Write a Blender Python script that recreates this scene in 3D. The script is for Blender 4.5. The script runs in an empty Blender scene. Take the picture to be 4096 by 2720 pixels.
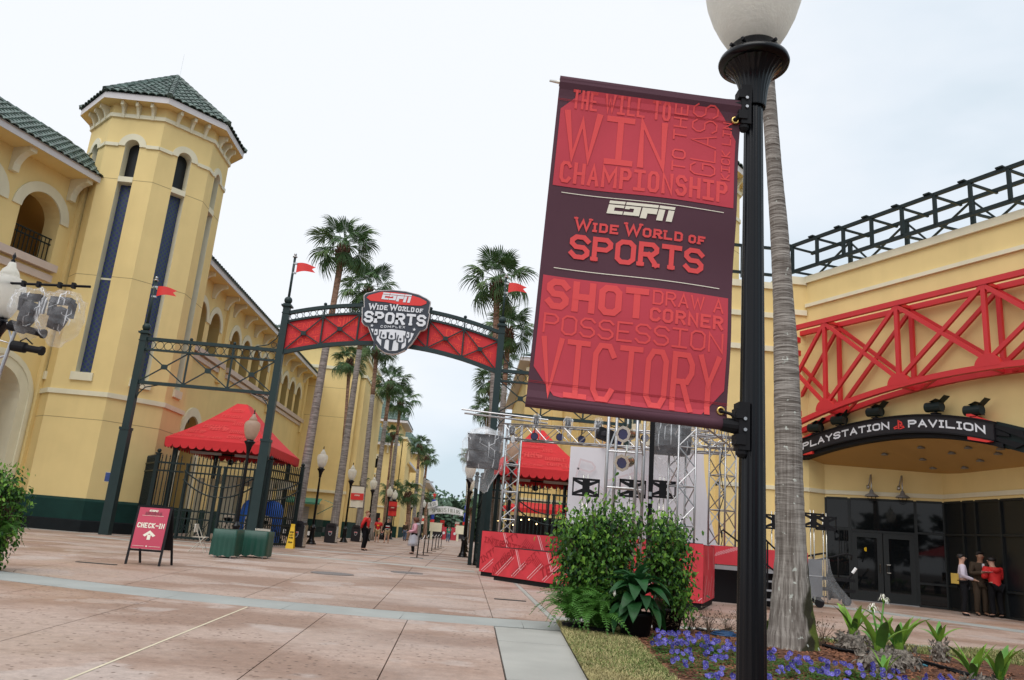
import bpy, math, random
from mathutils import Vector as V, Matrix as MX, noise as NZ
from math import sin, cos, pi, radians as rad, sqrt
R = random.Random(11)
COL = bpy.context.scene.collection
D = bpy.data

# ---------------------------------------------------------------- camera
FPX = 3110.0; EYE = V((0, 0, 1.15))
_pan, _pit, _rol = rad(2.247), rad(14.2), rad(4.7)
FW = V((sin(_pan)*cos(_pit), cos(_pan)*cos(_pit), sin(_pit)))
_rt = V((cos(_pan), -sin(_pan), 0)); _up = _rt.cross(FW)
RT = _rt*cos(_rol)+_up*sin(_rol); UP = _up*cos(_rol)-_rt*sin(_rol)
cam = D.objects.new('camera', D.cameras.new('camera')); COL.objects.link(cam)
cam.matrix_world = MX(((RT.x, UP.x, -FW.x, EYE.x), (RT.y, UP.y, -FW.y, EYE.y), (RT.z, UP.z, -FW.z, EYE.z), (0, 0, 0, 1)))
cam.data.sensor_width = 36.0; cam.data.lens = FPX/4096*36.0; cam.data.clip_start = 0.05; cam.data.clip_end = 4000
bpy.context.scene.camera = cam
def _ray(x, y): return FW + RT*((x-2048)/FPX) + UP*((1360-y)/FPX)
def at(x, y, Y):                      # world point seen at photo pixel (x, y) whose distance along the street is Y
    d = _ray(x, y); return EYE + d*(Y/d.y)
def gr(x, y, z=0.0):                  # world point seen at photo pixel (x, y) at height z
    d = _ray(x, y); return EYE + d*((z-EYE.z)/d.z)

# ---------------------------------------------------------------- world: overcast daylight
w = D.worlds.new('World'); bpy.context.scene.world = w; w.use_nodes = True
nt = w.node_tree; nt.nodes.clear(); N = nt.nodes.new; LK = nt.links.new
wo = N('ShaderNodeOutputWorld'); sky = N('ShaderNodeTexSky'); sky.sky_type = 'NISHITA'; sky.sun_disc = False
SUN_EL, SUN_ROT = rad(58), rad(200)
sky.sun_elevation = SUN_EL; sky.sun_rotation = SUN_ROT
b1 = N('ShaderNodeBackground'); b1.inputs[1].default_value = 0.1; LK(sky.outputs[0], b1.inputs[0])
tc = N('ShaderNodeTexCoord'); sep = N('ShaderNodeSeparateXYZ'); LK(tc.outputs['Generated'], sep.inputs[0])
mp = N('ShaderNodeMapping'); mp.inputs['Scale'].default_value = (1.0, 1.0, 2.2); LK(tc.outputs['Generated'], mp.inputs[0])
nz = N('ShaderNodeTexNoise'); nz.inputs['Scale'].default_value = 2.0; nz.inputs['Detail'].default_value = 5; nz.inputs['Roughness'].default_value = 0.5
LK(mp.outputs[0], nz.inputs['Vector'])
el = N('ShaderNodeMapRange'); el.inputs[1].default_value = 0.0; el.inputs[2].default_value = 0.42; LK(sep.outputs[2], el.inputs[0])
add = N('ShaderNodeMath'); add.operation = 'MULTIPLY_ADD'; LK(nz.outputs[0], add.inputs[0]); add.inputs[1].default_value = 1.9; LK(el.outputs[0], add.inputs[2])
rx = N('ShaderNodeMath'); rx.operation = 'MULTIPLY_ADD'; LK(sep.outputs[0], rx.inputs[0]); rx.inputs[1].default_value = -1.25; LK(add.outputs[0], rx.inputs[2])
cr = N('ShaderNodeValToRGB'); of = N('ShaderNodeMath'); of.operation = 'SUBTRACT'; LK(rx.outputs[0], of.inputs[0]); of.inputs[1].default_value = 0.72; LK(of.outputs[0], cr.inputs[0])
e = cr.color_ramp.elements; e[0].position = 0.30; e[0].color = (.54, .64, .71, 1); e[1].position = 1.25/1.3; e[1].color = (.81, .835, .87, 1)
m_ = cr.color_ramp.elements.new(0.55); m_.color = (.68, .745, .81, 1)
b2 = N('ShaderNodeBackground'); b2.inputs[1].default_value = 1.0; LK(cr.outputs[0], b2.inputs[0])
mx = N('ShaderNodeMixShader'); mx.inputs[0].default_value = 0.93; LK(b1.outputs[0], mx.inputs[1]); LK(b2.outputs[0], mx.inputs[2]); LK(mx.outputs[0], wo.inputs[0])
sun = D.objects.new('sun', D.lights.new('sun', 'SUN')); COL.objects.link(sun)
sun.data.energy = 1.5; sun.data.angle = rad(50); sun.data.color = (1.0, .97, .93)
sun.rotation_euler = (rad(90)-SUN_EL, 0, rad(180)-SUN_ROT)
sc = bpy.context.scene
sc.view_settings.view_transform = 'Standard'; sc.view_settings.look = 'None'; sc.view_settings.gamma = 1.0; sc.view_settings.exposure = 0.30
sc.view_settings.use_curve_mapping = False

# ---------------------------------------------------------------- materials
def mat(name, col, rough=0.7, metal=0.0, var=0.08, scale=3.0, bump=0.0, bscale=40.0, alpha=None, spec=0.5, emit=None, dirt=0.0, trans=0.0):
    m = D.materials.new(name); m.use_nodes = True; t = m.node_tree; b = t.nodes['Principled BSDF']
    b.inputs['Roughness'].default_value = rough; b.inputs['Metallic'].default_value = metal
    b.inputs['Specular IOR Level'].default_value = spec
    b.inputs['Base Color'].default_value = (*col, 1)
    if var > 0:
        g = t.nodes.new('ShaderNodeNewGeometry'); n = t.nodes.new('ShaderNodeTexNoise'); n.inputs['Scale'].default_value = scale; n.inputs['Detail'].default_value = 5
        t.links.new(g.outputs['Position'], n.inputs['Vector'])
        r = t.nodes.new('ShaderNodeMapRange'); r.inputs[1].default_value = .3; r.inputs[2].default_value = .7; r.inputs[3].default_value = 1-var; r.inputs[4].default_value = 1+var
        t.links.new(n.outputs[0], r.inputs[0])
        mu = t.nodes.new('ShaderNodeMix'); mu.data_type = 'RGBA'; mu.blend_type = 'MULTIPLY'; mu.inputs[0].default_value = 1
        mu.inputs[6].default_value = (*col, 1); t.links.new(r.outputs[0], mu.inputs[7]); last = mu.outputs[2]
        if dirt > 0:                                   # long vertical run-off stains
            mp = t.nodes.new('ShaderNodeMapping'); mp.inputs['Scale'].default_value = (1.3, 1.3, .12); t.links.new(g.outputs['Position'], mp.inputs[0])
            n2 = t.nodes.new('ShaderNodeTexNoise'); n2.inputs['Scale'].default_value = 1.6; n2.inputs['Detail'].default_value = 6; t.links.new(mp.outputs[0], n2.inputs['Vector'])
            r2 = t.nodes.new('ShaderNodeMapRange'); r2.inputs[1].default_value = .45; r2.inputs[2].default_value = .75; r2.inputs[3].default_value = 1; r2.inputs[4].default_value = 1-dirt
            t.links.new(n2.outputs[0], r2.inputs[0]); m2 = t.nodes.new('ShaderNodeMix'); m2.data_type = 'RGBA'; m2.blend_type = 'MULTIPLY'; m2.inputs[0].default_value = 1
            t.links.new(last, m2.inputs[6]); t.links.new(r2.outputs[0], m2.inputs[7]); last = m2.outputs[2]
        t.links.new(last, b.inputs['Base Color'])
    if bump > 0:
        g2 = t.nodes.new('ShaderNodeNewGeometry'); n3 = t.nodes.new('ShaderNodeTexNoise'); n3.inputs['Scale'].default_value = bscale; n3.inputs['Detail'].default_value = 4
        t.links.new(g2.outputs['Position'], n3.inputs['Vector']); bp = t.nodes.new('ShaderNodeBump'); bp.inputs['Strength'].default_value = bump; bp.inputs['Distance'].default_value = .02
        t.links.new(n3.outputs[0], bp.inputs['Height']); t.links.new(bp.outputs[0], b.inputs['Normal'])
    if alpha is not None: b.inputs['Alpha'].default_value = alpha
    if trans: b.inputs['Transmission Weight'].default_value = trans
    if emit: b.inputs['Emission Color'].default_value = (*emit[0], 1); b.inputs['Emission Strength'].default_value = emit[1]
    return m
M = {}
M['yellow'] = mat('yellow_stucco', (.79, .615, .285), .9, var=.05, scale=.7, bump=.2, bscale=60, spec=.2, dirt=.045)
M['yellow_in'] = mat('yellow_inner', (.50, .37, .14), .9, var=.05, scale=.6)  # darker copy of the wall yellow; gallery shade put into the colour
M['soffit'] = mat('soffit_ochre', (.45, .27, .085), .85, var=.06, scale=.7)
M['cream'] = mat('cream_trim', (.74, .69, .51), .8, var=.05, scale=1.5, dirt=.06)
M['pinkcream'] = mat('pink_cream_trim', (.60, .49, .42), .8, var=.05, scale=1.5)
M['fascia'] = mat('fascia_white', (.66, .63, .63), .7, var=.04)
M['tile'] = mat('green_tile', (.078, .118, .102), .5, var=.5, scale=2.6)
M['tile_far'] = mat('green_tile_far', (.095, .145, .125), .7, var=.2, scale=.6)
M['tile_blue'] = None
M['joint'] = mat('control_joint', (.36, .27, .13), .9, var=0)
M['base_green'] = mat('wainscot_green', (.010, .040, .034), .8, var=.15, scale=2, spec=.2)
M['base_dark'] = mat('wainscot_dark', (.010, .013, .015), .8, var=.15, scale=2, spec=.2)
M['dgreen'] = mat('dark_green_metal', (.018, .036, .037), .45, 0, var=.08, spec=.3)
M['gate'] = mat('gate_green_metal', (.009, .018, .018), .5, 0, var=.08, spec=.25)
M['red'] = mat('red_canvas', (.62, .020, .026), .75, var=.06, scale=2)
M['red_text'] = mat('red_canvas_print', (.74, .060, .058), .75, var=0)
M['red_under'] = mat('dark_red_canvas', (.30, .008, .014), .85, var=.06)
M['red_panel'] = mat('red_panel', (.60, .016, .022), .6, var=.05)
M['red_panel_text'] = mat('red_panel_print', (.80, .055, .025), .6, var=0)
M['truss_red'] = mat('truss_red', (.56, .020, .026), .5, var=.05, scale=1)
M['black'] = mat('black_paint', (.0035, .004, .006), .22, var=.1, spec=.28)
M['blackm'] = mat('black_matte', (.008, .008, .010), .7, var=.1, spec=.25)
M['charcoal'] = mat('charcoal_plastic', (.020, .018, .022), .55, var=.08, spec=.3)
M['alu'] = mat('aluminium', (.46, .46, .47), .36, .9, var=.08, scale=8)
M['steel'] = mat('polished_steel', (.70, .68, .62), .25, 1.0, var=.1, scale=6)
M['white'] = mat('white_paint', (.84, .84, .84), .6, var=.03)
M['offwhite'] = mat('off_white_sheet', (.70, .67, .70), .8, var=.03, scale=1)
M['sheet_print'] = mat('sheet_print', (.64, .54, .56), .8, var=0)
M['navy'] = mat('navy_sign', (.028, .036, .052), .5, var=.05)
M['signred'] = mat('sign_red', (.72, .035, .03), .5, var=.02)
M['signwhite'] = mat('sign_white', (.74, .76, .80), .5, var=.02)
M['maroon'] = mat('banner_maroon', (.088, .036, .052), .8, var=.05, scale=3)
M['bred'] = mat('banner_red', (.50, .052, .075), .75, var=.05, scale=4)
M['bred2'] = mat('banner_letter_red', (.70, .078, .080), .75, var=0)
M['bcream'] = mat('banner_cream', (.78, .74, .62), .75, var=0)
M['brass'] = mat('brass', (.75, .52, .18), .3, 1.0, var=.05)
M['glass'] = mat('dark_glass', (.006, .007, .008), .03, 0, var=0, spec=.32)
M['glass_dull'] = mat('dull_dark_glass', (.010, .012, .014), .35, 0, var=0, spec=.3)
M['frame'] = mat('dark_frame', (.016, .019, .020), .5, 0, var=.05, spec=.3)
M['globe'] = mat('frosted_globe', (.93, .92, .87), .35, var=.05, scale=8, bump=.6, bscale=55, trans=.25)
M['globe_amber'] = mat('amber_frosted_globe', (.72, .58, .48), .35, var=.05, scale=8, bump=.4, bscale=25, trans=.2)
M['globe_core'] = mat('lamp_core', (.20, .19, .17), .5, var=0)
M['skin'] = mat('skin', (.55, .32, .23), .6, var=.04, scale=10)
M['skin_dark'] = mat('skin_tan', (.30, .16, .10), .6, var=.04, scale=10)
M['hair_brown'] = mat('hair_brown', (.12, .045, .025), .7, var=.3, scale=30)
M['hair_ginger'] = mat('hair_ginger', (.28, .13, .06), .7, var=.3, scale=30)
M['hair_black'] = mat('hair_black', (.012, .009, .009), .6, var=.2, scale=30)
M['jack_red'] = mat('red_jacket', (.62, .018, .018), .7, var=.08, scale=5)
M['cloth_black'] = mat('black_cloth', (.007, .007, .009), .85, var=.1, spec=.2)
M['khaki'] = mat('khaki_cloth', (.42, .33, .20), .85, var=.08)
M['jeans'] = mat('blue_denim', (.08, .13, .22), .85, var=.15)
M['brown_cloth'] = mat('brown_cloth', (.060, .042, .028), .85, var=.1)
M['teal'] = mat('teal_cloth', (.03, .30, .22), .8, var=.08)
M['lilac'] = mat('pale_lilac_cloth', (.62, .56, .66), .8, var=.05)
M['pink'] = mat('pink_plastic', (.68, .36, .44), .5, var=.08, scale=4)
M['ponchoclear'] = mat('clear_poncho', (.62, .64, .72), .35, var=.08, scale=4, alpha=.72)
M['yellow_plastic'] = mat('yellow_plastic', (.80, .50, .02), .45, var=.04)
M['blue'] = mat('blue_paint', (.012, .045, .33), .5, var=.08)
M['blue_tarp'] = mat('blue_tarp', (.02, .14, .62), .5, var=.15, scale=3)
M['tan_plastic'] = mat('tan_plastic', (.45, .38, .30), .7, var=.08)
M['cloth_green'] = mat('green_vinyl', (.008, .062, .042), .45, var=.12, scale=3)
M['chair'] = mat('beige_chair', (.50, .46, .39), .5, var=.05)
M['grey_shutter'] = mat('grey_shutter', (.42, .40, .40), .6, var=.04)
M['kiosk_green'] = mat('kiosk_green', (.05, .20, .13), .6, var=.08)
M['wood'] = mat('yellow_wood', (.42, .27, .04), .5, var=.15)
M['concrete_grey'] = mat('grey_concrete', (.315, .33, .315), .85, var=.12, scale=1.2, bump=.35, bscale=70)
M['concrete_pale'] = mat('pale_concrete', (.36, .355, .325), .85, var=.14, scale=1.0, bump=.35, bscale=70)
M['concrete_dark'] = mat('joint_dark', (.11, .078, .062), .95, var=0)
M['stain_dark'] = mat('manhole_grey', (.16, .145, .14), .8, var=.25, scale=25)
M['iron'] = mat('iron_grate', (.07, .065, .06), .6, .4, var=.2, scale=20)
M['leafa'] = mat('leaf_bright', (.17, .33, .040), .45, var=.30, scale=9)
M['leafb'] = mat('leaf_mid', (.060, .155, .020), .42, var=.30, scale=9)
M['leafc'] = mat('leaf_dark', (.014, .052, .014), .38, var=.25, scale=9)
M['lily'] = mat('lily_leaf', (.022, .088, .026), .42, var=.25, scale=7)
M['fern'] = mat('fern_leaf', (.07, .19, .03), .5, var=.25, scale=7)
M['crinum'] = mat('strap_leaf', (.21, .38, .05), .38, var=.22, scale=7)
M['crinum2'] = mat('strap_leaf_dark', (.09, .23, .035), .38, var=.22, scale=7)
M['palmleaf'] = mat('palm_leaf', (.060, .120, .042), .5, var=.35, scale=1.2)
M['palmleaf2'] = mat('palm_leaf_pale', (.12, .19, .075), .5, var=.30, scale=1.2)
M['twig'] = mat('twig', (.10, .065, .04), .85, var=.2)
M['boot'] = mat('palm_boot', (.11, .055, .035), .9, var=.4, scale=8)
M['deadleaf'] = mat('dry_bulb_scale', (.22, .19, .16), .85, var=.55, scale=28)
M['treefar'] = mat('far_tree_leaf', (.070, .125, .075), .8, var=.35, scale=.25)
M['treefar2'] = mat('far_tree_leaf_dark', (.030, .065, .035), .8, var=.35, scale=.25)
M['flower_w'] = mat('white_petal', (.80, .78, .68), .6, var=.05)
M['pansy'] = mat('pansy_blue', (.065, .055, .30), .6, var=.35, scale=20)
M['pansy2'] = mat('pansy_violet', (.13, .11, .44), .6, var=.25, scale=20)
M['bark_chip'] = mat('bark_chip', (.20, .085, .045), .9, var=.5, scale=30)
M['mulch'] = mat('mulch_bed', (.115, .050, .030), .95, var=.5, scale=18, bump=.9, bscale=45)
M['soil'] = mat('lawn_soil', (.19, .18, .085), .95, var=.3, scale=8)
M['grass_dry'] = mat('grass_dry', (.42, .36, .17), .8, var=.25, scale=6)
M['grass_green'] = mat('grass_green', (.16, .21, .06), .8, var=.25, scale=6)
M['hose_blue'] = mat('blue_cable', (.01, .06, .16), .4, var=.1)
def mk_bag(nm, lo, hi):
    m = mat(nm, (.85, .87, .90), .16, var=0, bump=1.0, bscale=11, spec=.8); t = m.node_tree; b = t.nodes['Principled BSDF']; g = t.nodes.new('ShaderNodeNewGeometry'); mp = t.nodes.new('ShaderNodeMapping'); mp.inputs['Scale'].default_value = (1, 1, .45)
    n = t.nodes.new('ShaderNodeTexNoise'); n.inputs['Scale'].default_value = 3.6; n.inputs['Detail'].default_value = 4; n.inputs['Distortion'].default_value = .9; t.links.new(g.outputs['Position'], mp.inputs[0]); t.links.new(mp.outputs[0], n.inputs['Vector'])
    r = t.nodes.new('ShaderNodeMapRange'); r.inputs[1].default_value = .42; r.inputs[2].default_value = .72; r.inputs[3].default_value = lo; r.inputs[4].default_value = hi; t.links.new(n.outputs[0], r.inputs[0]); t.links.new(r.outputs[0], b.inputs['Alpha']); return m
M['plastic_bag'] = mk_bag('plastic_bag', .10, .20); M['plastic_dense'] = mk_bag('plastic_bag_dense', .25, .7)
M['bulb'] = mat('lit_bulb', (1, .8, .4), .5, var=0, emit=((1, .72, .30), 7))
M['plaque'] = mat('blue_plaque', (.03, .07, .25), .5, var=.2, scale=20)
M['lens'] = mat('lamp_lens', (.02, .03, .10), .08, var=0, spec=1)

def mk_blue():
    m = mat('blue_tile_lattice', (.02, .03, .14), .35, var=0); t = m.node_tree; b = t.nodes['Principled BSDF']
    g = t.nodes.new('ShaderNodeNewGeometry'); s = t.nodes.new('ShaderNodeSeparateXYZ'); t.links.new(g.outputs['Position'], s.inputs[0])
    def mth(op, a, bb):
        n = t.nodes.new('ShaderNodeMath'); n.operation = op
        for i, q in enumerate((a, bb)):
            if q is None: continue
            if isinstance(q, float): n.inputs[i].default_value = q
            else: t.links.new(q, n.inputs[i])
        return n.outputs[0]
    u = mth('ADD', s.outputs[0], mth('MULTIPLY', s.outputs[1], 0.9)); k = 4.2
    a1 = mth('PINGPONG', mth('MULTIPLY', mth('ADD', u, s.outputs[2]), k), 0.5); a2 = mth('PINGPONG', mth('MULTIPLY', mth('SUBTRACT', u, s.outputs[2]), k), 0.5)
    mn = mth('MINIMUM', a1, a2); cr = t.nodes.new('ShaderNodeValToRGB'); t.links.new(mn, cr.inputs[0])
    cr.color_ramp.elements[0].position = .10; cr.color_ramp.elements[0].color = (.040, .075, .065, 1); cr.color_ramp.elements[1].position = .2; cr.color_ramp.elements[1].color = (.018, .026, .15, 1)
    t.links.new(cr.outputs[0], b.inputs['Base Color']); return m
M['tile_blue'] = mk_blue()
def mk_pave():
    m = D.materials.new('pink_concrete'); m.use_nodes = True; t = m.node_tree; b = t.nodes['Principled BSDF']; NN = t.nodes.new; L = t.links.new
    g = NN('ShaderNodeNewGeometry')
    def noise(sc, det=6, ro=.55, st=(1, 1, 1)):
        mp = NN('ShaderNodeMapping'); mp.inputs['Scale'].default_value = st; L(g.outputs['Position'], mp.inputs[0])
        n = NN('ShaderNodeTexNoise'); n.inputs['Scale'].default_value = sc; n.inputs['Detail'].default_value = det; n.inputs['Roughness'].default_value = ro; L(mp.outputs[0], n.inputs['Vector']); return n.outputs[0]
    def rng(v, a, bb, c, d):
        r = NN('ShaderNodeMapRange'); r.inputs[1].default_value = a; r.inputs[2].default_value = bb; r.inputs[3].default_value = c; r.inputs[4].default_value = d; r.interpolation_type = 'SMOOTHSTEP'; L(v, r.inputs[0]); return r.outputs[0]
    def mixc(f, a, bb, mode='MIX'):
        x = NN('ShaderNodeMix'); x.data_type = 'RGBA'; x.blend_type = mode
        if isinstance(f, float): x.inputs[0].default_value = f
        else: L(f, x.inputs[0])
        for i, q in ((6, a), (7, bb)):
            if isinstance(q, tuple): x.inputs[i].default_value = q
            else: L(q, x.inputs[i])
        return x.outputs[2]
    c = mixc(rng(noise(.42, 5, .5, (.9, 1.1, 1)), .41, .57, 0, 1), (.285, .190, .145, 1), (.405, .305, .255, 1))          # damp / dry sheets
    c = mixc(rng(noise(.62, 4, .45), .57, .61, 0, .6), c, (.455, .385, .35, 1))              # pale dried patches with soft rims
    c = mixc(rng(noise(.23, 3, .5), .50, .70, 0, .4), c, (.38, .225, .15, 1))                      # orange wash
    c = mixc(1.0, c, rng(noise(9, 6, .7), .25, .75, .84, 1.16), 'MULTIPLY'); c = mixc(1.0, c, rng(noise(45, 3, .6), .3, .7, .93, 1.07), 'MULTIPLY'); c = mixc(rng(noise(1.7, 6, .65), .58, .74, 0, .35), c, (.20, .135, .10, 1))
    vo = NN('ShaderNodeTexVoronoi'); vo.inputs['Scale'].default_value = 11; mp2 = NN('ShaderNodeMapping'); L(g.outputs['Position'], mp2.inputs[0]); L(mp2.outputs[0], vo.inputs['Vector'])
    spot = rng(vo.outputs['Distance'], .12, .24, 1, 0); msk = rng(noise(.8, 3), .36, .52, 0, .85)
    mm = NN('ShaderNodeMath'); mm.operation = 'MULTIPLY'; L(spot, mm.inputs[0]); L(msk, mm.inputs[1])
    c = mixc(mm.outputs[0], c, (.09, .055, .04, 1))
    L(c, b.inputs['Base Color']); L(rng(noise(.42, 4, .5, (.7, 1.5, 1)), .40, .60, .48, .8), b.inputs['Roughness'])
    bp = NN('ShaderNodeBump'); bp.inputs['Strength'].default_value = .35; bp.inputs['Distance'].default_value = .01; L(noise(60, 3), bp.inputs['Height']); L(bp.outputs[0], b.inputs['Normal'])
    return m
M['pave'] = mk_pave()
def mk_trunk(name, c1, c2, sc, moss=False):
    m = D.materials.new(name); m.use_nodes = True; t = m.node_tree; b = t.nodes['Principled BSDF']; NN = t.nodes.new; L = t.links.new; b.inputs['Roughness'].default_value = .9
    g = NN('ShaderNodeNewGeometry')
    n1 = NN('ShaderNodeTexNoise'); n1.inputs['Scale'].default_value = 1.0; n1.inputs['Detail'].default_value = 5
    mp = NN('ShaderNodeMapping'); mp.inputs['Scale'].default_value = (2.5, 2.5, sc); L(g.outputs['Position'], mp.inputs[0]); L(mp.outputs[0], n1.inputs['Vector'])
    n2 = NN('ShaderNodeTexNoise'); n2.inputs['Scale'].default_value = 1; n2.inputs['Detail'].default_value = 4
    mp2 = NN('ShaderNodeMapping'); mp2.inputs['Scale'].default_value = (sc*1.2, sc*1.2, 1.2); L(g.outputs['Position'], mp2.inputs[0]); L(mp2.outputs[0], n2.inputs['Vector'])
    n1.inputs['Distortion'].default_value = .5; sz_ = NN('ShaderNodeSeparateXYZ'); L(g.outputs['Position'], sz_.inputs[0]); wz = NN('ShaderNodeMapRange'); wz.inputs[1].default_value = .8; wz.inputs[2].default_value = 3.2; wz.inputs[3].default_value = .92; wz.inputs[4].default_value = .12; L(sz_.outputs[2], wz.inputs[0])
    ad0 = NN('ShaderNodeMix'); ad0.data_type = 'FLOAT'; L(wz.outputs[0], ad0.inputs[0]); L(n1.outputs[0], ad0.inputs[2]); L(n2.outputs[0], ad0.inputs[3]); ad = NN('ShaderNodeMath'); ad.operation = 'MULTIPLY'; L(ad0.outputs[0], ad.inputs[0]); ad.inputs[1].default_value = 2.0
    r = NN('ShaderNodeMapRange'); r.inputs[1].default_value = .75; r.inputs[2].default_value = 1.25; L(ad.outputs[0], r.inputs[0])
    x = NN('ShaderNodeMix'); x.data_type = 'RGBA'; L(r.outputs[0], x.inputs[0]); x.inputs[6].default_value = (*c1, 1); x.inputs[7].default_value = (*c2, 1); last = x.outputs[2]
    if moss:
        def layer(last, col, sc_, lo, hi, xb=0.0, seed=0):
            s = NN('ShaderNodeSeparateXYZ'); L(g.outputs['Position'], s.inputs[0]); n = NN('ShaderNodeTexNoise'); n.inputs['Scale'].default_value = sc_; n.inputs['Detail'].default_value = 6
            mq = NN('ShaderNodeMapping'); mq.inputs['Location'].default_value = (seed, seed*2, 0); L(g.outputs['Position'], mq.inputs[0]); L(mq.outputs[0], n.inputs['Vector'])
            v = NN('ShaderNodeMath'); v.operation = 'MULTIPLY_ADD'; zz = NN('ShaderNodeMath'); zz.operation = 'MULTIPLY_ADD'; L(s.outputs[2], zz.inputs[0]); zz.inputs[1].default_value = -.22*xb; L(n.outputs[0], zz.inputs[2]); L(s.outputs[0], v.inputs[0]); v.inputs[1].default_value = xb; L(zz.outputs[0], v.inputs[2])
            rr = NN('ShaderNodeMapRange'); rr.inputs[1].default_value = lo; rr.inputs[2].default_value = hi; L(v.outputs[0], rr.inputs[0])
            y = NN('ShaderNodeMix'); y.data_type = 'RGBA'; L(rr.outputs[0], y.inputs[0]); L(last, y.inputs[6]); y.inputs[7].default_value = (*col, 1); return y.outputs[2]
        last = layer(last, (.030, .028, .014), 2.2, 6.58, 6.68, 1.50, 3)
        last = layer(last, (.10, .13, .02), 4, 6.82, 6.92, 1.50, 8)
        last = layer(last, (.50, .52, .47), 11, .66, .69, 0.0, 5)
    L(last, b.inputs['Base Color'])
    bp = NN('ShaderNodeBump'); bp.inputs['Strength'].default_value = .8; bp.inputs['Distance'].default_value = .03; L(ad.outputs[0], bp.inputs['Height']); L(bp.outputs[0], b.inputs['Normal'])
    return m
M['trunk'] = mk_trunk('palm_trunk_grey', (.145, .13, .12), (.36, .33, .31), 18)
M['trunk_near'] = mk_trunk('palm_trunk_near', (.13, .11, .095), (.34, .31, .28), 26, True)
M['trunk_red'] = mk_trunk('palm_trunk_reddish', (.16, .09, .06), (.38, .24, .17), 12)
for k in ('leafa', 'leafb', 'leafc', 'fern', 'globe', 'globe_amber', 'crinum', 'palmleaf', 'palmleaf2', 'lily'):
    b = M[k].node_tree.nodes['Principled BSDF']; b.inputs['Subsurface Weight'].default_value = 0
    t = M[k].node_tree; tr = t.nodes.new('ShaderNodeBsdfTranslucent'); mxs = t.nodes.new('ShaderNodeMixShader'); mxs.inputs[0].default_value = .68 if 'globe' in k else .22
    src = b.inputs['Base Color'].links[0].from_socket; t.links.new(src, tr.inputs[0]); out = t.nodes['Material Output']
    t.links.new(b.outputs[0], mxs.inputs[1]); t.links.new(tr.outputs[0], mxs.inputs[2]); t.links.new(mxs.outputs[0], out.inputs['Surface'])

for k in ('leafa', 'leafb', 'leafc', 'palmleaf', 'palmleaf2', 'fern', 'crinum', 'crinum2', 'lily', 'grass_dry', 'grass_green', 'mulch', 'bark_chip', 'brown_cloth', 'maroon', 'bred', 'bred2', 'pave', 'trunk', 'trunk_near'): M[k].node_tree.nodes['Principled BSDF'].inputs['Specular IOR Level'].default_value = .28
# ---------------------------------------------------------------- object helpers
def tag(o, label=None, cat=None, group=None, kind=None):
    if label: o['label'] = label
    if cat: o['category'] = cat
    if group: o['group'] = group
    if kind: o['kind'] = kind
    return o
def thing(name, label, cat, loc=(0, 0, 0), group=None):
    o = D.objects.new(name, None); o.empty_display_size = .2; COL.objects.link(o); o.location = V(loc); return tag(o, label, cat, group)
def wloc(o):
    p = V((0, 0, 0))
    while o: p = p + o.location; o = o.parent
    return p
def place(name, mesh, parent=None, loc=(0, 0, 0), rot=None, scale=None):      # an object sharing mesh data, coordinates in the world frame
    o = D.objects.new(name, mesh); COL.objects.link(o)
    l = V(loc)
    if parent: o.parent = parent; l = l - wloc(parent)
    o.location = l
    if rot: o.rotation_euler = rot
    if scale: o.scale = scale if not isinstance(scale, (int, float)) else (scale,)*3
    return o
def copy_tree(o, parent=None):
    c = o.copy(); COL.objects.link(c); c.parent = parent
    for ch in o.children: copy_tree(ch, c)
    return c
class Fr:                                  # a frame: origin, u, v (up), n (out)
    def __init__(s, O, U, W=(0, 0, 1), Nn=None):
        s.O = V(O); s.U = V(U).normalized(); s.W = V(W).normalized(); s.N = V(Nn).normalized() if Nn else s.U.cross(s.W)
    def __call__(s, u, v, n=0.0): return s.O + s.U*u + s.W*v + s.N*n
FX = lambda Y, x=0, z=0: Fr((x, Y, z), (1, 0, 0))     # facing the camera: n = (1,0,0)x(0,0,1) = (0,-1,0)
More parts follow.
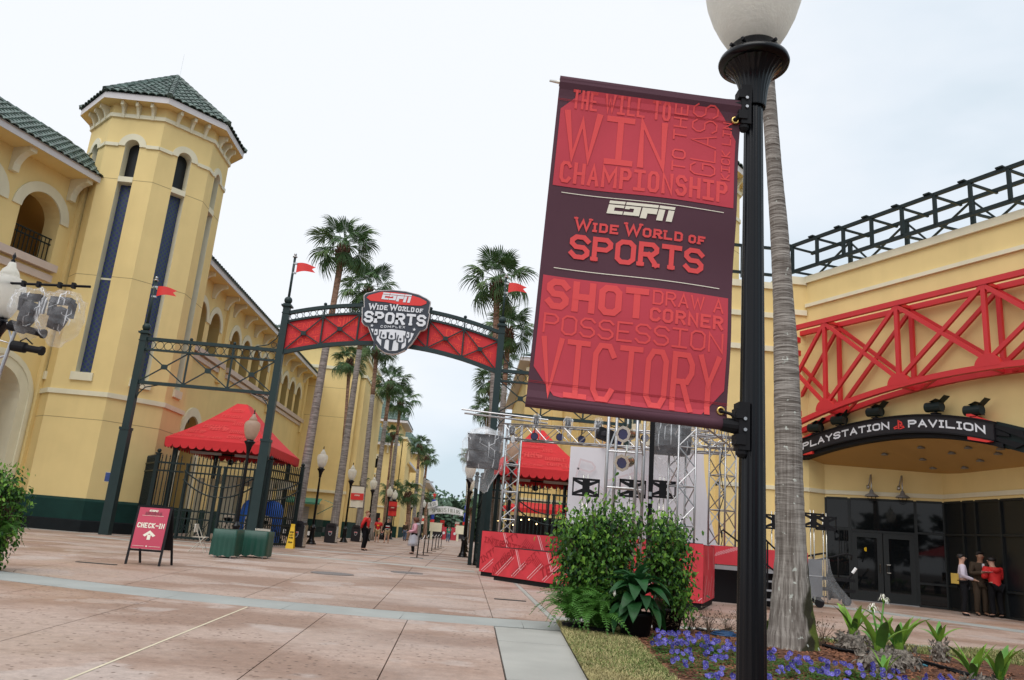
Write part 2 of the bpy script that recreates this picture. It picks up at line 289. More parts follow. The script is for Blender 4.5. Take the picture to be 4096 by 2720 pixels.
class MB:
    def __init__(s): s.v = []; s.f = []; s.m = []; s.mi = 0
    def add(s, vs, fs):
        n = len(s.v); s.v.extend([tuple(p) for p in vs]); s.f.extend([tuple(i+n for i in f) for f in fs]); s.m.extend([s.mi]*len(fs)); return s
    def quad(s, *p): return s.add(p, [tuple(range(len(p)))])
    def box(s, c, d, fr=None):
        x, y, z = c; a, b, h = d[0]/2, d[1]/2, d[2]/2
        vs = [(x+i*a, y+j*b, z+k*h) for k in (-1, 1) for j in (-1, 1) for i in (-1, 1)]
        if fr: vs = [fr(p[0], p[2], p[1]) for p in vs]     # fr: (u, n, v) order
        return s.add(vs, [(0, 2, 3, 1), (4, 5, 7, 6), (0, 1, 5, 4), (2, 6, 7, 3), (0, 4, 6, 2), (1, 3, 7, 5)])
    def fbox(s, fr, u0, u1, v0, v1, n0, n1):
        vs = [fr(u, v, n) for v in (v0, v1) for n in (n0, n1) for u in (u0, u1)]
        return s.add(vs, [(0, 2, 3, 1), (4, 5, 7, 6), (0, 1, 5, 4), (2, 6, 7, 3), (0, 4, 6, 2), (1, 3, 7, 5)])
    def bar(s, p, q, w, h=None, up=(0, 0, 1)):
        p, q = V(p), V(q); h = h or w; d = (q-p)
        if d.length < 1e-6: return s
        d.normalize(); u = V(up)
        if abs(d.dot(u)) > .98: u = V((0, 1, 0)) if abs(d.y) < .9 else V((1, 0, 0))
        a = d.cross(u).normalized(); b = a.cross(d).normalized()
        vs = [o+a*(i*w/2)+b*(j*h/2) for o in (p, q) for j in (-1, 1) for i in (-1, 1)]
        return s.add(vs, [(0, 1, 3, 2), (4, 6, 7, 5), (0, 4, 5, 1), (2, 3, 7, 6), (0, 2, 6, 4), (1, 5, 7, 3)])
    def tube(s, pts, r, n=8, caps=True, closed=False):
        pts = [V(p) for p in pts]; L = len(pts); rr = r if isinstance(r, (list, tuple)) else [r]*L
        rings = []; prev = None
        for i, p in enumerate(pts):
            if closed: d = (pts[(i+1) % L]-pts[i-1])
            else: d = (pts[min(i+1, L-1)]-pts[max(i-1, 0)])
            d.normalize()
            if prev is None:
                u = V((0, 0, 1)) if abs(d.z) < .9 else V((1, 0, 0)); a = d.cross(u).normalized()
            else: a = (prev-d*prev.dot(d)); a = a.normalized() if a.length > 1e-6 else prev
            prev = a; b = d.cross(a)
            rings.append([p+(a*cos(2*pi*k/n)+b*sin(2*pi*k/n))*rr[i] for k in range(n)])
        vs = [q for rg in rings for q in rg]; fs = []
        for i in range(L if closed else L-1):
            j = (i+1) % L
            for k in range(n): fs.append((i*n+k, i*n+(k+1) % n, j*n+(k+1) % n, j*n+k))
        if caps and not closed: fs += [tuple(range(n))[::-1], tuple((L-1)*n+k for k in range(n))]
        return s.add(vs, fs)
    def lathe(s, prof, n=16, o=(0, 0, 0), ax=None, flute=0.0, cap=True):
        o = V(o); vs = []; L = len(prof)
        for r, z in prof:
            for k in range(n):
                q = r*(1-flute*(k % 2)); p = V((q*cos(2*pi*k/n), q*sin(2*pi*k/n), z))
                vs.append(o+(ax @ p if ax else p))
        fs = [(i*n+k, i*n+(k+1) % n, (i+1)*n+(k+1) % n, (i+1)*n+k) for i in range(L-1) for k in range(n)]
        if cap: fs += [tuple(range(n))[::-1], tuple((L-1)*n+k for k in range(n))]
        return s.add(vs, fs)
    def ball(s, c, r, n=8, sz=1.0):
        k = max(4, n//2); return s.lathe([(max(1e-4, r*sin(pi*i/k)), -r*cos(pi*i/k)*sz) for i in range(k+1)], n, c)
    def prism(s, poly, fr, n0, n1):
        L = len(poly); vs = [fr(u, v, n0) for u, v in poly]+[fr(u, v, n1) for u, v in poly]
        fs = [tuple(range(L)), tuple(range(2*L-1, L-1, -1))]+[(i, (i+1) % L, L+(i+1) % L, L+i) for i in range(L)]
        return s.add(vs, fs)
    def build(s, name, m, parent=None, smooth=False, label=None, world=True):
        if not s.f: return None
        me = D.meshes.new(name); o = D.objects.new(name, me); COL.objects.link(o)
        off = V((0, 0, 0))
        if parent:
            o.parent = parent
            if world: off = wloc(parent)
        vs = [(x-off.x, y-off.y, z-off.z) for x, y, z in s.v] if off.length > 0 else s.v
        me.from_pydata(vs, [], s.f)
        ms = m if isinstance(m, (list, tuple)) else [m]
        for q in ms: me.materials.append(M[q] if isinstance(q, str) else q)
        if len(ms) > 1: me.polygons.foreach_set('material_index', s.m)
        if smooth: me.polygons.foreach_set('use_smooth', [True]*len(me.polygons))
        me.update()
        if label: o['label'] = label
        return o
def part(name, m, parent, fn, smooth=False, label=None):
    b = MB(); fn(b); return b.build(name, m, parent, smooth, label)
def struct(o): o['kind'] = 'structure'; return o

# ---------------------------------------------------------------- stroke lettering
GL = {'A': '00 26 40;12 32', 'B': '00 06 36 45 44 33 03;33 42 41 30 00', 'C': '45 36 16 05 01 10 30 41', 'D': '00 06 36 45 41 30 00', 'E': '46 06 00 40;03 33', 'F': '46 06 00;03 33',
 'G': '45 36 16 05 01 10 30 41 43 23', 'H': '00 06;40 46;03 43', 'I': '16 36;26 20;10 30', 'J': '46 41 30 10 01', 'K': '00 06;46 03 40', 'L': '06 00 40', 'M': '00 06 22 46 40', 'N': '00 06 40 46',
 'O': '05 16 36 45 41 30 10 01 05', 'P': '00 06 36 45 44 33 03', 'Q': '05 16 36 45 41 30 10 01 05;22 40', 'R': '00 06 36 45 44 33 03;23 40', 'S': '45 36 16 05 04 13 33 42 41 30 10 01', 'T': '06 46;26 20',
 'U': '06 01 10 30 41 46', 'V': '06 20 46', 'W': '06 10 25 30 46', 'X': '00 46;06 40', 'Y': '06 23 46;23 20', 'Z': '06 46 00 40', '-': '03 43', '0': '05 16 36 45 41 30 10 01 05'}
def ribbon(mb, pts, t, mp, sub=0.0, cap=True):
    P = [V((a, b)) for a, b in pts]; closed = (P[0]-P[-1]).length < 1e-6
    if closed: P = P[:-1]
    n = len(P)
    if not closed and cap:
        P[0] = P[0]+(P[0]-P[1]).normalized()*t/2; P[-1] = P[-1]+(P[-1]-P[-2]).normalized()*t/2
    Lf, Rt = [], []
    for i in range(n):
        if closed: d0 = (P[i]-P[i-1]).normalized(); d1 = (P[(i+1) % n]-P[i]).normalized()
        else:
            d0 = (P[i]-P[i-1]).normalized() if i > 0 else (P[1]-P[0]).normalized(); d1 = (P[i+1]-P[i]).normalized() if i < n-1 else d0
        n0 = V((-d0.y, d0.x)); n1 = V((-d1.y, d1.x)); m = n0+n1
        m = m.normalized() if m.length > 1e-4 else n0; k = min(2.4, 1/max(.3, m.dot(n0))); Lf.append(P[i]+m*(t/2*k)); Rt.append(P[i]-m*(t/2*k))
    for i in range(n if closed else n-1):
        j = (i+1) % n; q = max(1, int((P[j]-P[i]).length/sub)) if sub else 1
        for k in range(q):
            a, b = k/q, (k+1)/q
            mb.quad(*[mp(*p) for p in (Rt[i].lerp(Rt[j], a), Rt[i].lerp(Rt[j], b), Lf[i].lerp(Lf[j], b), Lf[i].lerp(Lf[j], a))])
LIFT = [0, .0011]
def stext(mb, s, x0, y0, w, h, t, mp, gap=.22, serif=0.0, sub=0.0, widths=None, narrow_i=True):
    """text s fitted to the box (x0,y0,w,h); t stroke width; mp maps (x,y) to 3-D"""
    ws = [(.55 if (c == 'I' and narrow_i) else .45 if c == ' ' else 1.35 if c in 'MW' else 1.0) for c in s]
    if widths: ws = widths
    tot = sum(ws)+gap*(len(s)-1); u = w/tot; x = x0
    for c, cw in zip(s, ws):
        lw = cw*u
        if c in GL:
            for st in GL[c].split(';'):
                pts = []
                LIFT[0] = (LIFT[0]+1) % 6; lf_ = V((0, -LIFT[1]*LIFT[0], 0)); mp_ = (lambda x_, y_: mp(x_, y_)+lf_)
                for q in st.split():
                    gx, gy = int(q[0]), int(q[1])
                    if c == 'I': fx = [0, 0, .5, 1, 1][gx]
                    else: fx = gx/4
                    pts.append((x+t/2+fx*(lw-t), y0+t/2+gy/6*(h-t)))
                ribbon(mb, pts, t, mp_, sub)
                if serif and c not in 'OCGSQDB':
                    for e in (0, -1):
                        g = st.split()[e]
                        if g[1] in '06' and not (c == 'T' and g[1] == '6') and not (c == 'E') and not (c == 'L' and g == '40') and not (c == 'F' and g == '46') and c != 'I':
                            p = pts[e]; lg = V((0, -LIFT[1]*(6.8+e), 0)); ribbon(mb, [(p[0]-serif, p[1]), (p[0]+serif, p[1])], t*.8, lambda x_, y_: mp(x_, y_)+lg, sub, cap=False)
        x += lw+gap*u
def espn(mb, x0, y0, w, h, mp, sub=0.0):
    sh = .18*h
    def P(poly):
        c = [(a+sh*(b/h), b) for a, b in poly]
        mb.quad(*[mp(x0+a, y0+b) for a, b in c])
    W = (w-sh)/4.0; g = .06*W; a, b, c = .78*h, .70*h, .22*h
    def rc(i, u0, u1, v0, v1): P([(i*W+u0*(W-g), v0*h), (i*W+u1*(W-g), v0*h), (i*W+u1*(W-g), v1*h), (i*W+u0*(W-g), v1*h)])
    rc(0, 0, 1, .78, 1); rc(0, 0, .42, 0, .70); rc(0, .42, 1, .40, .70) if False else rc(0, .42, 1, .50, .70); rc(0, .42, 1, 0, .24)
    rc(1, 0, 2.06, .78, 1); rc(1, 0, 1, .52, .70); rc(1, .58, 1, .24, .52); rc(1, 0, 1, 0, .24); rc(1, 0, .3, .45, .52)
    rc(2, .02, .42, -.12, .70); rc(2, .42, 1, .32, .56) if False else rc(2, .42, 1, .28, .70)
    rc(3, 0, 1, .78, 1); rc(3, 0, .40, -.16, .70); rc(3, .62, 1, -.16, .70)
# ================================================================ GROUND
gb = MB(); gb.quad((-900, -300, -.03), (900, -300, -.03), (900, 1600, -.03), (-900, 1600, -.03)); struct(gb.build('ground', 'concrete_dark'))
plaza = struct(D.objects.new('plaza_paving', None)); COL.objects.link(plaza)
def slab(poly, m, parent, top=0.0, name='slab', th=.03, bev=.0):
    b = MB(); n = len(poly); vs = [(x, y, top-th) for x, y in poly]+[(x, y, top) for x, y in poly]
    b.add(vs, [tuple(range(n, 2*n))]+[(i, (i+1) % n, n+(i+1) % n, n+i) for i in range(n)])
    return b.build(name, m, parent)
XL = [(-11.5, -.33), (-9.7, -.27), (-8.2, -.215), (-6.55, -.155), (-5.02, -.115), (-3.62, -.068), (-2.55, -.036), (-1.53, -.034), (-.56, -.016), (.44, .012)]
def xl(i, y): a, b = XL[i]; return a+b*(y-6)
def yc(y0, x): return y0+.034*(x+.9)**2*max(0, (y0-3))/8
YS = [0.8, 2.3, 3.8, 5.15, 6.53, 7.85, 9.3, 10.83]
G_ = .0055
for i in range(len(XL)-1):
    for j in range(len(YS)-1):
        c = []
        for (a, bb) in ((i, j), (i+1, j), (i+1, j+1), (i, j+1)):
            y = YS[bb]; x = xl(a, y); y = yc(YS[bb], x); x = xl(a, y)
            x += G_ if a == i else -G_; y += G_*.5 if bb == j else -G_*.5; c.append((x, y))
        slab(c, 'pave', plaza)
# the long cream-filled joint
cb = MB(); ps = [(xl(6, y), y) for y in (2.5, 4, 6, 8, 10, 10.85)]
for p, q in zip(ps, ps[1:]): cb.quad((p[0]-.012, p[1], .003), (p[0]+.012, p[1], .003), (q[0]+.012, q[1], .003), (q[0]-.012, q[1], .003))
cb.build('joint_filler', mat('joint_filler', (.62, .55, .40), .8), plaza)
# curved grey band, in pieces about 2 m long with cracks between
bx = [-14.5, -12, -9.8, -7.7, -5.6, -3.9, -2.3, -.75, .9, 1.42]
def yb(x): return 10.83+.034*(x+.9)**2*.98+.01
for a, b2_ in zip(bx, bx[1:]):
    xs = [a+(b2_-a)*k/4 for k in range(5)]
    slab([(x+(.004 if k == 0 else -.004 if k == 4 else 0), yb(x)) for k, x in enumerate(xs)]+[(x*1.01+.02, yb(x)+.98+.012*abs(x)) for x in reversed(xs)], 'concrete_grey', plaza)
# pale concrete walk beside the lawn
for a, b2_ in ((-1, 2.2), (2.2, 4.6), (4.6, 7.0), (7.0, 9.44), (9.44, 10.83)):
    wr = lambda y: 1.18+.055*(y-7.2)
    slab([(xl(9, a)+.012, a+.006), (wr(a), a+.006), (wr(b2_), b2_-.006), (xl(9, b2_)+.012, b2_-.006)], 'concrete_pale', plaza)
# slabs beyond the band up to the gates
def yb2(x): return yb(x)+1.0+.012*abs(x)
cx = [-19, -16.2, -13.6, -11.2, -9.0, -7.0, -5.0, -3.1, -1.2, .52, 1.40]
cy = [13.7, 16.4, 19.4, 22.6, 25.6]
def fanx(x, y): return x*(1+.02*(y-12)) if x < -1 else x
for i in range(len(cx)-1):
    a, b2_ = cx[i], cx[i+1]
    prev = None
    for j, y in enumerate(cy):
        ys = y+.012*a*a*.3 if False else y
        if j == 0: bot = [(a+.006, yb2(a)+.006), ((a+b2_)/2, yb2((a+b2_)/2)+.006), (b2_-.006, yb2(b2_)+.006)]
        else:
            bot = [(fanx(a, prev)+.006, prev+.004), (fanx(b2_, prev)-.006, prev+.004)]
        top = [(fanx(b2_, y)-.006, y-.004), (fanx(a, y)+.006, y-.004)]
        if j == 0 and yb2(a) > y-.3:
            prev = y
            if yb2(b2_) > y-.3: continue
        slab(bot+top, 'pave', plaza); prev = y
# grey gutter line and paving in front of the pavilion
for y0, y1 in ((11.9, 15), (15, 18.2), (18.2, 21.4), (21.4, 25.6)):
    slab([(1.405, y0+.004), (1.50, y0+.004), (1.50, y1-.004), (1.405, y1-.004)], 'concrete_pale', plaza)
# arc band right: from (8,24) curving to (14.5,17)
rp = [gr(3380, 2335), gr(3520, 2362), gr(3780, 2410), gr(4096, 2448)]
rq = [(9.0, 24.6), (10.6, 22.9), (11.75, 21.3), (12.75, 19.4), (13.45, 17.9), (14.6, 15.0), (15.6, 12)]
rqi = [(8.4, 23.6), (9.9, 22.05), (11.0, 20.6), (11.95, 18.9), (12.6, 17.5), (13.7, 14.6), (14.7, 12)]
for k in range(len(rq)-1):
    slab([rqi[k], rqi[k+1], rq[k+1], rq[k]], 'concrete_grey', plaza, top=.003)
for i in range(7):
    for j in range(5):
        x0, x1 = 1.51+i*2.9, 1.51+(i+1)*2.9-.012; y0, y1 = 12.9+j*2.95, 12.9+(j+1)*2.95-.012
        if x0 > 11.5 and y0 > 25: continue
        slab([(x0, y0), (x1, y0), (x1, y1), (x0, y1)], 'pave', plaza, top=.0)
for k in range(6):
    a, b2_ = 1.52+k*2.6, 1.52+(k+1)*2.6-.01
    f = lambda x: 12.05+.07*(x-1.5)
    slab([(a, f(a)), (b2_, f(b2_)), (b2_, 12.89), (a, 12.89)], 'concrete_pale', plaza, top=.004)
slab([(17.2, 5), (40, 5), (40, 40), (17.2, 40)], 'pave', plaza)
# pale cross bands near the gates
def bandp(pts, wd, m):
    for (a, b2_) in zip(pts, pts[1:]):
        slab([a, b2_, (b2_[0], b2_[1]+wd), (a[0], a[1]+wd)], m, plaza, top=.004)
bandp([(-13.5, 28.8), (-9.5, 27.6), (-6.4, 26.8), (-3.5, 26.3), (.43, 25.65)], .75, 'concrete_pale')
bandp([(-20, 33.2), (-17.0, 32.0), (-13.7, 31.6), (-8.6, 31.1)], .55, 'concrete_pale')
bandp([(-8, 33.6), (.6, 33.2)], .5, 'concrete_grey')
slab([(-40, 25.61), (1.49, 25.61), (1.49, 60), (-40, 60)], 'pave', plaza)
slab([(1.5, 27.7), (30, 27.7), (30, 60), (1.5, 60)], 'pave', plaza)
slab([(-40, 60.01), (30, 60.01), (30, 240), (-40, 240)], 'pave', plaza)
for x in (-6.2, -4.6, -2.9, -1.2): 
    b = MB(); b.quad((x, 26.5, .006), (x+.02, 26.5, .006), (x+.02, 60, .006), (x, 60, .006)); b.build('paving_joint', 'concrete_dark', plaza)
slab([(-40, -6), (-14.6, -6), (-14.6, 14), (-19, 14), (-19, 25.6), (-40, 25.6)], 'pave', plaza)
slab([(-14.58, -6), (1.1, -6), (1.1, .7), (-14.58, .7)], 'pave', plaza)
for nm, (x, y), r_ in (('manhole_cover', (-2.98, 19.1), .50), ('manhole_cover', (-1.45, 22.0), .44)):
    b = MB(); b.lathe([(r_, 0), (r_, .012), (r_*.9, .014), (r_*.88, .009), (.001, .009)], 24, (x, y, 0))
    o = b.build(nm, 'stain_dark'); tag(o, 'round grey manhole cover nearer the check-in sign' if r_ > .45 else 'round grey manhole cover nearer the red stage', 'manhole cover')
for (x, y, s) in ((.97, 15.4, .3), (-7.17, 16.4, .38)):
    b = MB()
    b.box((x, y, .006), (2*s, .14, .014))
    o = b.build('drain_grate', 'iron'); tag(o, 'small grey drain grate in front of the potted ficus' if x > 0 else 'small drain grate left of the check-in sign', 'drain')

# ================================================================ WALL TOOLS
def arcpts(cx, r, zs, n=12): return [(cx-r*cos(pi*k/n), zs+r*sin(pi*k/n)) for k in range(n+1)]
def wall_row(mb, fr, u0, u1, z0, z1, ops):
    """ops: list of (cx, halfwidth, sill z, spring z, arched?)"""
    x = u0
    for cx_, r, zb, zs, ar in sorted(ops):
        if cx_-r > x: mb.quad(fr(x, z0), fr(cx_-r, z0), fr(cx_-r, z1), fr(x, z1))
        if zb > z0: mb.quad(fr(cx_-r, z0), fr(cx_+r, z0), fr(cx_+r, zb), fr(cx_-r, zb))
        if ar:
            ap = arcpts(cx_, r, zs)
            for p, q in zip(ap, ap[1:]): mb.quad(fr(p[0], p[1]), fr(q[0], q[1]), fr(q[0], z1), fr(p[0], z1))
        else: mb.quad(fr(cx_-r, zs), fr(cx_+r, zs), fr(cx_+r, z1), fr(cx_-r, z1))
        x = cx_+r
    if x < u1: mb.quad(fr(x, z0), fr(u1, z0), fr(u1, z1), fr(x, z1))
def reveal(mb, fr, cx_, r, zb, zs, depth, ar=True, sill=True):
    ap = arcpts(cx_, r, zs) if ar else [(cx_-r, zs), (cx_+r, zs)]
    lp = [(cx_-r, zb)]+ap+[(cx_+r, zb)]
    for p, q in zip(lp, lp[1:]): mb.quad(fr(p[0], p[1]), fr(p[0], p[1], -depth), fr(q[0], q[1], -depth), fr(q[0], q[1]))
    if sill: mb.quad(fr(cx_+r, zb), fr(cx_+r, zb, -depth), fr(cx_-r, zb, -depth), fr(cx_-r, zb))
def archtrim(mb, fr, cx_, r0, r1, zs, zleg=None, th=.05, n=14):
    a0 = arcpts(cx_, r0, zs, n); a1 = arcpts(cx_, r1, zs, n)
    if zleg is not None: a0 = [(cx_-r0, zleg)]+a0+[(cx_+r0, zleg)]; a1 = [(cx_-r1, zleg)]+a1+[(cx_+r1, zleg)]
    for k in range(len(a0)-1):
        p, q, s_, t_ = a0[k], a0[k+1], a1[k+1], a1[k]
        mb.quad(fr(*p, th), fr(*q, th), fr(*s_, th), fr(*t_, th)); mb.quad(fr(*t_, 0), fr(*t_, th), fr(*s_, th), fr(*s_, 0)); mb.quad(fr(*p, th), fr(*p, 0), fr(*q, 0), fr(*q, th))
    for e_ in (0, -1): mb.quad(fr(*a0[e_], 0), fr(*a0[e_], th), fr(*a1[e_], th), fr(*a1[e_], 0))
def fillarch(mb, fr, cx_, r, zb, zs, n_):
    ap = arcpts(cx_, r, zs); mb.add([fr(cx_-r, zb, n_), fr(cx_+r, zb, n_)]+[fr(p[0], p[1], n_) for p in reversed(ap)], [tuple(range(2+len(ap)))])
def corbel(parent, fr, u, ztop, L=.8, H=.9, wd=.22, m='cream'):
    pts = [(0, ztop), (L, ztop), (L, ztop-.18)]+[(L*.86*(cos(a)), ztop-.18-H*.62*sin(a)) for a in [pi/2*k/6 for k in range(0, 6)]][1:]
    c = [(0, ztop), (L, ztop), (L, ztop-.2), (L*.72, ztop-.24), (L*.52, ztop-.34), (L*.36, ztop-.50), (L*.26, ztop-.68), (L*.24, ztop-H), (0, ztop-H)]
    b = MB(); f2 = Fr(fr(u-wd/2, 0), fr.N, (0, 0, 1), fr.U); b.prism(c, f2, 0, wd); return b.build('bracket', m, parent)
TILE = {}
def tile_mesh(L, wd):
    k = (round(L, 3), round(wd, 3))
    if k not in TILE:
        b = MB(); n = 6; prof = [(-wd/2+wd*i/n, .055*sin(pi*i/n)*1.0-(.03 if i in (0, n) else 0)) for i in range(n+1)]
        vs = [(x, 0, z+.045) for x, z in prof]+[(x, L*1.05, z*.9+.005) for x, z in prof]+[(x, 0, z+.005) for x, z in prof]
        m = n+1; fs = [(i, i+1, m+i+1, m+i) for i in range(n)]+[(2*m+i, 2*m+i+1, i+1, i) for i in range(n)]
        me = D.meshes.new('roof_tile'); me.from_pydata(vs, [], fs); me.materials.append(M['tile']); TILE[k] = me
    return TILE[k]
def roof_face(parent, tri, fr, slope_h, slope_r, L=.42, wd=.34, limit=300, far=False):
    """tiles on a roof slope. tri(v) -> (u0,u1) extent at slope distance v. fr: eave frame (U along eave, N outwards); slope runs inwards and up."""
    A = math.atan2(slope_h, slope_r); Sl = sqrt(slope_h**2+slope_r**2); up = (-fr.N*cos(A)+fr.W*sin(A)); nn = fr.U.cross(up)
    if nn.z < 0: nn = -nn
    # backing sheet
    b = MB(); K = 8
    for i in range(K):
        v0, v1 = Sl*i/K, Sl*(i+1)/K; a, c = tri(v0), tri(v1)
        b.quad(fr.O+fr.U*a[0]+up*v0, fr.O+fr.U*a[1]+up*v0, fr.O+fr.U*c[1]+up*v1, fr.O+fr.U*c[0]+up*v1)
    b.build('roof_deck', 'tile', parent)
    pts = []; v = 0
    while v < Sl-.05:
        u0, u1 = tri(v+L*.3); k0 = math.ceil(u0/wd-.01); k1 = math.floor(u1/wd+.01)
        for k in range(k0, k1+1): pts.append((k*wd, v))
        v += L
    ux = fr.U if fr.U.cross(up).dot(nn) > 0 else -fr.U
    rot = MX((ux, up, nn)).transposed().to_euler()
    if not far:
        me = tile_mesh(L, wd)
        for (u, v) in pts[:limit]:
            q = fr.O+fr.U*u+up*v+nn*.012
            place('roof_tile', me, parent, q, (rot.x+R.uniform(-.012, .012), rot.y, rot.z+R.uniform(-.02, .02)))
        pts = pts[limit:]
    if pts:
        b = MB(); n = 4
        for (u, v) in pts:
            o = fr.O+fr.U*u+up*v+nn*.012; prof = [(-wd/2+wd*i/n, .055*sin(pi*i/n)-(.03 if i in (0, n) else 0)) for i in range(n+1)]
            b.add([o+ux*x+nn*(z+.045) for x, z in prof]+[o+ux*x+up*L*1.05+nn*(z*.9+.005) for x, z in prof], [(i, i+1, n+2+i, n+1+i) for i in range(n)])
        o = b.build('roof_tiling', 'tile_far' if far else 'tile', parent); o['kind'] = 'stuff'
    return up, nn, Sl
def ridge(parent, p, q, far=False, r=.13):
    p, q = V(p), V(q); L = (q-p).length; n = max(1, int(L/.42)); d = (q-p)/n; b = MB()
    for k in range(n): b.tube([p+d*k, p+d*(k+1.12)], [r*1.15, r*.9], 6, caps=True)
    b.build('ridge_cap', 'tile_far' if far else 'tile', parent)

# ================================================================ OCTAGONAL TOWERS
def oct_tower(cx_, label, faces_detail, flip=1):
    c = V((cx_, 35.6, 0)); ap = 2.86; s = ap*math.tan(pi/8); T = thing('octagonal_tower', label, 'tower', c)
    def face(k, a=ap):
        an = -pi/2+k*pi/4; n = V((cos(an), sin(an), 0)); u = V((-n.y, n.x, 0)); u = u if True else -u
        return Fr(c+n*a, u, (0, 0, 1), n), a*math.tan(pi/8)
    wallb, rv, jt, crm, blue, dk, gb1, gb2, cre2 = [MB() for _ in range(9)]
    for k in range(8):
        fr, hs = face(k)
        if k in faces_detail:
            hw = .32; cxx = 0.0
            wall_row(wallb, fr, -hs, hs, 0, 18.9, [(cxx, hw, 6.37, 16.75, True)]); reveal(rv, fr, cxx, hw, 6.37, 16.75, .55)
            blue.fbox(fr, cxx-hw, cxx+hw, 6.4, 15.02, -.50, -.38); cre2.fbox(fr, cxx-hw, cxx+hw, 15.02, 15.27, -.5, .03)
            cre2.fbox(fr, cxx-hw+.02, cxx+hw-.02, 10.55, 10.63, -.38, -.36)
            fillarch(dk, fr, cxx, hw, 15.2, 16.75, -.45); cre2.fbox(fr, cxx-hw-.13, cxx+hw+.13, 6.03, 6.37, -.02, .10)
            archtrim(cre2, fr, cxx, hw, hw+.29, 16.75, None, .06)
            for a, b_ in ((-hs, cxx-hw-.29), (cxx+hw+.29, hs)): crm.fbox(fr, a, b_, 16.70, 16.86, 0, .07)
            for z in (15.12, 10.6): 
                for a, b_ in ((-hs, cxx-hw), (cxx+hw, hs)): jt.fbox(fr, a, b_, z, z+.025, -.01, .003)
        else:
            wallb.quad(fr(-hs, 0), fr(hs, 0), fr(hs, 18.9), fr(-hs, 18.9)); crm.fbox(fr, -hs, hs, 16.70, 16.86, 0, .07)
        jt.fbox(fr, -hs, hs, 4.45, 4.475, -.01, .003)
        for z0, z1, e_ in ((5.42, 5.62, .08), (18.12, 18.3, .09)):
            h2 = (ap+e_)*math.tan(pi/8); fr2, _ = face(k, ap+e_); crm.add([fr(-hs, z0), fr(hs, z0), fr(hs, z1), fr(-hs, z1), fr2(-h2, z0), fr2(h2, z0), fr2(h2, z1), fr2(-h2, z1)], [(4, 5, 6, 7), (0, 1, 5, 4), (7, 6, 2, 3)])
        h2 = (ap+.10)*math.tan(pi/8); f2, _ = face(k, ap+.10); h3 = (ap+.18)*math.tan(pi/8); f3, _ = face(k, ap+.18)
        gb1.add([f2(-h2, .42), f2(h2, .42), f2(h2, 1.2), f2(-h2, 1.2), fr(-hs, 1.3), fr(hs, 1.3)], [(0, 1, 2, 3), (3, 2, 5, 4)])
        gb2.add([f3(-h3, 0), f3(h3, 0), f3(h3, .42), f3(-h3, .42), f2(-h2, .46), f2(h2, .46)], [(0, 1, 2, 3), (3, 2, 5, 4)])
    wallb.build('wall', 'yellow', T); rv.build('window_reveal', 'cream', T); jt.build('control_joint', 'joint', T); crm.build('string_course', 'cream', T)
    blue.build('blue_tile_strip', 'tile_blue', T); dk.build('window_pane', 'glass_dull', T); gb1.build('wainscot', 'base_green', T); gb2.build('plinth', 'base_dark', T); cre2.build('window_trim', 'cream', T)
    ov = ap+.56; fb = MB(); sf = MB(); fh = .3; z0 = 18.75
    for k in range(8):
        fr, hs = face(k); f2, h2 = face(k, ov)
        fb.quad(f2(-h2, z0), f2(h2, z0), f2(h2, z0+fh), f2(-h2, z0+fh)); sf.quad(fr(-hs, z0+.03), fr(hs, z0+.03), f2(h2, z0+.03), f2(-h2, z0+.03))
        if k in faces_detail or k in (7, 0, 1, 2, 6):
            for u in (-.66, 0, .66): corbel(T, fr, u, z0+.02, .42, .60, .12)
    fb.build('fascia', 'fascia', T); sf.build('soffit', 'yellow', T)
    Hh = 3.0
    for k in range(8):
        f2, h2 = face(k, ov+.06); f2 = Fr(f2.O+V((0, 0, z0+fh+.01)), f2.U, (0, 0, 1), f2.N)
        if k in (7, 0, 1, 2): roof_face(T, lambda v, h2=h2: (-h2*(1-v/sqrt(Hh**2+(ov+.06)**2)), h2*(1-v/sqrt(Hh**2+(ov+.06)**2))), f2, Hh, ov+.06, limit=75)
        else:
            b = MB(); b.quad(f2(-h2, 0), f2(h2, 0), c+V((0, 0, z0+fh+Hh))); b.build('roof_deck', 'tile', T)
        if k in (7, 0, 1, 2, 3): ridge(T, f2(-h2, .06), c+V((0, 0, z0+fh+Hh+.08)))
    part('lightning_rod', 'steel', T, lambda b: b.tube([c+V((.1, 0, z0+fh+Hh)), c+V((.1, 0, z0+fh+Hh+1.4))], .006, 4))
    return T
oct_tower(-16.42, 'tall yellow octagonal tower left of the entrance arch, green tiled roof', (7, 0, 1, 2))
oct_tower(9.0, 'yellow octagonal tower mostly hidden behind the hanging banner', (7, 0, 1, 2))
# plaque on the left tower
t = thing('wall_plaque', 'small blue plaque on the yellow tower beside the left arch post', 'plaque', at(437, 1908, 32.5))
part('plate', 'plaque', t, lambda b: b.box((t.location.x, 32.555, t.location.z), (.36, .05, .34)))
part('rim', 'fascia', t, lambda b: [b.box((t.location.x, 32.57, t.location.z+s*.18), (.40, .05, .02)) for s in (-1, 1)])

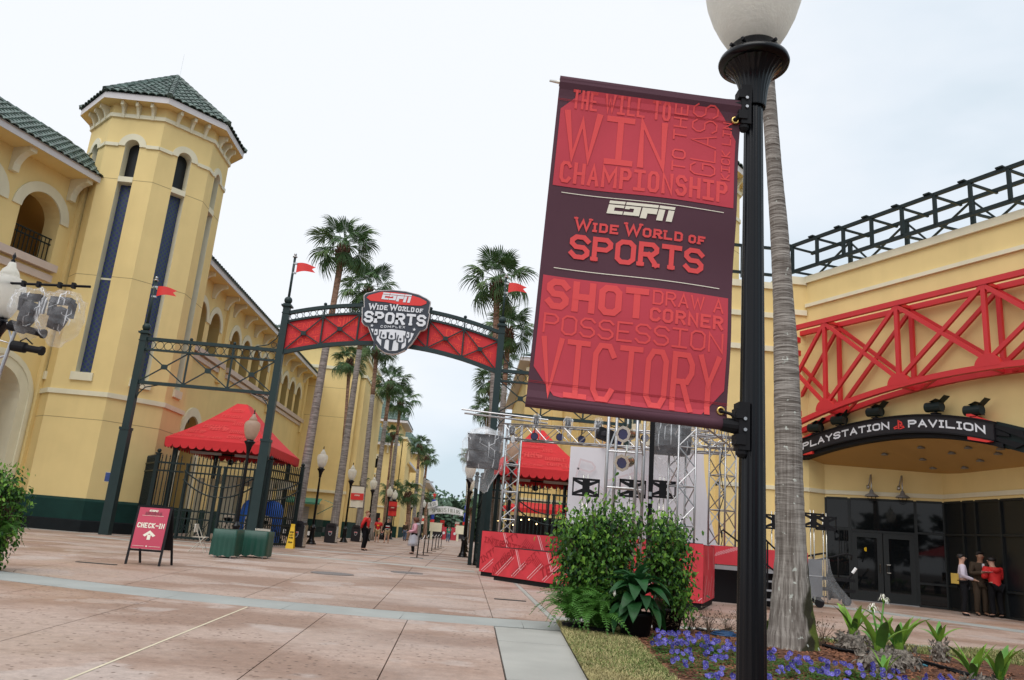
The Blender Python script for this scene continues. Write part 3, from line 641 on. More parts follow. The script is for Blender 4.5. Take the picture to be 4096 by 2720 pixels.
# ================================================================ LEFT REAR WING (arcaded gallery along the alley)
def gallery(T, fr, u0, u1, groups, zs, zsill, r, eave_z, xdeep, legs, reveal_d=.9, rails=True):
    ops = [(c_, r, zsill, zs, True) for g in groups for c_ in g]
    wl, rv, tr, jt = MB(), MB(), MB(), MB()
    for c_, r_, zb, zp, a in ops: reveal(rv, fr, c_, r_, zb, zp, reveal_d)
    for g in groups:
        for c_ in g: archtrim(tr, fr, c_, r, r+.36, zs, None, .06)
        for a, b_ in zip(g, g[1:]):
            if b_-a > 2*r+.7: pass
    return ops, wl, rv, tr, jt
def bldg_wing():
    T = thing('arcade_wing', 'yellow arcaded wing receding along the left of the alley behind the canopy', 'building', (-14.6, 52, 0))
    fr = Fr((-14.6, 0, 0), (0, 1, 0), (0, 0, 1), (1, 0, 0))
    C_ = [39.55, 41.9, 45.7, 48.1, 50.5, 52.8, 56.7, 59.0, 61.4, 63.75]; r = .84
    ops = [(c_, r, 9.35, 10.87, True) for c_ in C_]
    wl, rv, tr, bk, rl = MB(), MB(), MB(), MB(), MB()
    wall_row(wl, fr, 36.5, 67.0, 8.2, 13.1, ops)
    low = [(41.0, 1.15, 0, 4.75, True)]
    wall_row(wl, fr, 36.5, 67.0, 0, 8.2, low); reveal(rv, fr, 41.0, 1.15, 0, 4.75, 1.0); archtrim(tr, fr, 41.0, 1.15, 1.6, 4.75, 0, .10)
    for c_ in C_: reveal(rv, fr, c_, r, 9.35, 10.87, .75); archtrim(tr, fr, c_, r, r+.34, 10.87, None, .06)
    for a in (38.6, 43.75, 54.75, 65.9): wl.fbox(fr, a-.3, a+.3, 8.2, 13.05, 0, .16)
    bk.quad(fr(36.5, 9.0, -2.6), fr(67, 9.0, -2.6), fr(67, 13, -2.6), fr(36.5, 13, -2.6)); bk.quad(fr(36.5, 9.3, 0), fr(67, 9.3, 0), fr(67, 9.3, -2.6), fr(36.5, 9.3, -2.6)); bk.quad(fr(36.5, 13, 0), fr(67, 13, 0), fr(67, 13, -2.6), fr(36.5, 13, -2.6))
    bk.quad(fr(39, 0, -1.5), fr(43.5, 0, -1.5), fr(43.5, 6.5, -1.5), fr(39, 6.5, -1.5))
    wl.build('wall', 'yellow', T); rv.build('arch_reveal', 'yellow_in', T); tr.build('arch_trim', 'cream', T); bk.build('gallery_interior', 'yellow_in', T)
    part('sill_band', 'pinkcream', T, lambda b: [b.fbox(fr, 36.5, 44.2, 9.05, 9.34, 0, .22), b.fbox(fr, 36.5, 44.2, 8.72, 8.95, 0, .12), b.fbox(fr, 45.0, 66.3, 9.05, 9.34, 0, .22), b.fbox(fr, 45.0, 66.3, 8.72, 8.95, 0, .12)])
    def rail(b):
        for c_ in C_:
            for z in (9.45, 10.0, 10.35): b.fbox(fr, c_-r, c_+r, z, z+.05, -.6, -.56)
            for k in range(8): u = c_-r+.1+k*2*(r-.1)/7; b.fbox(fr, u, u+.03, 9.45, 10.35, -.59, -.57)
    part('railing', 'gate', T, rail)
    part('control_joint', 'joint', T, lambda b: [b.fbox(fr, 36.5, 67, 4.45, 4.475, -.01, .003)])
    part('wall_vent', 'base_dark', T, lambda b: [b.add([fr(u, z-.22, .03), fr(u+.11, z, .03), fr(u, z+.22, .03), fr(u-.11, z, .03)], [(0, 1, 2, 3)]) for u, z in ((40.5, 5.6), (56.5, 6.2), (63.0, 6.1), (43.75, 12.2), (65.9, 11.9), (38.2, 6.9))])
    for u in (37.3, 38.6, 40.75, 43.0, 44.5, 47, 49.3, 51.6, 54.0, 55.4, 57.9, 60.2, 62.5, 64.9): corbel(T, fr, u, 13.05, .72, .8, .18)
    part('soffit', 'yellow', T, lambda b: b.quad(fr(36.5, 13.05), fr(67, 13.05), fr(67, 13.05, .9), fr(36.5, 13.05, .9)))
    part('fascia', 'fascia', T, lambda b: b.fbox(fr, 36.5, 67.0, 13.02, 13.28, .85, .9))
    part('wainscot', 'base_green', T, lambda b: b.fbox(fr, 36.5, 66.9, 0, 1.25, 0, .1))
    f2 = Fr((-13.62, 36.5, 13.3), (0, 1, 0), (0, 0, 1), (1, 0, 0))
    roof_face(T, lambda v: (0, 30.4), f2, 1.6, 3.6, limit=280)
bldg_wing()

# ================================================================ LEFT FRONT WING (turned about 20 degrees)
def left_wing():
    T = thing('front_wing', 'yellow wing at the far left edge with an arched balcony under a green roof', 'building', (-19.5, 31, 0))
    th = rad(19.5); d = V((-sin(th), -cos(th), 0)); n = V((cos(th), -sin(th), 0)); O = V((-18.55, 33.3, 0))
    fr = Fr(O, -d, (0, 0, 1), n)      # u negative runs towards the camera
    A = -1.62; B = -4.62; r = .98
    ops = [(B, r, 10.95, 12.75, True), (A, r, 10.95, 12.75, True), (B-3.0, r, 10.95, 12.75, True)]
    wl, rv, tr, bk = MB(), MB(), MB(), MB()
    wall_row(wl, fr, -14, 1.6, 9.2, 15.0, ops)
    low = [(-1.85, 1.2, 0, 5.05, True)]; wall_row(wl, fr, -14, 1.6, 0, 9.2, low)
    for c_, r_, zb, zp, a in ops: reveal(rv, fr, c_, r_, zb, zp, .85); archtrim(tr, fr, c_, r_, r_+.42, zp, None, .07)
    lr = MB(); reveal(lr, fr, -1.85, 1.2, 0, 5.05, 1.3); lr.build('entrance_reveal', 'cream', T); archtrim(tr, fr, -1.85, 1.2, 1.85, 5.05, 0, .08); archtrim(tr, fr, -1.85, 1.6, 1.75, 5.05, 0, .13)
    bk.quad(fr(-14, 9.6, -3), fr(6, 9.6, -3), fr(6, 15, -3), fr(-14, 15, -3)); bk.quad(fr(1.2, 9.6, -3), fr(1.2, 15, -3), fr(1.2, 15, -.2), fr(1.2, 9.6, -.2)); bk.quad(fr(-14, 10.8, 0), fr(.6, 10.8, 0), fr(.6, 10.8, -3), fr(-14, 10.8, -3)); bk.quad(fr(-14, 14.9, 0), fr(.6, 14.9, 0), fr(.6, 14.9, -3), fr(-14, 14.9, -3))
    bk.quad(fr(-6, 0, -2.2), fr(-1, 0, -2.2), fr(-1, 8, -2.2), fr(-6, 8, -2.2))
    wl.fbox(fr, .02, .5, 0, 14.9, 0, .22); wl.fbox(fr, .5, 1.5, 0, 14.9, 0, .12)
    wl.build('wall', 'yellow', T); rv.build('arch_reveal', 'yellow', T); tr.build('arch_trim', 'cream', T); bk.build('gallery_interior', 'soffit', T)  # gallery backing in dark ochre, its shade put into the colour
    part('sill_band', 'pinkcream', T, lambda b: [b.fbox(fr, -14, -.45, 10.55, 10.86, 0, .28), b.fbox(fr, -14, -.5, 10.1, 10.4, 0, .16)])
    def rail(b):
        for c_ in (A, B):
            for z in (11.0, 11.75, 12.0): b.fbox(fr, c_-r, c_+r, z, z+.05, -.25, -.20)
            for k in range(10): u = c_-r+.1+k*2*(r-.1)/9; b.fbox(fr, u, u+.03, 11.0, 12.0, -.24, -.21)
    part('railing', 'gate', T, rail)
    for u in (-.45, -3.35, -6.2): corbel(T, fr, u, 14.9, .95, 1.0, .30)
    part('soffit', 'yellow', T, lambda b: b.quad(fr(-14, 14.9), fr(.9, 14.9), fr(.9, 14.9, 1.2), fr(-14, 14.9, 1.2)))
    part('fascia', 'fascia', T, lambda b: b.fbox(fr, -14, 1.0, 14.85, 15.15, 1.15, 1.2))
    part('wainscot', 'base_green', T, lambda b: b.fbox(fr, .0, .6, 0, 1.25, 0, .26))
    f2 = Fr(fr(-14, 15.11, 1.28), fr.U, (0, 0, 1), fr.N)
    up, nn, Sl = roof_face(T, lambda v: (3.5 if v < 2.2 else 3.5, 15.0-v*.12), f2, 1.9, 2.4, L=.40, wd=.36, limit=290)
    ridge(T, f2(0, 0)+up*Sl, f2(13.9, 0)+up*Sl)
left_wing()

# ================================================================ LEFT BLOCK BEHIND (plain block with pilasters)
def plain_block():
    T = thing('plain_block', 'tall plain yellow block with pilasters behind the palms on the left', 'building', (-12.5, 70, 0))
    fr = FX(67.0)
    wl, cr_ = MB(), MB()
    wl.fbox(fr, -22, -10.45, 0, 14.1, -14, 0); wl.fbox(fr, -10.45, -9.75, 0, 13.6, -14, -.25); wl.fbox(fr, -10.75, -10.2, 0, 13.9, -1, .18)
    wl.fbox(fr, -22, -11.2, 14.3, 16.2, -13, -.2); wl.fbox(fr, -11.2, -10.2, 14.3, 15.6, -13, -.5)
    wl.build('wall', 'yellow', T)
    cr_.fbox(fr, -22, -10.3, 14.05, 14.32, -14, .10); cr_.fbox(fr, -22, -10.1, 16.15, 16.4, -13.5, .05); cr_.fbox(fr, -11.2, -10.0, 15.55, 15.75, -13, -.3)
    cr_.fbox(fr, -22, -10.15, 3.52, 3.75, 0, .25); cr_.fbox(fr, -10.5, -9.65, 13.55, 13.8, -14, -.1)
    cr_.build('string_course', 'cream', T)
    part('control_joint', 'joint', T, lambda b: [b.fbox(fr, -22, -10.76, 9.9, 9.93, -.01, .004), b.fbox(fr, -22, -10.76, 12.4, 12.43, -.01, .004)])
    part('wainscot', 'base_green', T, lambda b: b.fbox(fr, -22, -9.7, 0, 1.3, -14, .1))
    f2 = Fr((-22, 66.6, 17.2), (1, 0, 0), (0, 0, 1), (0, -1, 0))
    part('upper_wall', 'yellow', T, lambda b: b.fbox(fr, -19, -11.6, 16.3, 17.2, -12, -.4))
    roof_face(T, lambda v: (3+v, 11.2-v), f2, 1.7, 3.3, far=True)
plain_block()

# ================================================================ FAR TOWERS DOWN THE ALLEY
def far_tower(label, Y, x0, x1, depth, ze, zr, win=(), low_roof=None, bands=(), arch=None, parent_extra=None, label2=None):
    T = thing('tiled_roof_building', label, 'building', ((x0+x1)/2, Y, 0)); fr = FX(Y)
    wl, cr_ = MB(), MB(); ops = [(cx_, r_, zb, zs, True) for cx_, r_, zb, zs in win]
    wall_row(wl, fr, x0, x1, 0, ze, []) if not ops else wall_row(wl, fr, x0, x1, 0, ze, ops)
    wl.quad((x1, Y, 0), (x1, Y+depth, 0), (x1, Y+depth, ze), (x1, Y, ze)); wl.quad((x0, Y, 0), (x0, Y+depth, 0), (x0, Y+depth, ze), (x0, Y, ze))
    wl.build('wall', 'yellow', T)
    for q in ops:
        b = MB(); fillarch(b, fr, q[0], q[1], q[2], q[3], -.25); b.build('window', 'glass', T)
        b = MB(); archtrim(b, fr, q[0], q[1], q[1]+.3, q[3], None, .08); b.build('window_trim', 'cream', T)
    for z in bands: cr_.fbox(fr, x0, x1+.15, z, z+.22, -depth, .15)
    if bands: cr_.build('string_course', 'cream', T)
    part('wainscot', 'base_green', T, lambda b: b.fbox(fr, x0, x1+.1, 0, 1.3, -depth, .1))
    ov = .9; part('fascia', 'fascia', T, lambda b: b.fbox(fr, x0-ov, x1+ov, ze, ze+.28, -depth-ov, ov))
    W_ = x1-x0+2*ov; Dp = depth+2*ov; h = zr-ze-.28; hx = W_/2; 
    b = MB(); z0 = ze+.3; P = [V((x0-ov, Y-ov, z0)), V((x1+ov, Y-ov, z0)), V((x1+ov, Y+depth+ov, z0)), V((x0-ov, Y+depth+ov, z0))]; k = min(hx, Dp/2)
    if W_ > Dp: r0, r1 = V((x0-ov+Dp/2, Y+depth/2, z0+h)), V((x1+ov-Dp/2, Y+depth/2, z0+h))
    else: r0 = r1 = V(((x0+x1)/2, Y+depth/2, z0+h))
    b.quad(P[2], P[3], r0, r1) if W_ > Dp else b.quad(P[2], P[3], r0); b.quad(P[3], P[0], r0); b.build('roof_deck', 'tile_far', T)
    f2 = Fr(P[0], (1, 0, 0), (0, 0, 1), (0, -1, 0)); sl = sqrt(h*h+(Dp/2)**2)
    roof_face(T, lambda v: ((W_/2)*min(1, v/sl) if W_ <= Dp else (Dp/2)*v/sl, W_-((W_/2)*min(1, v/sl) if W_ <= Dp else (Dp/2)*v/sl)), f2, h, Dp/2, L=.6, wd=.5, far=True)
    f3 = Fr(P[1], (0, 1, 0), (0, 0, 1), (1, 0, 0)); k3 = min(W_/2, Dp/2); sl3 = sqrt(h*h+k3*k3)
    roof_face(T, lambda v: (k3*v/sl3 if W_ > Dp else (Dp/2)*v/sl3, Dp-(k3*v/sl3 if W_ > Dp else (Dp/2)*v/sl3)), f3, h, k3, L=.6, wd=.5, far=True)
    for cx_ in [x0+.8+i*1.6 for i in range(int((x1-x0)/1.6))]: corbel(T, fr, cx_, ze, .7, .7, .15)
    return T, fr
Yt = 100.0
pA = at(1440, 1655, Yt); pB = at(1350+720/2.61, 1600+200/2.61, Yt); pR = at(1350+440/2.61, 1600+10/2.61, Yt+4)
T, fr = far_tower('yellow tower with hipped green roof beyond the plain block, behind palms', Yt, pB.x-9.5, pB.x-.6, 8, pB.z-.6, pB.z+4.2, bands=(pB.z-5.4, pB.z-3.2))
# lower wing with its own skirt roof, three slit windows and a blind panel, in front of that tower
Yl = 92.0; q0 = at(1350+275/2.61, 1600+440/2.61, Yl); q1 = at(1350+620/2.61, 1600+480/2.61, Yl)
T2 = thing('low_tiled_wing', 'low yellow wing with green skirt roof, three slit windows and arched doorway', 'building', ((q0.x+q1.x)/2, Yl, 0)); fr = FX(Yl)
wv = [at(1350+x/2.61, 1600+y/2.61, Yl) for x, y in ((318, 700), (355, 705), (395, 705))]; wt = at(1350+355/2.61, 1600+605/2.61, Yl).z
ops = [(p.x, .30, wv[0].z, wt, True) for p in wv]; ze = q1.z
wl = MB(); wall_row(wl, fr, -16, q1.x-.5, 6.5, ze, ops); 
dr = at(1350+283/2.61, 1600+1100/2.61, Yl); wall_row(wl, fr, -16, q1.x-.5, 0, 6.5, [(dr.x-.3, 1.15, 0, 3.9, True)])
wl.quad(fr(q1.x-.5, 0), fr(q1.x-.5, 0, -8), fr(q1.x-.5, ze, -8), fr(q1.x-.5, ze)); wl.build('wall', 'yellow', T2)
for q in ops:
    b = MB(); fillarch(b, fr, q[0], q[1], q[2], q[3], -.2); b.build('window', 'glass', T2); b = MB(); archtrim(b, fr, q[0], q[1], q[1]+.22, q[3], None, .06); b.build('window_trim', 'cream', T2)
b = MB(); fillarch(b, fr, dr.x-.3, 1.15, 0, 3.9, -.4); b.build('doorway', 'glass', T2); b = MB(); archtrim(b, fr, dr.x-.3, 1.15, 1.6, 3.9, 0, .1); b.build('door_trim', 'cream', T2)
part('string_course', 'cream', T2, lambda b: [b.fbox(fr, -16, q1.x-2.5, wv[0].z-.6, wv[0].z-.35, 0, .15), b.fbox(fr, -16, q1.x-.5, 3.3, 3.5, 0, .1)])
part('blind_panel', 'cream', T2, lambda b: [b.fbox(fr, -12.6, -12.5, 4.6, 7.0, 0, .07), b.fbox(fr, -10.4, -10.3, 4.6, 7.0, 0, .07), b.fbox(fr, -12.6, -10.3, 6.95, 7.1, 0, .07)])
part('fascia', 'fascia', T2, lambda b: b.fbox(fr, -16, q1.x+.4, ze-.05, ze+.22, .7, .8))
part('wainscot', 'base_green', T2, lambda b: [b.fbox(fr, -16, dr.x-1.9, 0, 1.3, 0, .1), b.fbox(fr, dr.x+1.3, q1.x-.5, 0, 1.3, 0, .1)])
roof_face(T2, lambda v: (0, q1.x+.4+16-v*.7), Fr((-16, Yl-.8, ze+.25), (1, 0, 0), (0, 0, 1), (0, -1, 0)), 2.9, 4.5, L=.6, wd=.5, far=True)
for u in (q1.x-3.9, q1.x-1.0): corbel(T2, fr, u, ze, .7, .9, .2)
# pilastered shaft to its right, the next wing with leaning eave, and the last tower
sh0 = at(1350+622/2.61, 1900, 98); sh1 = at(1350+735/2.61, 1600+390/2.61, 98)
T3 = thing('pilaster_tower', 'narrow yellow pilastered tower right of the low tiled wing', 'building', (sh1.x-1.5, 98, 0)); fr = FX(98)
part('wall', 'yellow', T3, lambda b: [b.fbox(fr, sh0.x-1.2, sh1.x-.2, 0, sh1.z, -10, 0), b.fbox(fr, sh0.x+.2, sh0.x+.9, 0, sh1.z-.6, 0, .3), b.fbox(fr, sh1.x-1.3, sh1.x-.5, 0, sh1.z-.6, 0, .3)])
part('string_course', 'cream', T3, lambda b: [b.fbox(fr, sh0.x-1.3, sh1.x, sh1.z-.25, sh1.z, -10, .35), b.fbox(fr, sh0.x-1.2, sh1.x-.1, 3.6, 3.85, 0, .38)])
part('wainscot', 'base_green', T3, lambda b: b.fbox(fr, sh0.x-1.2, sh1.x-.1, 0, 1.3, -10, .4))
T4 = thing('arcade_wing_far', 'far yellow wing with leaning eave and small arches near the sports sign', 'building', (-8.3, 125, 0))
fr = Fr((-9.0, 0, 0), (0, 1, 0), (0, 0, 1), (1, 0, 0)); ez = at(1350+790/2.61, 1600+740/2.61, 118).z
wl = MB(); cc = [108, 110.5, 113, 115.5]; wall_row(wl, fr, 104, 119, 0, ez, [(c_, .75, 7.2, 9.6, True) for c_ in cc]); wl.build('wall', 'yellow', T4)
for c_ in cc:
    b = MB(); fillarch(b, fr, c_, .75, 7.2, 9.6, -.3); b.build('window', 'glass', T4); b = MB(); archtrim(b, fr, c_, .75, 1.05, 9.6, None, .06); b.build('window_trim', 'cream', T4)
part('fascia', 'fascia', T4, lambda b: b.fbox(fr, 104, 119, ez-.1, ez+.2, .9, 1.0)); part('soffit', 'yellow', T4, lambda b: b.fbox(fr, 104, 119, ez-.2, ez-.1, 0, .9))
part('wainscot', 'base_green', T4, lambda b: b.fbox(fr, 104, 119, 0, 1.3, 0, .1))
pe = at(1350+870/2.61, 1600+570/2.61, 120)
far_tower('last yellow tower with green roof before the sports sign', 120, pe.x-8.5, pe.x+.3, 8, pe.z, pe.z+5, bands=(pe.z-4.5,))
T5 = thing('arched_hall', 'low far yellow hall with tall arches beside the sports sign', 'building', (-8, 140, 0)); fr = Fr((-7.6, 0, 0), (0, 1, 0), (0, 0, 1), (1, 0, 0))
wl = MB(); cc = [132, 138, 144, 150]; wall_row(wl, fr, 128.1, 156, 0, 8.6, [(c_, 1.6, 1.3, 5.2, True) for c_ in cc]); wl.build('wall', 'yellow', T5)
for c_ in cc: b = MB(); fillarch(b, fr, c_, 1.6, 1.3, 5.2, -.5); b.build('window', 'glass', T5)
part('fascia', 'fascia', T5, lambda b: b.fbox(fr, 128.1, 156, 8.6, 9.0, 0, 1.2)); part('roof', 'tile_far', T5, lambda b: b.quad((-6.4, 128.1, 9), (-6.4, 156, 9), (-13, 156, 12), (-13, 128.1, 12)))

# ================================================================ RIGHT REAR BUILDING behind the stage
def right_rear():
    T = thing('rear_block', 'yellow block with arcade behind the stage and the red canopy on the right', 'building', (7, 52.5, 0)); fr = FX(52.5)
    part('wall', 'yellow', T, lambda b: [b.fbox(fr, 3.4, 14, 0, 12.9, -20, 0), b.fbox(fr, 3.3, 4.1, 0, 12.6, 0, .2), b.fbox(fr, 5.2, 5.9, 0, 12.6, 0, .2)])
    part('string_course', 'cream', T, lambda b: [b.fbox(fr, 3.2, 14, 12.3, 12.55, 0, .35), b.fbox(fr, 3.2, 14, 3.5, 3.75, 0, .28)])
    part('fascia', 'fascia', T, lambda b: b.fbox(fr, 2.7, 15, 12.9, 13.15, -20.8, .8))
    part('wainscot', 'base_green', T, lambda b: b.fbox(fr, 3.2, 14, 0, 1.3, -20, .25))
    roof_face(T, lambda v: (v, 13-v), Fr((2.6, 51.6, 13.2), (1, 0, 0), (0, 0, 1), (0, -1, 0)), 2.5, 5, far=True)
    T = thing('rear_wing', 'yellow wing joining the right tower behind the striped backdrop', 'building', (7.05, 44, 0))
    fr = Fr((7.05, 0, 0), (0, 1, 0), (0, 0, 1), (-1, 0, 0))
    wl = MB(); ops = [(c_, .84, 9.35, 10.87, True) for c_ in (40, 42.4, 45.5, 47.9, 50.2)]; wall_row(wl, fr, 36, 52.4, 0, 13, ops); wl.build('wall', 'yellow', T)
    for q in ops: b = MB(); fillarch(b, fr, q[0], q[1], q[2], q[3], -.6); b.build('window', 'glass', T); b = MB(); archtrim(b, fr, q[0], q[1], q[1]+.34, q[3], None, .06); b.build('window_trim', 'cream', T)
    part('fascia', 'fascia', T, lambda b: b.fbox(fr, 36, 52.4, 13.02, 13.28, 0, .9))
right_rear()
# ================================================================ PAVILION (right)
PA = rad(25); PD = V((sin(PA), -cos(PA), 0)); PN = V((-cos(PA), -sin(PA), 0)); PF = Fr((11.97, 27.25, 0), PD, (0, 0, 1), PN)
def sb(u): return 5.43-(.033 if u < 3.8 else .050)*(u-3.8)**2          # letter base line of the arched sign
def pavilion():
    T = thing('pavilion', 'yellow pavilion with red trusses and black arched sign over dark glass doors', 'building', (13, 24, 0)); fr = PF
    wl = MB(); U = [i*.25 for i in range(0, 45)]
    for a, b_ in zip(U, U[1:]): wl.quad(fr(a, sb(a)-.25), fr(b_, sb(b_)-.25), fr(b_, 11.3), fr(a, 11.3))
    wl.quad(fr(11, 0), fr(14, 0), fr(14, 11.3), fr(11, 11.3))
    lf = FX(27.25)
    wl.fbox(lf, 10.95, 11.97, 0, 11.2, -6, 0); wl.fbox(lf, 8.9, 10.95, 0, 11.1, -6, -.35); wl.fbox(lf, 8.2, 8.9, 0, 10.2, -5, -.9)
    wl.quad((11.97, 27.25, 0), (12.65, 27.5, 0), (12.65, 27.5, 5), (11.97, 27.25, 5))
    wl.quad(fr(14, 0), fr(14, 0, -20), fr(14, 11.3, -20), fr(14, 11.3)); wl.quad(fr(0, 11.3), fr(14, 11.3), fr(14, 11.3, -18), fr(0, 11.3, -18))
    wl.build('wall', 'yellow', T)
    cr_ = MB()
    cr_.fbox(fr, -.05, 14, 11.27, 11.53, -.6, .10); cr_.fbox(fr, 0, 14, 10.32, 10.45, 0, .09)
    cr_.fbox(lf, 10.9, 11.95, 11.2, 11.5, -6, .08); cr_.fbox(lf, 8.8, 10.9, 11.05, 11.3, -6, -.27); cr_.fbox(lf, 10.9, 11.95, 10.0, 10.2, -6, .08); cr_.fbox(lf, 8.8, 10.9, 9.9, 10.1, -6, -.27)
    cr_.fbox(lf, 8.15, 10.9, 8.6, 8.8, -5, -.25)
    cr_.fbox(lf, 10.9, 11.96, 3.54, 3.68, -6, .05); cr_.fbox(lf, 8.9, 10.95, 3.54, 3.68, -6, -.30)
    bk = [V((11.97, 27.25, 0)), V((12.65, 27.5, 0)), V((15.87, 25.69, 0)), V((16.06, 22.06, 0)), V((16.35, 15.5, 0))]
    wb = MB()
    for p, q in zip(bk[1:], bk[2:]):
        wb.quad(p+V((0, 0, 3.42)), q+V((0, 0, 3.42)), q+V((0, 0, 4.75)), p+V((0, 0, 4.75)))
    wb.build('recess_wall', 'yellow', T)
    for p, q in zip(bk, bk[1:]):
        d = (q-p).normalized(); n = V((d.y, -d.x, 0)); f = Fr(p, d, (0, 0, 1), n if n.dot(V((-1, -1, 0))) > 0 else -n); cr_.fbox(f, 0, (q-p).length, 3.54, 3.68, 0, .05)
    cr_.build('string_course', 'cream', T)
    # soffit, ruled from the arched edge back to the glazed wall
    so = MB(); K = 24; bl = bk[1:]; Ls = [(q-p).length for p, q in zip(bl, bl[1:])]; tot = sum(Ls)
    def bp(t):
        s = t*tot
        for p, q, L in zip(bl, bl[1:], Ls):
            if s <= L: return p.lerp(q, s/L)
            s -= L
        return bl[-1]
    def fz(t): u = 10.5*t; return fr(u, sb(u)-.25)
    def bz(t): p = bp(t); return V((p.x, p.y, 4.58-.25*min(1, t*3)))
    for k in range(K):
        a, b_ = k/K, (k+1)/K
        for j in range(4):
            c, e_ = j/4, (j+1)/4
            so.quad(fz(a).lerp(bz(a), c), fz(b_).lerp(bz(b_), c), fz(b_).lerp(bz(b_), e_), fz(a).lerp(bz(a), e_))
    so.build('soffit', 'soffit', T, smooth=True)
    dl = MB()
    for t_, c in ((.22, .35), (.30, .55), (.36, .25), (.42, .45), (.46, .7), (.50, .3), (.55, .5), (.6, .25), (.62, .7), (.68, .45), (.73, .25), (.28, .8), (.38, .85)):
        p = fz(t_).lerp(bz(t_), c); dl.lathe([(.11, -.03), (.11, .005), (.075, .005), (.06, .05)], 12, p-V((0, 0, .03)))
    dl.build('downlight', 'globe_core', T)
    # glazed walls: frames and panes
    def glazing(p, q, cuts, doors=None):
        d = (q-p).normalized(); n = V((d.y, -d.x, 0)); n = n if n.dot(V((-1, -1, 0))) > 0 else -n; f = Fr(p, d, (0, 0, 1), n)
        for a, b_ in zip(cuts, cuts[1:]):
            isd = doors and (a, b_) in doors
            zc = [(2.38, 3.38)] if isd else [(.08, .72), (.8, 2.34), (2.42, 3.38)]
            for z0, z1 in zc:
                b = MB(); b.fbox(f, a+.04, b_-.04, z0, z1, -.06, -.045); b.build('window_pane', 'glass' if doors else 'glass_dull', T)
        fb = MB()
        for a in cuts: fb.fbox(f, a-.045, a+.045, 0, 3.42, -.1, .02)
        for a, b_ in zip(cuts, cuts[1:]):
            isd = doors and (a, b_) in doors
            for z in ([2.30, 3.38] if isd else [0, .72, 2.34, 3.38]): fb.fbox(f, a+.045, b_-.045, z, z+.07, -.09, .01)
        fb.build('window_frame', 'frame', T)
        if doors:
            for a, b_ in doors:
                m_ = (a+b_)/2
                for s, (x0, x1) in enumerate(((a+.05, m_-.012), (m_+.012, b_-.05))):
                    o = part('door', 'frame', T, lambda b: [b.fbox(f, x0, x0+.17, .03, 2.29, -.05, .03), b.fbox(f, x1-.17, x1, .03, 2.29, -.05, .03), b.fbox(f, x0+.17, x1-.17, .03, .36, -.05, .03), b.fbox(f, x0+.17, x1-.17, 2.12, 2.29, -.05, .03)])
                    part('pane', 'glass', o, lambda b: b.fbox(f, x0+.17, x1-.17, .36, 2.12, -.02, -.01))
                    hx = x1-.09 if s == 0 else x0+.09; hw = -.10 if s == 0 else .12
                    part('handle', 'steel', o, lambda b: [b.bar(f(hx, 1.0, .03), f(hx, 1.0, .09), .025), b.bar(f(hx, 1.26, .03), f(hx, 1.26, .09), .025), b.bar(f(hx, .99, .09), f(hx, 1.27, .09), .028), b.bar(f(hx, 1.26, .09), f(hx+hw, 1.26, .09), .022) if s else None, b.bar(f(hx, 1.0, .09), f(hx+hw, 1.0, .09), .022) if s else None])
                part('threshold', 'alu', T, lambda b: b.fbox(f, a, b_, .005, .03, -.05, .12))
        return f
    L1 = (bk[2]-bk[1]).length
    f1 = glazing(bk[1], bk[2], [0, .78, 2.84, L1], [(.78, 2.84)])
    L2 = (bk[3]-bk[2]).length; glazing(bk[2], bk[3], [0, .9, 1.5, 2.6, L2]); glazing(bk[3], bk[4], [0, 1.4, 2.8, 4.2, 5.6, 6.5])
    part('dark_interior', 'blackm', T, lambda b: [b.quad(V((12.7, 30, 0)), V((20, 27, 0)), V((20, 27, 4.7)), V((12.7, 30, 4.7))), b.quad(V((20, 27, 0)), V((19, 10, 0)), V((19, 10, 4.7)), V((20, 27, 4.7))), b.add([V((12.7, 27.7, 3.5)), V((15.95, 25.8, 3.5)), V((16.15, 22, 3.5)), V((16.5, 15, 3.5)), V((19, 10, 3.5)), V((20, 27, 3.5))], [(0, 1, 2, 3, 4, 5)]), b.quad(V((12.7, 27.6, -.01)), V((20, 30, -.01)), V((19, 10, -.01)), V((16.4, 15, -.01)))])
    part('door_sticker', 'yellow_plastic', T, lambda b: b.lathe([(.07, 0), (.07, .002)], 12, f1(1.28, 1.72, .0), MX.Rotation(rad(90), 3, 'X')))
    # gooseneck lamps over the doors
    for px in (3497, 3622):
        u = (px-3300)/(3774-3300)*L1*.98; g = MB()
        z = 3.62; base = f1(u-.1, z+.22, 0); pts = [base, f1(u-.06, z+.35, .1), f1(u, z+.62, .2), f1(u+.02, z+.62, .3), f1(u+.02, z+.2, .34), f1(u+.02, z+.08, .34)]
        g.tube(pts, .022, 8); g.lathe([(.07, 0), (.07, .03)], 12, base, PN.to_track_quat('Z', 'Y').to_matrix())
        g.build('lamp_arm', 'alu', T, True); part('lamp_shade', mat('grey_enamel', (.20, .20, .20), .4), T, lambda b: b.lathe([(.05, .18), (.07, .10), (.09, .06), (.20, .0), (.23, -.05), (.22, -.05), (.08, .03)], 18, f1(u+.02, z-.08, .34)), True)
        part('lamp_cage', 'blackm', T, lambda b: [b.tube([f1(u+.02, z-.13, .34)+V((.15*cos(a), .15*sin(a), 0)), f1(u+.02, z-.25, .34)+V((.11*cos(a), .11*sin(a), 0)), f1(u+.02, z-.30, .34)], .008, 4) for a in (0, 1.05, 2.1, 3.14, 4.2, 5.2)])
    # red trusses, front and rear layer
    nu = [-1.22, 1.55, 4.33, 7.10, 9.87, 12.6]; zb = lambda u: 7.0-.0222*(u-7)**2; zt = 9.22
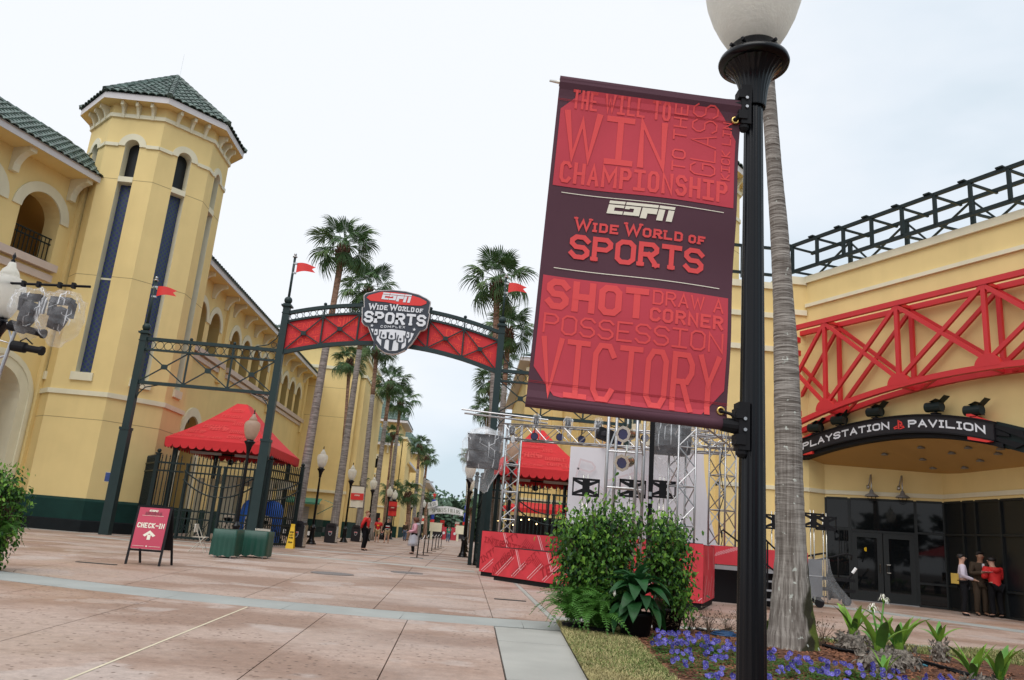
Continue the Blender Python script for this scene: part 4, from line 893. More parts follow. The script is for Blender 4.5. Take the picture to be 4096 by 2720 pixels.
    for lay, (n_, nm) in enumerate(((.9, 'front_truss'), (.18, 'rear_truss'))):
        ch = MB(); ch.fbox(fr, -.4, 13, zt, zt+.17, n_-.07, n_+.07)
        us = [-.35+.4*i for i in range(33)]
        for a, b_ in zip(us, us[1:]):
            z0, z1 = zb(a)-.28, zb(b_)-.28; vs = [fr(a, z0, n_-.08), fr(b_, z1, n_-.08), fr(b_, z1, n_+.08), fr(a, z0, n_+.08), fr(a, z0+.17, n_-.08), fr(b_, z1+.17, n_-.08), fr(b_, z1+.17, n_+.08), fr(a, z0+.17, n_+.08)]
            ch.add(vs, [(0, 3, 2, 1), (4, 5, 6, 7), (3, 7, 6, 2), (0, 1, 5, 4)])
        c0 = ch.build(nm, 'truss_red', T)
        for i, u in enumerate(nu):
            if u > -1: part('web_bar', 'truss_red', c0, lambda b: b.bar(fr(u, zb(u), n_), fr(u, zt, n_), .13, .11, up=PN))
            if i < len(nu)-1:
                v = nu[i+1]
                a, b_ = fr(u, zt, n_), fr(v, zb(v)-.0, n_); c, e_ = fr(u, zb(u), n_), fr(v, zt, n_)
                if u < -1: k = (-.35-u)/(v-u); a = a.lerp(b_, k); c = c.lerp(e_, k)
                part('web_bar', 'truss_red', c0, lambda b: b.bar(a, b_, .12, .10, up=PN)); part('web_bar', 'truss_red', c0, lambda b: b.bar(c+PN*.004, e_+PN*.004, .12, .10, up=PN))
            if u > -1: part('gusset', 'truss_red', c0, lambda b: b.prism([(u+.37*cos(pi*k/12), zb(u)-.18+.37*sin(pi*k/12)) for k in range(13)], fr, n_-.05, n_+.085))
    part('truss_tie', 'truss_red', T, lambda b: [b.bar(fr(u, zb(u)-.2, .18), fr(u, zb(u)-.2, .9), .1) for u in nu[1:]]+[b.bar(fr(u, zt+.08, 0), fr(u, zt+.08, .9), .1) for u in nu[1:]]+[b.bar(fr(a+.2, zb(a)-.22, .18), fr(a+1.3, zb(a+1.3)-.22, .9), .07) for a in nu[1:5]])
    part('truss_bracket', 'truss_red', T, lambda b: [b.fbox(fr, -.5, -.1, z, z+.2, 0, 1.0) for z in (8.95, 8.45, 6.2, 5.75)])
    # roof rail of dark steel
    rl = MB()
    for n_, zt_, zb_ in ((.25, 12.86, 11.80), (-1.0, 12.92, 11.9)):
        for z in (zt_, zb_): rl.fbox(fr, -.6, 14, z-.06, z+.06, n_-.05, n_+.05)
    for k in range(-3, 12):
        u = 4.22+1.16*(k-2) if False else 3.06+1.16*k
        if u < -.6 or u > 13.5: continue
        rl.fbox(fr, u-.05, u+.05, 11.8, 12.86, .2, .3); rl.bar(fr(u, 12.8, .25), fr(u+.1, 12.82, -1.0), .07); rl.bar(fr(u, 11.82, .25), fr(u+.1, 11.9, -1.0), .07)
        rl.fbox(fr, u-.32, u-.10, 12.92, 12.97, .14, .36); 
        if k % 2 == 0: rl.fbox(fr, u+.38, u+.52, 11.5, 12.9, -1.05, -.95); rl.bar(fr(u+.45, 12.85, -1.0), fr(u+1.16, 12.0, -1.0), .06)
        else: rl.bar(fr(u+.1, 11.95, -1.0), fr(u+1.6, 12.85, -1.0), .06)
    rl.fbox(lf, 8.9, 11.6, 12.75, 12.85, -.6, -.5); rl.fbox(lf, 8.9, 11.6, 11.65, 11.75, -.6, -.5)
    for x in (9.2, 9.7, 10.3, 11.0, 11.5): rl.fbox(lf, x-.05, x+.05, 11.5, 12.8, -.6, -.5)
    rl.build('roof_railing', 'gate', T)
    # arched sign box
    sg = thing('arched_sign', 'black arched pavilion sign with white lettering above the entrance', 'sign', fr(3.4, 5.3, .3))
    us = [-.35+.22*i for i in range(33)]; bx = MB(); ends = 6.78
    def band(mb, ua, ub, lo, hi, n0, n1, step=.2):
        k = max(1, int((ub-ua)/step))
        for i in range(k):
            a, b_ = ua+(ub-ua)*i/k, ua+(ub-ua)*(i+1)/k
            vs = [fr(a, sb(a)+lo, n0), fr(b_, sb(b_)+lo, n0), fr(b_, sb(b_)+lo, n1), fr(a, sb(a)+lo, n1), fr(a, sb(a)+hi, n0), fr(b_, sb(b_)+hi, n0), fr(b_, sb(b_)+hi, n1), fr(a, sb(a)+hi, n1)]
            mb.add(vs, [(0, 3, 2, 1), (4, 5, 6, 7), (3, 7, 6, 2), (0, 1, 5, 4)]+([(0, 4, 7, 3)] if i == 0 else [])+([(1, 2, 6, 5)] if i == k-1 else []))
    band(bx, -.12, ends, -.13, .36, .02, .36); bx.build('sign_box', 'charcoal', sg)
    part('sign_edge', 'blackm', sg, lambda b: [band(b, -.12, ends, .36, .40, .0, .41), band(b, -.12, ends, -.17, -.13, .0, .41), band(b, -.5, ends+.2, -.30, -.17, .0, .30)])
    mp = lambda x, y: fr(x, sb(x)+y, .372)
    part('lettering', 'signwhite', sg, lambda b: [stext(b, 'PLAYSTATION', .06, 0.0, 3.47, .235, .052, mp, gap=.17, sub=.15), stext(b, 'PAVILION', 4.18, 0.0, 2.38, .235, .052, mp, gap=.17, sub=.15)])
    def psl(b):
        mq = lambda x, y: fr(x, sb(x)+y, .376)
        b.quad(mq(3.83, -.02), mq(3.885, -.04), mq(3.885, .24), mq(3.83, .26)); ribbon(b, [(3.885, .21), (3.96, .17), (3.97, .11), (3.92, .10)], .045, mq)
        ribbon(b, [(3.80, .0), (3.72, -.01), (3.70, .03), (3.80, .065)], .035, mq); ribbon(b, [(3.92, .06), (4.02, .045), (4.04, .01), (3.92, -.02)], .035, mq)
    part('red_emblem', 'signred', sg, psl)
    part('red_corner', 'signred', sg, lambda b: [b.prism([(-.05, sb(0)+.40), (.45, sb(.45)+.40), (.45, sb(.45)+.47), (.1, sb(.1)+.43)], fr, .1, .40), b.prism([(.1, sb(.1)-.17), (.5, sb(.5)-.17), (.5, sb(.5)-.26), (.1, sb(.1)-.20)], fr, .1, .40), b.prism([(6.05, sb(6)+.40), (6.78, sb(6.78)+.40), (6.5, sb(6.5)+.42), (6.05, sb(6)+.54)], fr, .1, .40), b.prism([(6.05, sb(6)-.17), (6.75, sb(6.75)-.17), (6.6, sb(6.6)-.24), (6.05, sb(6)-.27)], fr, .1, .40)])
    part('end_fins', 'blackm', sg, lambda b: [b.prism([(6.8, sb(6.8)+.33), (7.5, sb(7.5)+.33), (7.62, sb(7.6)+.10), (6.8, sb(6.8)+.22)], fr, .05, .3), b.prism([(6.8, sb(6.8)-.02), (7.55, sb(7.5)-.05), (7.3, sb(7.3)-.22), (6.8, sb(6.8)-.13)], fr, .05, .3), b.prism([(6.8, sb(6.8)+.20), (7.15, sb(7.1)+.12), (7.15, sb(7.1)+.05), (6.8, sb(6.8)+.02)], fr, .05, .28)])
    part('green_arch', 'gate', sg, lambda b: band(b, ends+.02, 11.5, -.28, .42, .0, .22))
    for i, u in enumerate((.6, 1.6, 3.0, 5.05, 6.25)):
        lab = ['lowest dark flood light at the left end of the arched sign', 'dark flood light above the second word start of the arched sign', 'dark flood light just left of the red emblem on the arched sign', 'dark round flood light second from right above the arched sign', 'rightmost dark flood light above the arched sign'][i]
        z = sb(u)+.42; L = thing('flood_light', lab, 'flood light', fr(u, z, .25), 'flood lights along the arched sign')
        part('housing', 'gate', L, lambda b: b.tube([fr(u-.28, z+.22, .3), fr(u+.22, z+.20, .3)], [.15, .15], 14))
        part('yoke', 'blackm', L, lambda b: [b.bar(fr(u, z, .25), fr(u, z+.1, .3), .06), b.fbox(fr, u-.1, u+.1, z, z+.03, .15, .4)])
        part('barn_door', 'gate', L, lambda b: [b.quad(fr(u+.18, z+.33, .15), fr(u+.18, z+.33, .45), fr(u+.40, z+.52, .45), fr(u+.40, z+.52, .15)), b.quad(fr(u+.22, z+.1, .45), fr(u+.22, z+.32, .45), fr(u+.42, z+.20, .52), fr(u+.42, z-.02, .52)), b.quad(fr(u-.1, z+.36, .15), fr(u-.1, z+.36, .45), fr(u+.12, z+.44, .45), fr(u+.12, z+.44, .15))])
pavilion()

# ================================================================ ENTRANCE ARCH
AY = 31.8; AC = -3.74
def arch_gate():
    T = thing('entrance_arch', 'dark green steel entrance arch with red panels, four posts and side screens', 'arch', (AC, AY, 0)); fr = FX(AY)
    PX = [AC-10.07, AC-4.52, AC+4.52, AC+10.07]; top = [8.05, 9.75, 9.75, 8.05]
    for x, zt in zip(PX, top):
        b = MB(); b.box((x, AY, 2.05), (.36, .36, 4.1)); b.box((x, AY, 4.12), (.40, .40, .10)); b.box((x, AY, (4.1+zt)/2), (.27, .27, zt-4.1)); b.box((x, AY, zt+.02), (.42, .42, .07)); b.box((x, AY, zt-.3), (.31, .31, .05)); b.box((x, AY, zt+.08), (.3, .3, .06))
        o = b.build('post', 'dgreen', T); part('ball', 'dgreen', o, lambda b: b.ball((x, AY, zt+.27), .17, 14), True)
    # flag staffs on three posts
    zt_ = lambda X: 10.25-.0356*(X-AC)**2; zr = lambda X: 9.86-.036*(X-AC)**2; zo = lambda X: 8.62-.0387*(X-AC)**2
    def arcbar(f, th, w0=.08):
        b = MB(); K = 24; x0, x1 = PX[1]+.12, PX[2]-.12
        for k in range(K):
            a, c = x0+(x1-x0)*k/K, x0+(x1-x0)*(k+1)/K
            vs = [fr(a, f(a)-th, -w0), fr(c, f(c)-th, -w0), fr(c, f(c)-th, w0), fr(a, f(a)-th, w0), fr(a, f(a), -w0), fr(c, f(c), -w0), fr(c, f(c), w0), fr(a, f(a), w0)]
            b.add(vs, [(0, 3, 2, 1), (4, 5, 6, 7), (3, 7, 6, 2), (0, 1, 5, 4)])
        return b
    arcbar(zt_, .15).build('arch_bar', 'dgreen', T); arcbar(zr, .09, .06).build('arch_bar', 'dgreen', T); arcbar(zo, .17).build('arch_bar', 'dgreen', T)
    pn = MB(); K = 24; x0, x1 = PX[1]+.12, PX[2]-.12
    for k in range(K):
        a, c = x0+(x1-x0)*k/K, x0+(x1-x0)*(k+1)/K; pn.quad(fr(a, zo(a)-.02, -.03), fr(c, zo(c)-.02, -.03), fr(c, zr(c)-.05, -.03), fr(a, zr(a)-.05, -.03)); pn.quad(fr(a, zo(a)-.02, -.05), fr(a, zr(a)-.05, -.05), fr(c, zr(c)-.05, -.05), fr(c, zo(c)-.02, -.05))
    pn.build('red_panel', 'red_panel', T)
    words = [('TENDU', -8.0, .70, 1.2, .26, .03), ('ROUNDHOUSE', -8.05, .42, 1.4, .17, .02), ('POST', -7.95, .10, 1.15, .28, .045), ('SAVE', -6.55, .75, .3, .4, .02), ('STUNT', -6.1, .62, .85, .42, .05), ('CHAMPION', -6.5, .22, 1.2, .2, .02), ('POINT', -6.6, .0, 1.3, .16, .02), ('GOAL', -5.1, .35, .6, .3, .03),
             ('ATHLETE', -2.2, .80, .9, .14, .015), ('JUMP', -2.1, .5, .5, .14, .02), ('DRIVE', -1.55, .6, 1.5, .34, .05), ('CORKSCREW', -2.15, .22, 1.6, .24, .025), ('HEART', -.6, .35, 1.1, .24, .03), ('BASKET', -1.2, .0, 1.3, .18, .025), ('GOAL', -.1, .05, .65, .25, .03)]
    tx = MB()
    for s, x, v, w_, h, t in words:
        stext(tx, s, x, 0, w_, h, t, lambda a, b: fr(a, zo(a)+v*(zr(a)-zo(a)-.15)/1.0+b, -.027), sub=.2)
    tx.build('panel_print', 'red_panel_text', T)
    # rings
    def rings(xa, xb, f0, f1, n_, nm='ring'):
        for k in range(n_):
            x = xa+(xb-xa)*(k+.5)/n_; c = (f0(x)+f1(x))/2; r_ = abs(f1(x)-f0(x))/2-.005
            if abs(x-AC) < 1.35: continue
            b = MB(); b.tube([fr(x+(r_)*cos(2*pi*i/16), c+r_*sin(2*pi*i/16)) for i in range(16)], .014, 5, closed=True); b.build(nm, 'dgreen', T)
    nodes = [-8.13, -6.7, -5.22, -3.74, -2.28, -.80, .66]
    for a, c in zip(nodes, nodes[1:]): rings(a+.04, c-.04, lambda x: zt_(x)-.15, lambda x: zr(x), 5)
    for x in nodes[1:-1]:
        o = part('upright', 'dgreen', T, lambda b: b.box((x, AY, (zo(x)+zt_(x))/2-.05), (.06, .11, zt_(x)-zo(x)))); 
        if abs(x-AC) > 1: part('ball', 'dgreen', o, lambda b: b.ball((x, AY, zt_(x)+.07), .075, 10), True)
    for a, c in zip(nodes, nodes[1:]):
        if abs((a+c)/2-AC) < .4: continue
        m_ = (a+c)/2; P = [V((a, AY-.05, zr(a)-.1)), V((c, AY-.05, zo(c)-.02)), V((a, AY-.05, zo(a)-.02)), V((c, AY-.05, zr(c)-.1))]
        cz = (P[0].z+P[1].z+P[2].z+P[3].z)/4
        for p in P: part('cross_bar', 'dgreen', T, lambda b: b.bar(p, (m_, AY-.05, cz), .045, .045))
        part('boss', 'dgreen', T, lambda b: b.box((m_, AY-.07, cz), (.20, .10, .17)))
    # side screens
    for xa, xb in ((PX[0], PX[1]), (PX[2], PX[3])):
        xa += .13; xb -= .13; n3 = [xa+(xb-xa)*k/3 for k in range(4)]
        for z, h in ((7.84, .14), (7.40, .08), (6.03, .13)): part('rail', 'dgreen', T, lambda b: b.box(((xa+xb)/2, AY, z), (xb-xa, .12, h)))
        for x in n3[1:-1]:
            o = part('upright', 'dgreen', T, lambda b: b.box((x, AY, 6.95), (.06, .08, 1.85))); part('ball', 'dgreen', o, lambda b: b.ball((x, AY, 7.97), .07, 10), True)
        for a, c in zip(n3, n3[1:]):
            rings(a+.03, c-.03, lambda x: 7.44, lambda x: 7.77, 5); m_ = (a+c)/2
            for p in ((a, 7.38), (c, 7.38), (a, 6.08), (c, 6.08)): part('cross_bar', 'dgreen', T, lambda b: b.bar((p[0], AY, p[1]), (m_, AY, 6.73), .045))
            part('boss', 'dgreen', T, lambda b: b.box((m_, AY, 6.73), (.22, .12, .19)))
        for x, s in ((xa, 1), (xb, -1)):
            part('scroll', 'dgreen', T, lambda b: [b.tube([(x, AY, 5.35), (x+s*.08, AY, 5.6), (x+s*.3, AY, 5.85), (x+s*.75, AY, 5.97)], .025, 5), b.tube([(x+s*(.16+.11*cos(2*pi*i/12)), AY, 5.84+.11*sin(2*pi*i/12)) for i in range(12)], .014, 5, closed=True)])
        xo = xb if xa < AC-5 else xa; s = -1 if xa < AC-5 else 1
        part('scroll', 'dgreen', T, lambda b: [b.tube([(xo+s*.9, AY, 7.92), (xo+s*.4, AY, 8.05), (xo+s*.1, AY, 8.35), (xo, AY, 8.7)], .025, 5), b.tube([(xo+s*(.17+.11*cos(2*pi*i/12)), AY, 8.06+.11*sin(2*pi*i/12)) for i in range(12)], .014, 5, closed=True)])
    for x, z0, z1, lab in ((PX[0], 8.45, 10.35, 'red swallowtail pennant on the outer left arch post'), (PX[1], 10.1, 11.95, 'red swallowtail pennant on the left inner arch post'), (PX[2], 10.1, 11.95, 'red swallowtail pennant on the right inner arch post')):
        Fg = thing('pennant', lab, 'flag', (x, AY, z0), 'pennants on the entrance arch')
        part('staff', 'dgreen', Fg, lambda b: b.tube([(x, AY, z0-.1), (x, AY, z1)], [.055, .05], 10), True)
        part('finial', 'alu', Fg, lambda b: [b.lathe([(.05, z1-.02), (.10, z1), (.10, z1+.03), (.05, z1+.05)], 12, (x, AY, 0)), b.ball((x, AY, z1+.12), .065, 10)], True)
        part('bracket', 'alu', Fg, lambda b: [b.box((x+.05, AY, z1-.28+dz), (.18, .09, .07)) for dz in (0, -.42)])
        fb = MB(); n_ = 10
        for i in range(n_):
            a, c = i/n_, (i+1)/n_
            wv = lambda t: (x+.13+.80*t, AY-.05*sin(5*t), z1-.24+.05*sin(3.4*t)-.10*t, .44-.20*t)
            p, q = wv(a), wv(c)
            if i < n_-2: fb.quad((p[0], p[1], p[2]-p[3]), (q[0], q[1], q[2]-q[3]), (q[0], q[1], q[2]), (p[0], p[1], p[2]))
            else:
                t0, t1 = (0, .5) if i == n_-2 else (.5, 1)
                fb.quad((p[0], p[1], p[2]), (p[0], p[1], p[2]-p[3]*(.5-t0*.5)), (q[0], q[1], q[2]-q[3]*(.5-t1*.5)), (q[0], q[1], q[2])); fb.quad((p[0], p[1], p[2]-p[3]), (q[0], q[1], q[2]-q[3]), (q[0], q[1], q[2]-q[3]*(.5+t1*.5)), (p[0], p[1], p[2]-p[3]*(.5+t0*.5)))
        fb.build('flag_cloth', 'signred', Fg)
arch_gate()
def shield():
    Ys = AY-.32; A_ = lambda x, y: at(1050+x/1.742, 800+y/1.742, Ys); fr = FX(Ys)
    T = thing('shield_sign', 'navy shield sign with white lettering at the centre of the arch', 'sign', (AC, Ys, 9.5))
    out = [(706, 668), (722, 652), (800, 633), (905, 628), (1000, 638), (1090, 660), (1150, 690), (1174, 710), (1160, 788), (1168, 796), (1146, 893), (1130, 908), (1100, 916), (1075, 955), (1040, 1005), (990, 1053), (940, 1074), (900, 1079), (850, 1068), (805, 1034), (768, 975), (735, 886), (704, 870), (692, 850), (694, 750), (708, 748)]
    pl = [(A_(x, y).x, A_(x, y).z) for x, y in out]; c = (sum(p[0] for p in pl)/len(pl), sum(p[1] for p in pl)/len(pl))
    sc_ = lambda k: [(c[0]+(p[0]-c[0])*k, c[1]+(p[1]-c[1])*k) for p in pl]
    part('rim', 'fascia', T, lambda b: b.prism(sc_(1.0), fr, -.12, .06)); part('board', 'navy', T, lambda b: b.prism(sc_(.975), fr, -.1, .09))
    lens = [(727, 684), (745, 668), (830, 645), (920, 648), (1010, 660), (1100, 688), (1144, 712), (1142, 728), (1105, 742), (960, 735), (860, 716), (755, 707)]
    part('red_field', 'signred', T, lambda b: b.prism([(A_(x, y).x, A_(x, y).z) for x, y in lens], fr, .09, .11))
    mp = lambda n_: (lambda x, y: fr(x, y, n_)); e0 = A_(828, 712); e1 = A_(1040, 722)
    part('network_logo', 'signwhite', T, lambda b: espn(b, e0.x, e1.z+.04, e1.x-e0.x, .30, mp(.125)))
    def line(b, s, p0, p1, h, t, serif=0, gap=.2, big=None):
        a, c_ = A_(*p0), A_(*p1); w_ = c_.x-a.x; sl = (c_.z-a.z)/w_; m0 = lambda x, y: fr(a.x+x, a.z+sl*x+y+.0, .125)
        stext(b, s, 0, 0, w_, h, t, m0, gap=gap, serif=serif)
    def words(b):
        def sm(s, x0, y0, x1, y1, h, t): line(b, s, (x0, y0), (x1, y1), h, t, .035, .24)
        sm('W', 740, 768, 795, 768, .27, .055); sm('IDE', 797, 770, 873, 774, .21, .045); sm('W', 886, 774, 942, 776, .27, .055); sm('ORLD', 945, 778, 1058, 788, .21, .045); sm('OF', 1068, 789, 1118, 793, .18, .04)
        line(b, 'SPORTS', (706, 856), (1135, 888), .50, .105, .075, .14); line(b, 'COMPLEX', (824, 894), (994, 900), .10, .018, .0, .5)
    part('lettering', 'signwhite', T, words)
    def star(b, x, y, r_):
        p = A_(x, y); b.add([fr(p.x, p.z, .13)]+[fr(p.x+(r_ if i % 2 == 0 else r_*.42)*sin(i*pi/5), p.z+(r_ if i % 2 == 0 else r_*.42)*cos(i*pi/5), .125) for i in range(10)], [(0, i+1, (i+1) % 10+1) for i in range(10)])
    part('star', 'signwhite', T, lambda b: star(b, 765, 880, .075)); part('star', 'signwhite', T, lambda b: star(b, 1058, 908, .075))
    low = [(757, 900), (830, 908), (905, 905), (980, 915), (1056, 935), (1035, 980), (985, 1035), (930, 1055), (880, 1055), (830, 1025), (785, 965)]
    part('crowd_panel', 'signwhite', T, lambda b: b.prism([(A_(x, y).x, A_(x, y).z) for x, y in low], fr, .09, .105))
    def crowd(b):
        for cx_, top, w_ in ((790, 925, 17), (845, 950, 25), (900, 955, 28), (962, 975, 24), (1012, 945, 15)):
            p = A_(cx_, top); r_ = w_/1.742*.0085*.42; b.add([fr(p.x+r_*cos(k*pi/4), p.z+r_*1.15*sin(k*pi/4), .118) for k in range(8)], [tuple(range(8))])
            q = A_(cx_, top+20); bt = max(A_(cx_, 1052).z, q.z-.62); ww = w_/1.742*.0095*.6
            b.quad(fr(q.x-ww, q.z, .118), fr(q.x-ww*.7, bt, .118), fr(q.x+ww*.7, bt, .118), fr(q.x+ww, q.z, .118))
            for s in (-1, 1): ribbon(b, [(q.x+s*ww*.8, q.z-.03), (q.x+s*ww*1.9, q.z+.02), (q.x+s*ww*1.5, q.z+.27)], .05, mp(.119))
    part('crowd_silhouette', 'navy', T, crowd)
shield()

# ================================================================ FENCES AND GATES
def picket_mesh(h):
    b = MB(); b.box((0, 0, h/2), (.032, .032, h)); b.lathe([(.014, h), (.032, h+.03), (.014, h+.06), (.030, h+.085), (.002, h+.19)], 6, (0, 0, 0), cap=False); me = D.meshes.new('picket'); me.from_pydata(b.v, [], b.f); me.materials.append(M['gate']); return me
PK = {}
def fence_leaf(name, label, cat, p, q, h=3.05, posts=(1, 1), gate=False, step=.155, group=None, swag=True):
    p, q = V((*p, 0)), V((*q, 0)); L = (q-p).length; d = (q-p).normalized(); T = thing(name, label, cat, p, group); fr = Fr(p, d)
    if round(h, 2) not in PK: PK[round(h, 2)] = picket_mesh(h)
    me = PK[round(h, 2)]; n = int(L/step); ang = math.atan2(d.y, d.x)
    for i in range(1, n): place('picket', me, T, fr(L*i/n, .06), (0, 0, ang))
    for z, t in ((h-.10, .07), (h-.42, .06), (1.15, .06), (.85, .06), (.12, .09)): part('rail', 'gate', T, lambda b: b.bar(fr(0, z), fr(L, z), .05, t))
    for k, u in enumerate((0, L)):
        if posts[k]:
            o = part('post', 'gate', T, lambda b: [b.bar(fr(u, 0), fr(u, h+.22), .15, .15), b.box((fr(u, 0).x, fr(u, 0).y, h+.25), (.20, .20, .05))]); part('ball', 'gate', o, lambda b: b.ball(fr(u, h+.36), .085, 10), True)
    if gate:
        g = MB()
        for u in (.08, L-.08): g.bar(fr(u, .05), fr(u, h-.1), .09, .09)
        def sag(u, a, dp): return a-dp*(1-((u-L)/L)**2) if gate == 'l' else a-dp*(1-(u/L)**2)
        for a, dp, t in ((h-.35, .55, .05), (h-.7, .6, .05)):
            g.tube([fr(L*k/12, sag(L*k/12, a, dp), .03) for k in range(13)], .03, 6)
        for k in range(3):
            u0, u1 = .15+(L-.3)*k/3, .15+(L-.3)*(k+1)/3; m_ = (u0+u1)/2
            for a in ((u0, .2), (u1, .2), (u0, .82), (u1, .82)): g.tube([fr(a[0], a[1], .03), fr((a[0]+m_)/2, .51+(a[1]-.51)*.35, .03), fr(m_, .51, .03)], .014, 5)
            g.tube([fr(m_+.09*cos(i*pi/6), .51+.09*sin(i*pi/6), .03) for i in range(12)], .012, 5, closed=True)
        g.build('gate_frame', 'gate', T)
    return T
fence_leaf('fence_panel', 'dark iron fence running from the tower to the ball topped post', 'fence', (-14.6, 35.6), (-12.55, 32.3), posts=(0, 1))
fence_leaf('fence_panel', 'short dark iron fence between ball topped post and double gate', 'fence', (-12.5, 32.2), (-11.4, 32.15), posts=(0, 0))
fence_leaf('gate_leaf', 'closed iron gate leaf under the left red canopy, left of the pair', 'gate', (-11.35, 32.15), (-9.9, 32.1), gate='l', posts=(0, 0), group='iron gates')
fence_leaf('gate_leaf', 'closed iron gate leaf under the left red canopy, beside the arch post', 'gate', (-9.85, 32.1), (-8.45, 32.05), gate='r', posts=(0, 0), group='iron gates')
fence_leaf('gate_leaf', 'tall iron gate swung open beside the brown litter bin', 'gate', (-7.98, 31.95), (-7.25, 34.6), h=3.1, gate='r', posts=(1, 1), group='iron gates')
fence_leaf('gate_leaf', 'first open iron gate edge-on left of the stage corner', 'gate', (.32, 33.4), (.29, 30.95), h=3.1, gate='r', posts=(1, 1), group='iron gates')
fence_leaf('gate_leaf', 'second iron gate edge-on just behind the red stage box', 'gate', (.50, 31.2), (.60, 29.0), h=3.1, gate='r', posts=(1, 1), group='iron gates')
fence_leaf('fence_panel', 'narrow iron fence between right arch post and the right gates', 'fence', (.95, 31.95), (1.9, 32.0), posts=(0, 0))
fence_leaf('gate_leaf', 'closed iron gate leaf behind the aluminium tower, left of the right pair', 'gate', (1.95, 32.0), (3.35, 32.0), gate='l', posts=(0, 0), group='iron gates')
fence_leaf('gate_leaf', 'closed iron gate leaf right of the right pair, partly behind the hedge', 'gate', (3.4, 32.0), (4.8, 32.0), gate='r', posts=(0, 0), group='iron gates')

# ================================================================ CANOPY KIOSKS
def kiosk(cx_, label, mirror=1):
    x0, x1, y0, y1, ze, za = cx_-2.1, cx_+2.1, 32.75, 38.9, 4.02, 5.98; T = thing('canopy_kiosk', label, 'canopy', (cx_, 35.8, 0))
    P = [V((x0, y0, ze)), V((x1, y0, ze)), V((x1, y1, ze)), V((x0, y1, ze))]; r0, r1 = V((cx_-.15, 35.2, za)), V((cx_+.15, 35.6, za))
    ap = [V((cx_-.22, 35.3, za)), V((cx_+.22, 35.3, za)), V((cx_+.22, 36.1, za)), V((cx_-.22, 36.1, za))]
    c = MB()
    for k in range(4):
        a, b_, e_, f = P[k], P[(k+1) % 4], ap[(k+1) % 4], ap[k]; n = 8
        for i in range(n):
            s, t = i/n, (i+1)/n; sg = lambda q: V((0, 0, -.12*sin(pi*q)))
            c.quad(a.lerp(f, s)+sg(s), b_.lerp(e_, s)+sg(s), b_.lerp(e_, t)+sg(t), a.lerp(f, t)+sg(t))
    c.quad(*ap); c.build('canopy_top', 'red', T)
    vl = MB(); un = MB()
    for k in range(4):
        a, b_ = P[k], P[(k+1) % 4]; L = (b_-a).length; d = (b_-a).normalized(); n = V((d.y, -d.x, 0)); f = Fr(a+n*.01, d, (0, 0, 1), n); ns = int(L/.31); wd = L/ns
        for i in range(ns):
            pts = [(i*wd, 0), (i*wd, -.26)]+[(i*wd+wd*(1-cos(pi*j/6))/2, -.26-.15*sin(pi*j/6)) for j in range(1, 6)]+[((i+1)*wd, -.26), ((i+1)*wd, 0)]
            vl.add([f(u, v) for u, v in pts], [tuple(range(len(pts)))])
    vl.build('valance', 'red', T)
    part('canopy_frame', 'gate', T, lambda b: [b.bar(P[k].lerp(V((cx_, 35.8, ze)), .05)-V((0, 0, .1)), P[(k+1) % 4].lerp(V((cx_, 35.8, ze)), .05)-V((0, 0, .1)), .08) for k in range(4)]+[b.bar(P[k].lerp(V((cx_, 35.8, ze)), .05)-V((0, 0, .1)), ap[k]-V((0, 0, .3)), .06) for k in range(4)])
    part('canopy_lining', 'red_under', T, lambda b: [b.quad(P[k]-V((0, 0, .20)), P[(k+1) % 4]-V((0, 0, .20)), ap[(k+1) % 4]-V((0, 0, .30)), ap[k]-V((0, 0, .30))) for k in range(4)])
    for x, y in ((x0+.35, y0+.4), (x1-.35, y0+.4), (x1-.35, y1-.4), (x0+.35, y1-.4)): part('column', 'gate', T, lambda b: [b.box((x, y, 2), (.16, .16, 3.95)), b.box((x, y, .12), (.28, .28, .24))])
    part('fluorescent_box', 'fascia', T, lambda b: [b.box((cx_+s*.95, 34.5, 3.62), (1.3, .2, .1)) for s in (-1, 1)])
    fan = thing('ceiling_fan', 'ceiling fan hanging under the '+('left' if mirror > 0 else 'right')+' red canopy', 'fan', (cx_, 35.0, 3.4))
    part('motor', 'blackm', fan, lambda b: [b.tube([(cx_, 35, 3.35), (cx_, 35, 4.6)], .02, 6), b.lathe([(.05, 3.45), (.13, 3.42), (.13, 3.28), (.05, 3.22)], 12, (cx_, 35, 0))])
    for k in range(5):
        a = k*2*pi/5+.2; part('blade', 'twig', fan, lambda b: b.bar((cx_+.12*cos(a), 35+.12*sin(a), 3.34), (cx_+.75*cos(a), 35+.75*sin(a), 3.34), .14, .012))
    # tone-on-tone words on the front and side slopes
    tx = MB(); a, b_, e_, f_ = P[0], P[1], ap[1], ap[0]
    def mp(x, y): s = y/3.15; l = a.lerp(f_, s); r_ = b_.lerp(e_, s); q = V(((l.x+r_.x)/2+x, l.y, l.z-.12*(sin(pi*int(s*8)/8)*(1-s*8+int(s*8))+sin(pi*(int(s*8)+1)/8)*(s*8-int(s*8))))); return q+V((0, -.012, .016))
    for s, x, y, w_, h, t in (('SWING THE CAGE', -1.9, .06, 2.0, .06, .012), ('COMPETITION', .25, .10, 1.5, .10, .016), ('SUIT UP', -1.5, .19, .75, .10, .016), ('DOUBLE', .2, .26, .9, .10, .016), ('DRIVE', -1.0, .36, 1.0, .09, .016), ('AND 1', .1, .48, .7, .09, .014), ('ROUNDHOUSE', -.9, .56, 1.1, .06, .010), ('POST UP', -.7, .30, .8, .10, .02), ('TENDU', -.6, .66, .9, .07, .012), ('SPORTS', .9, .05, 1.0, .07, .014), ('TOUCH', -.35, .80, .6, .07, .012)):
        stext(tx, s, x, y*3.15, w_, h*3.0, t*2.6, mp, sub=.1)
    tx.build('canopy_print', 'red_text', T)
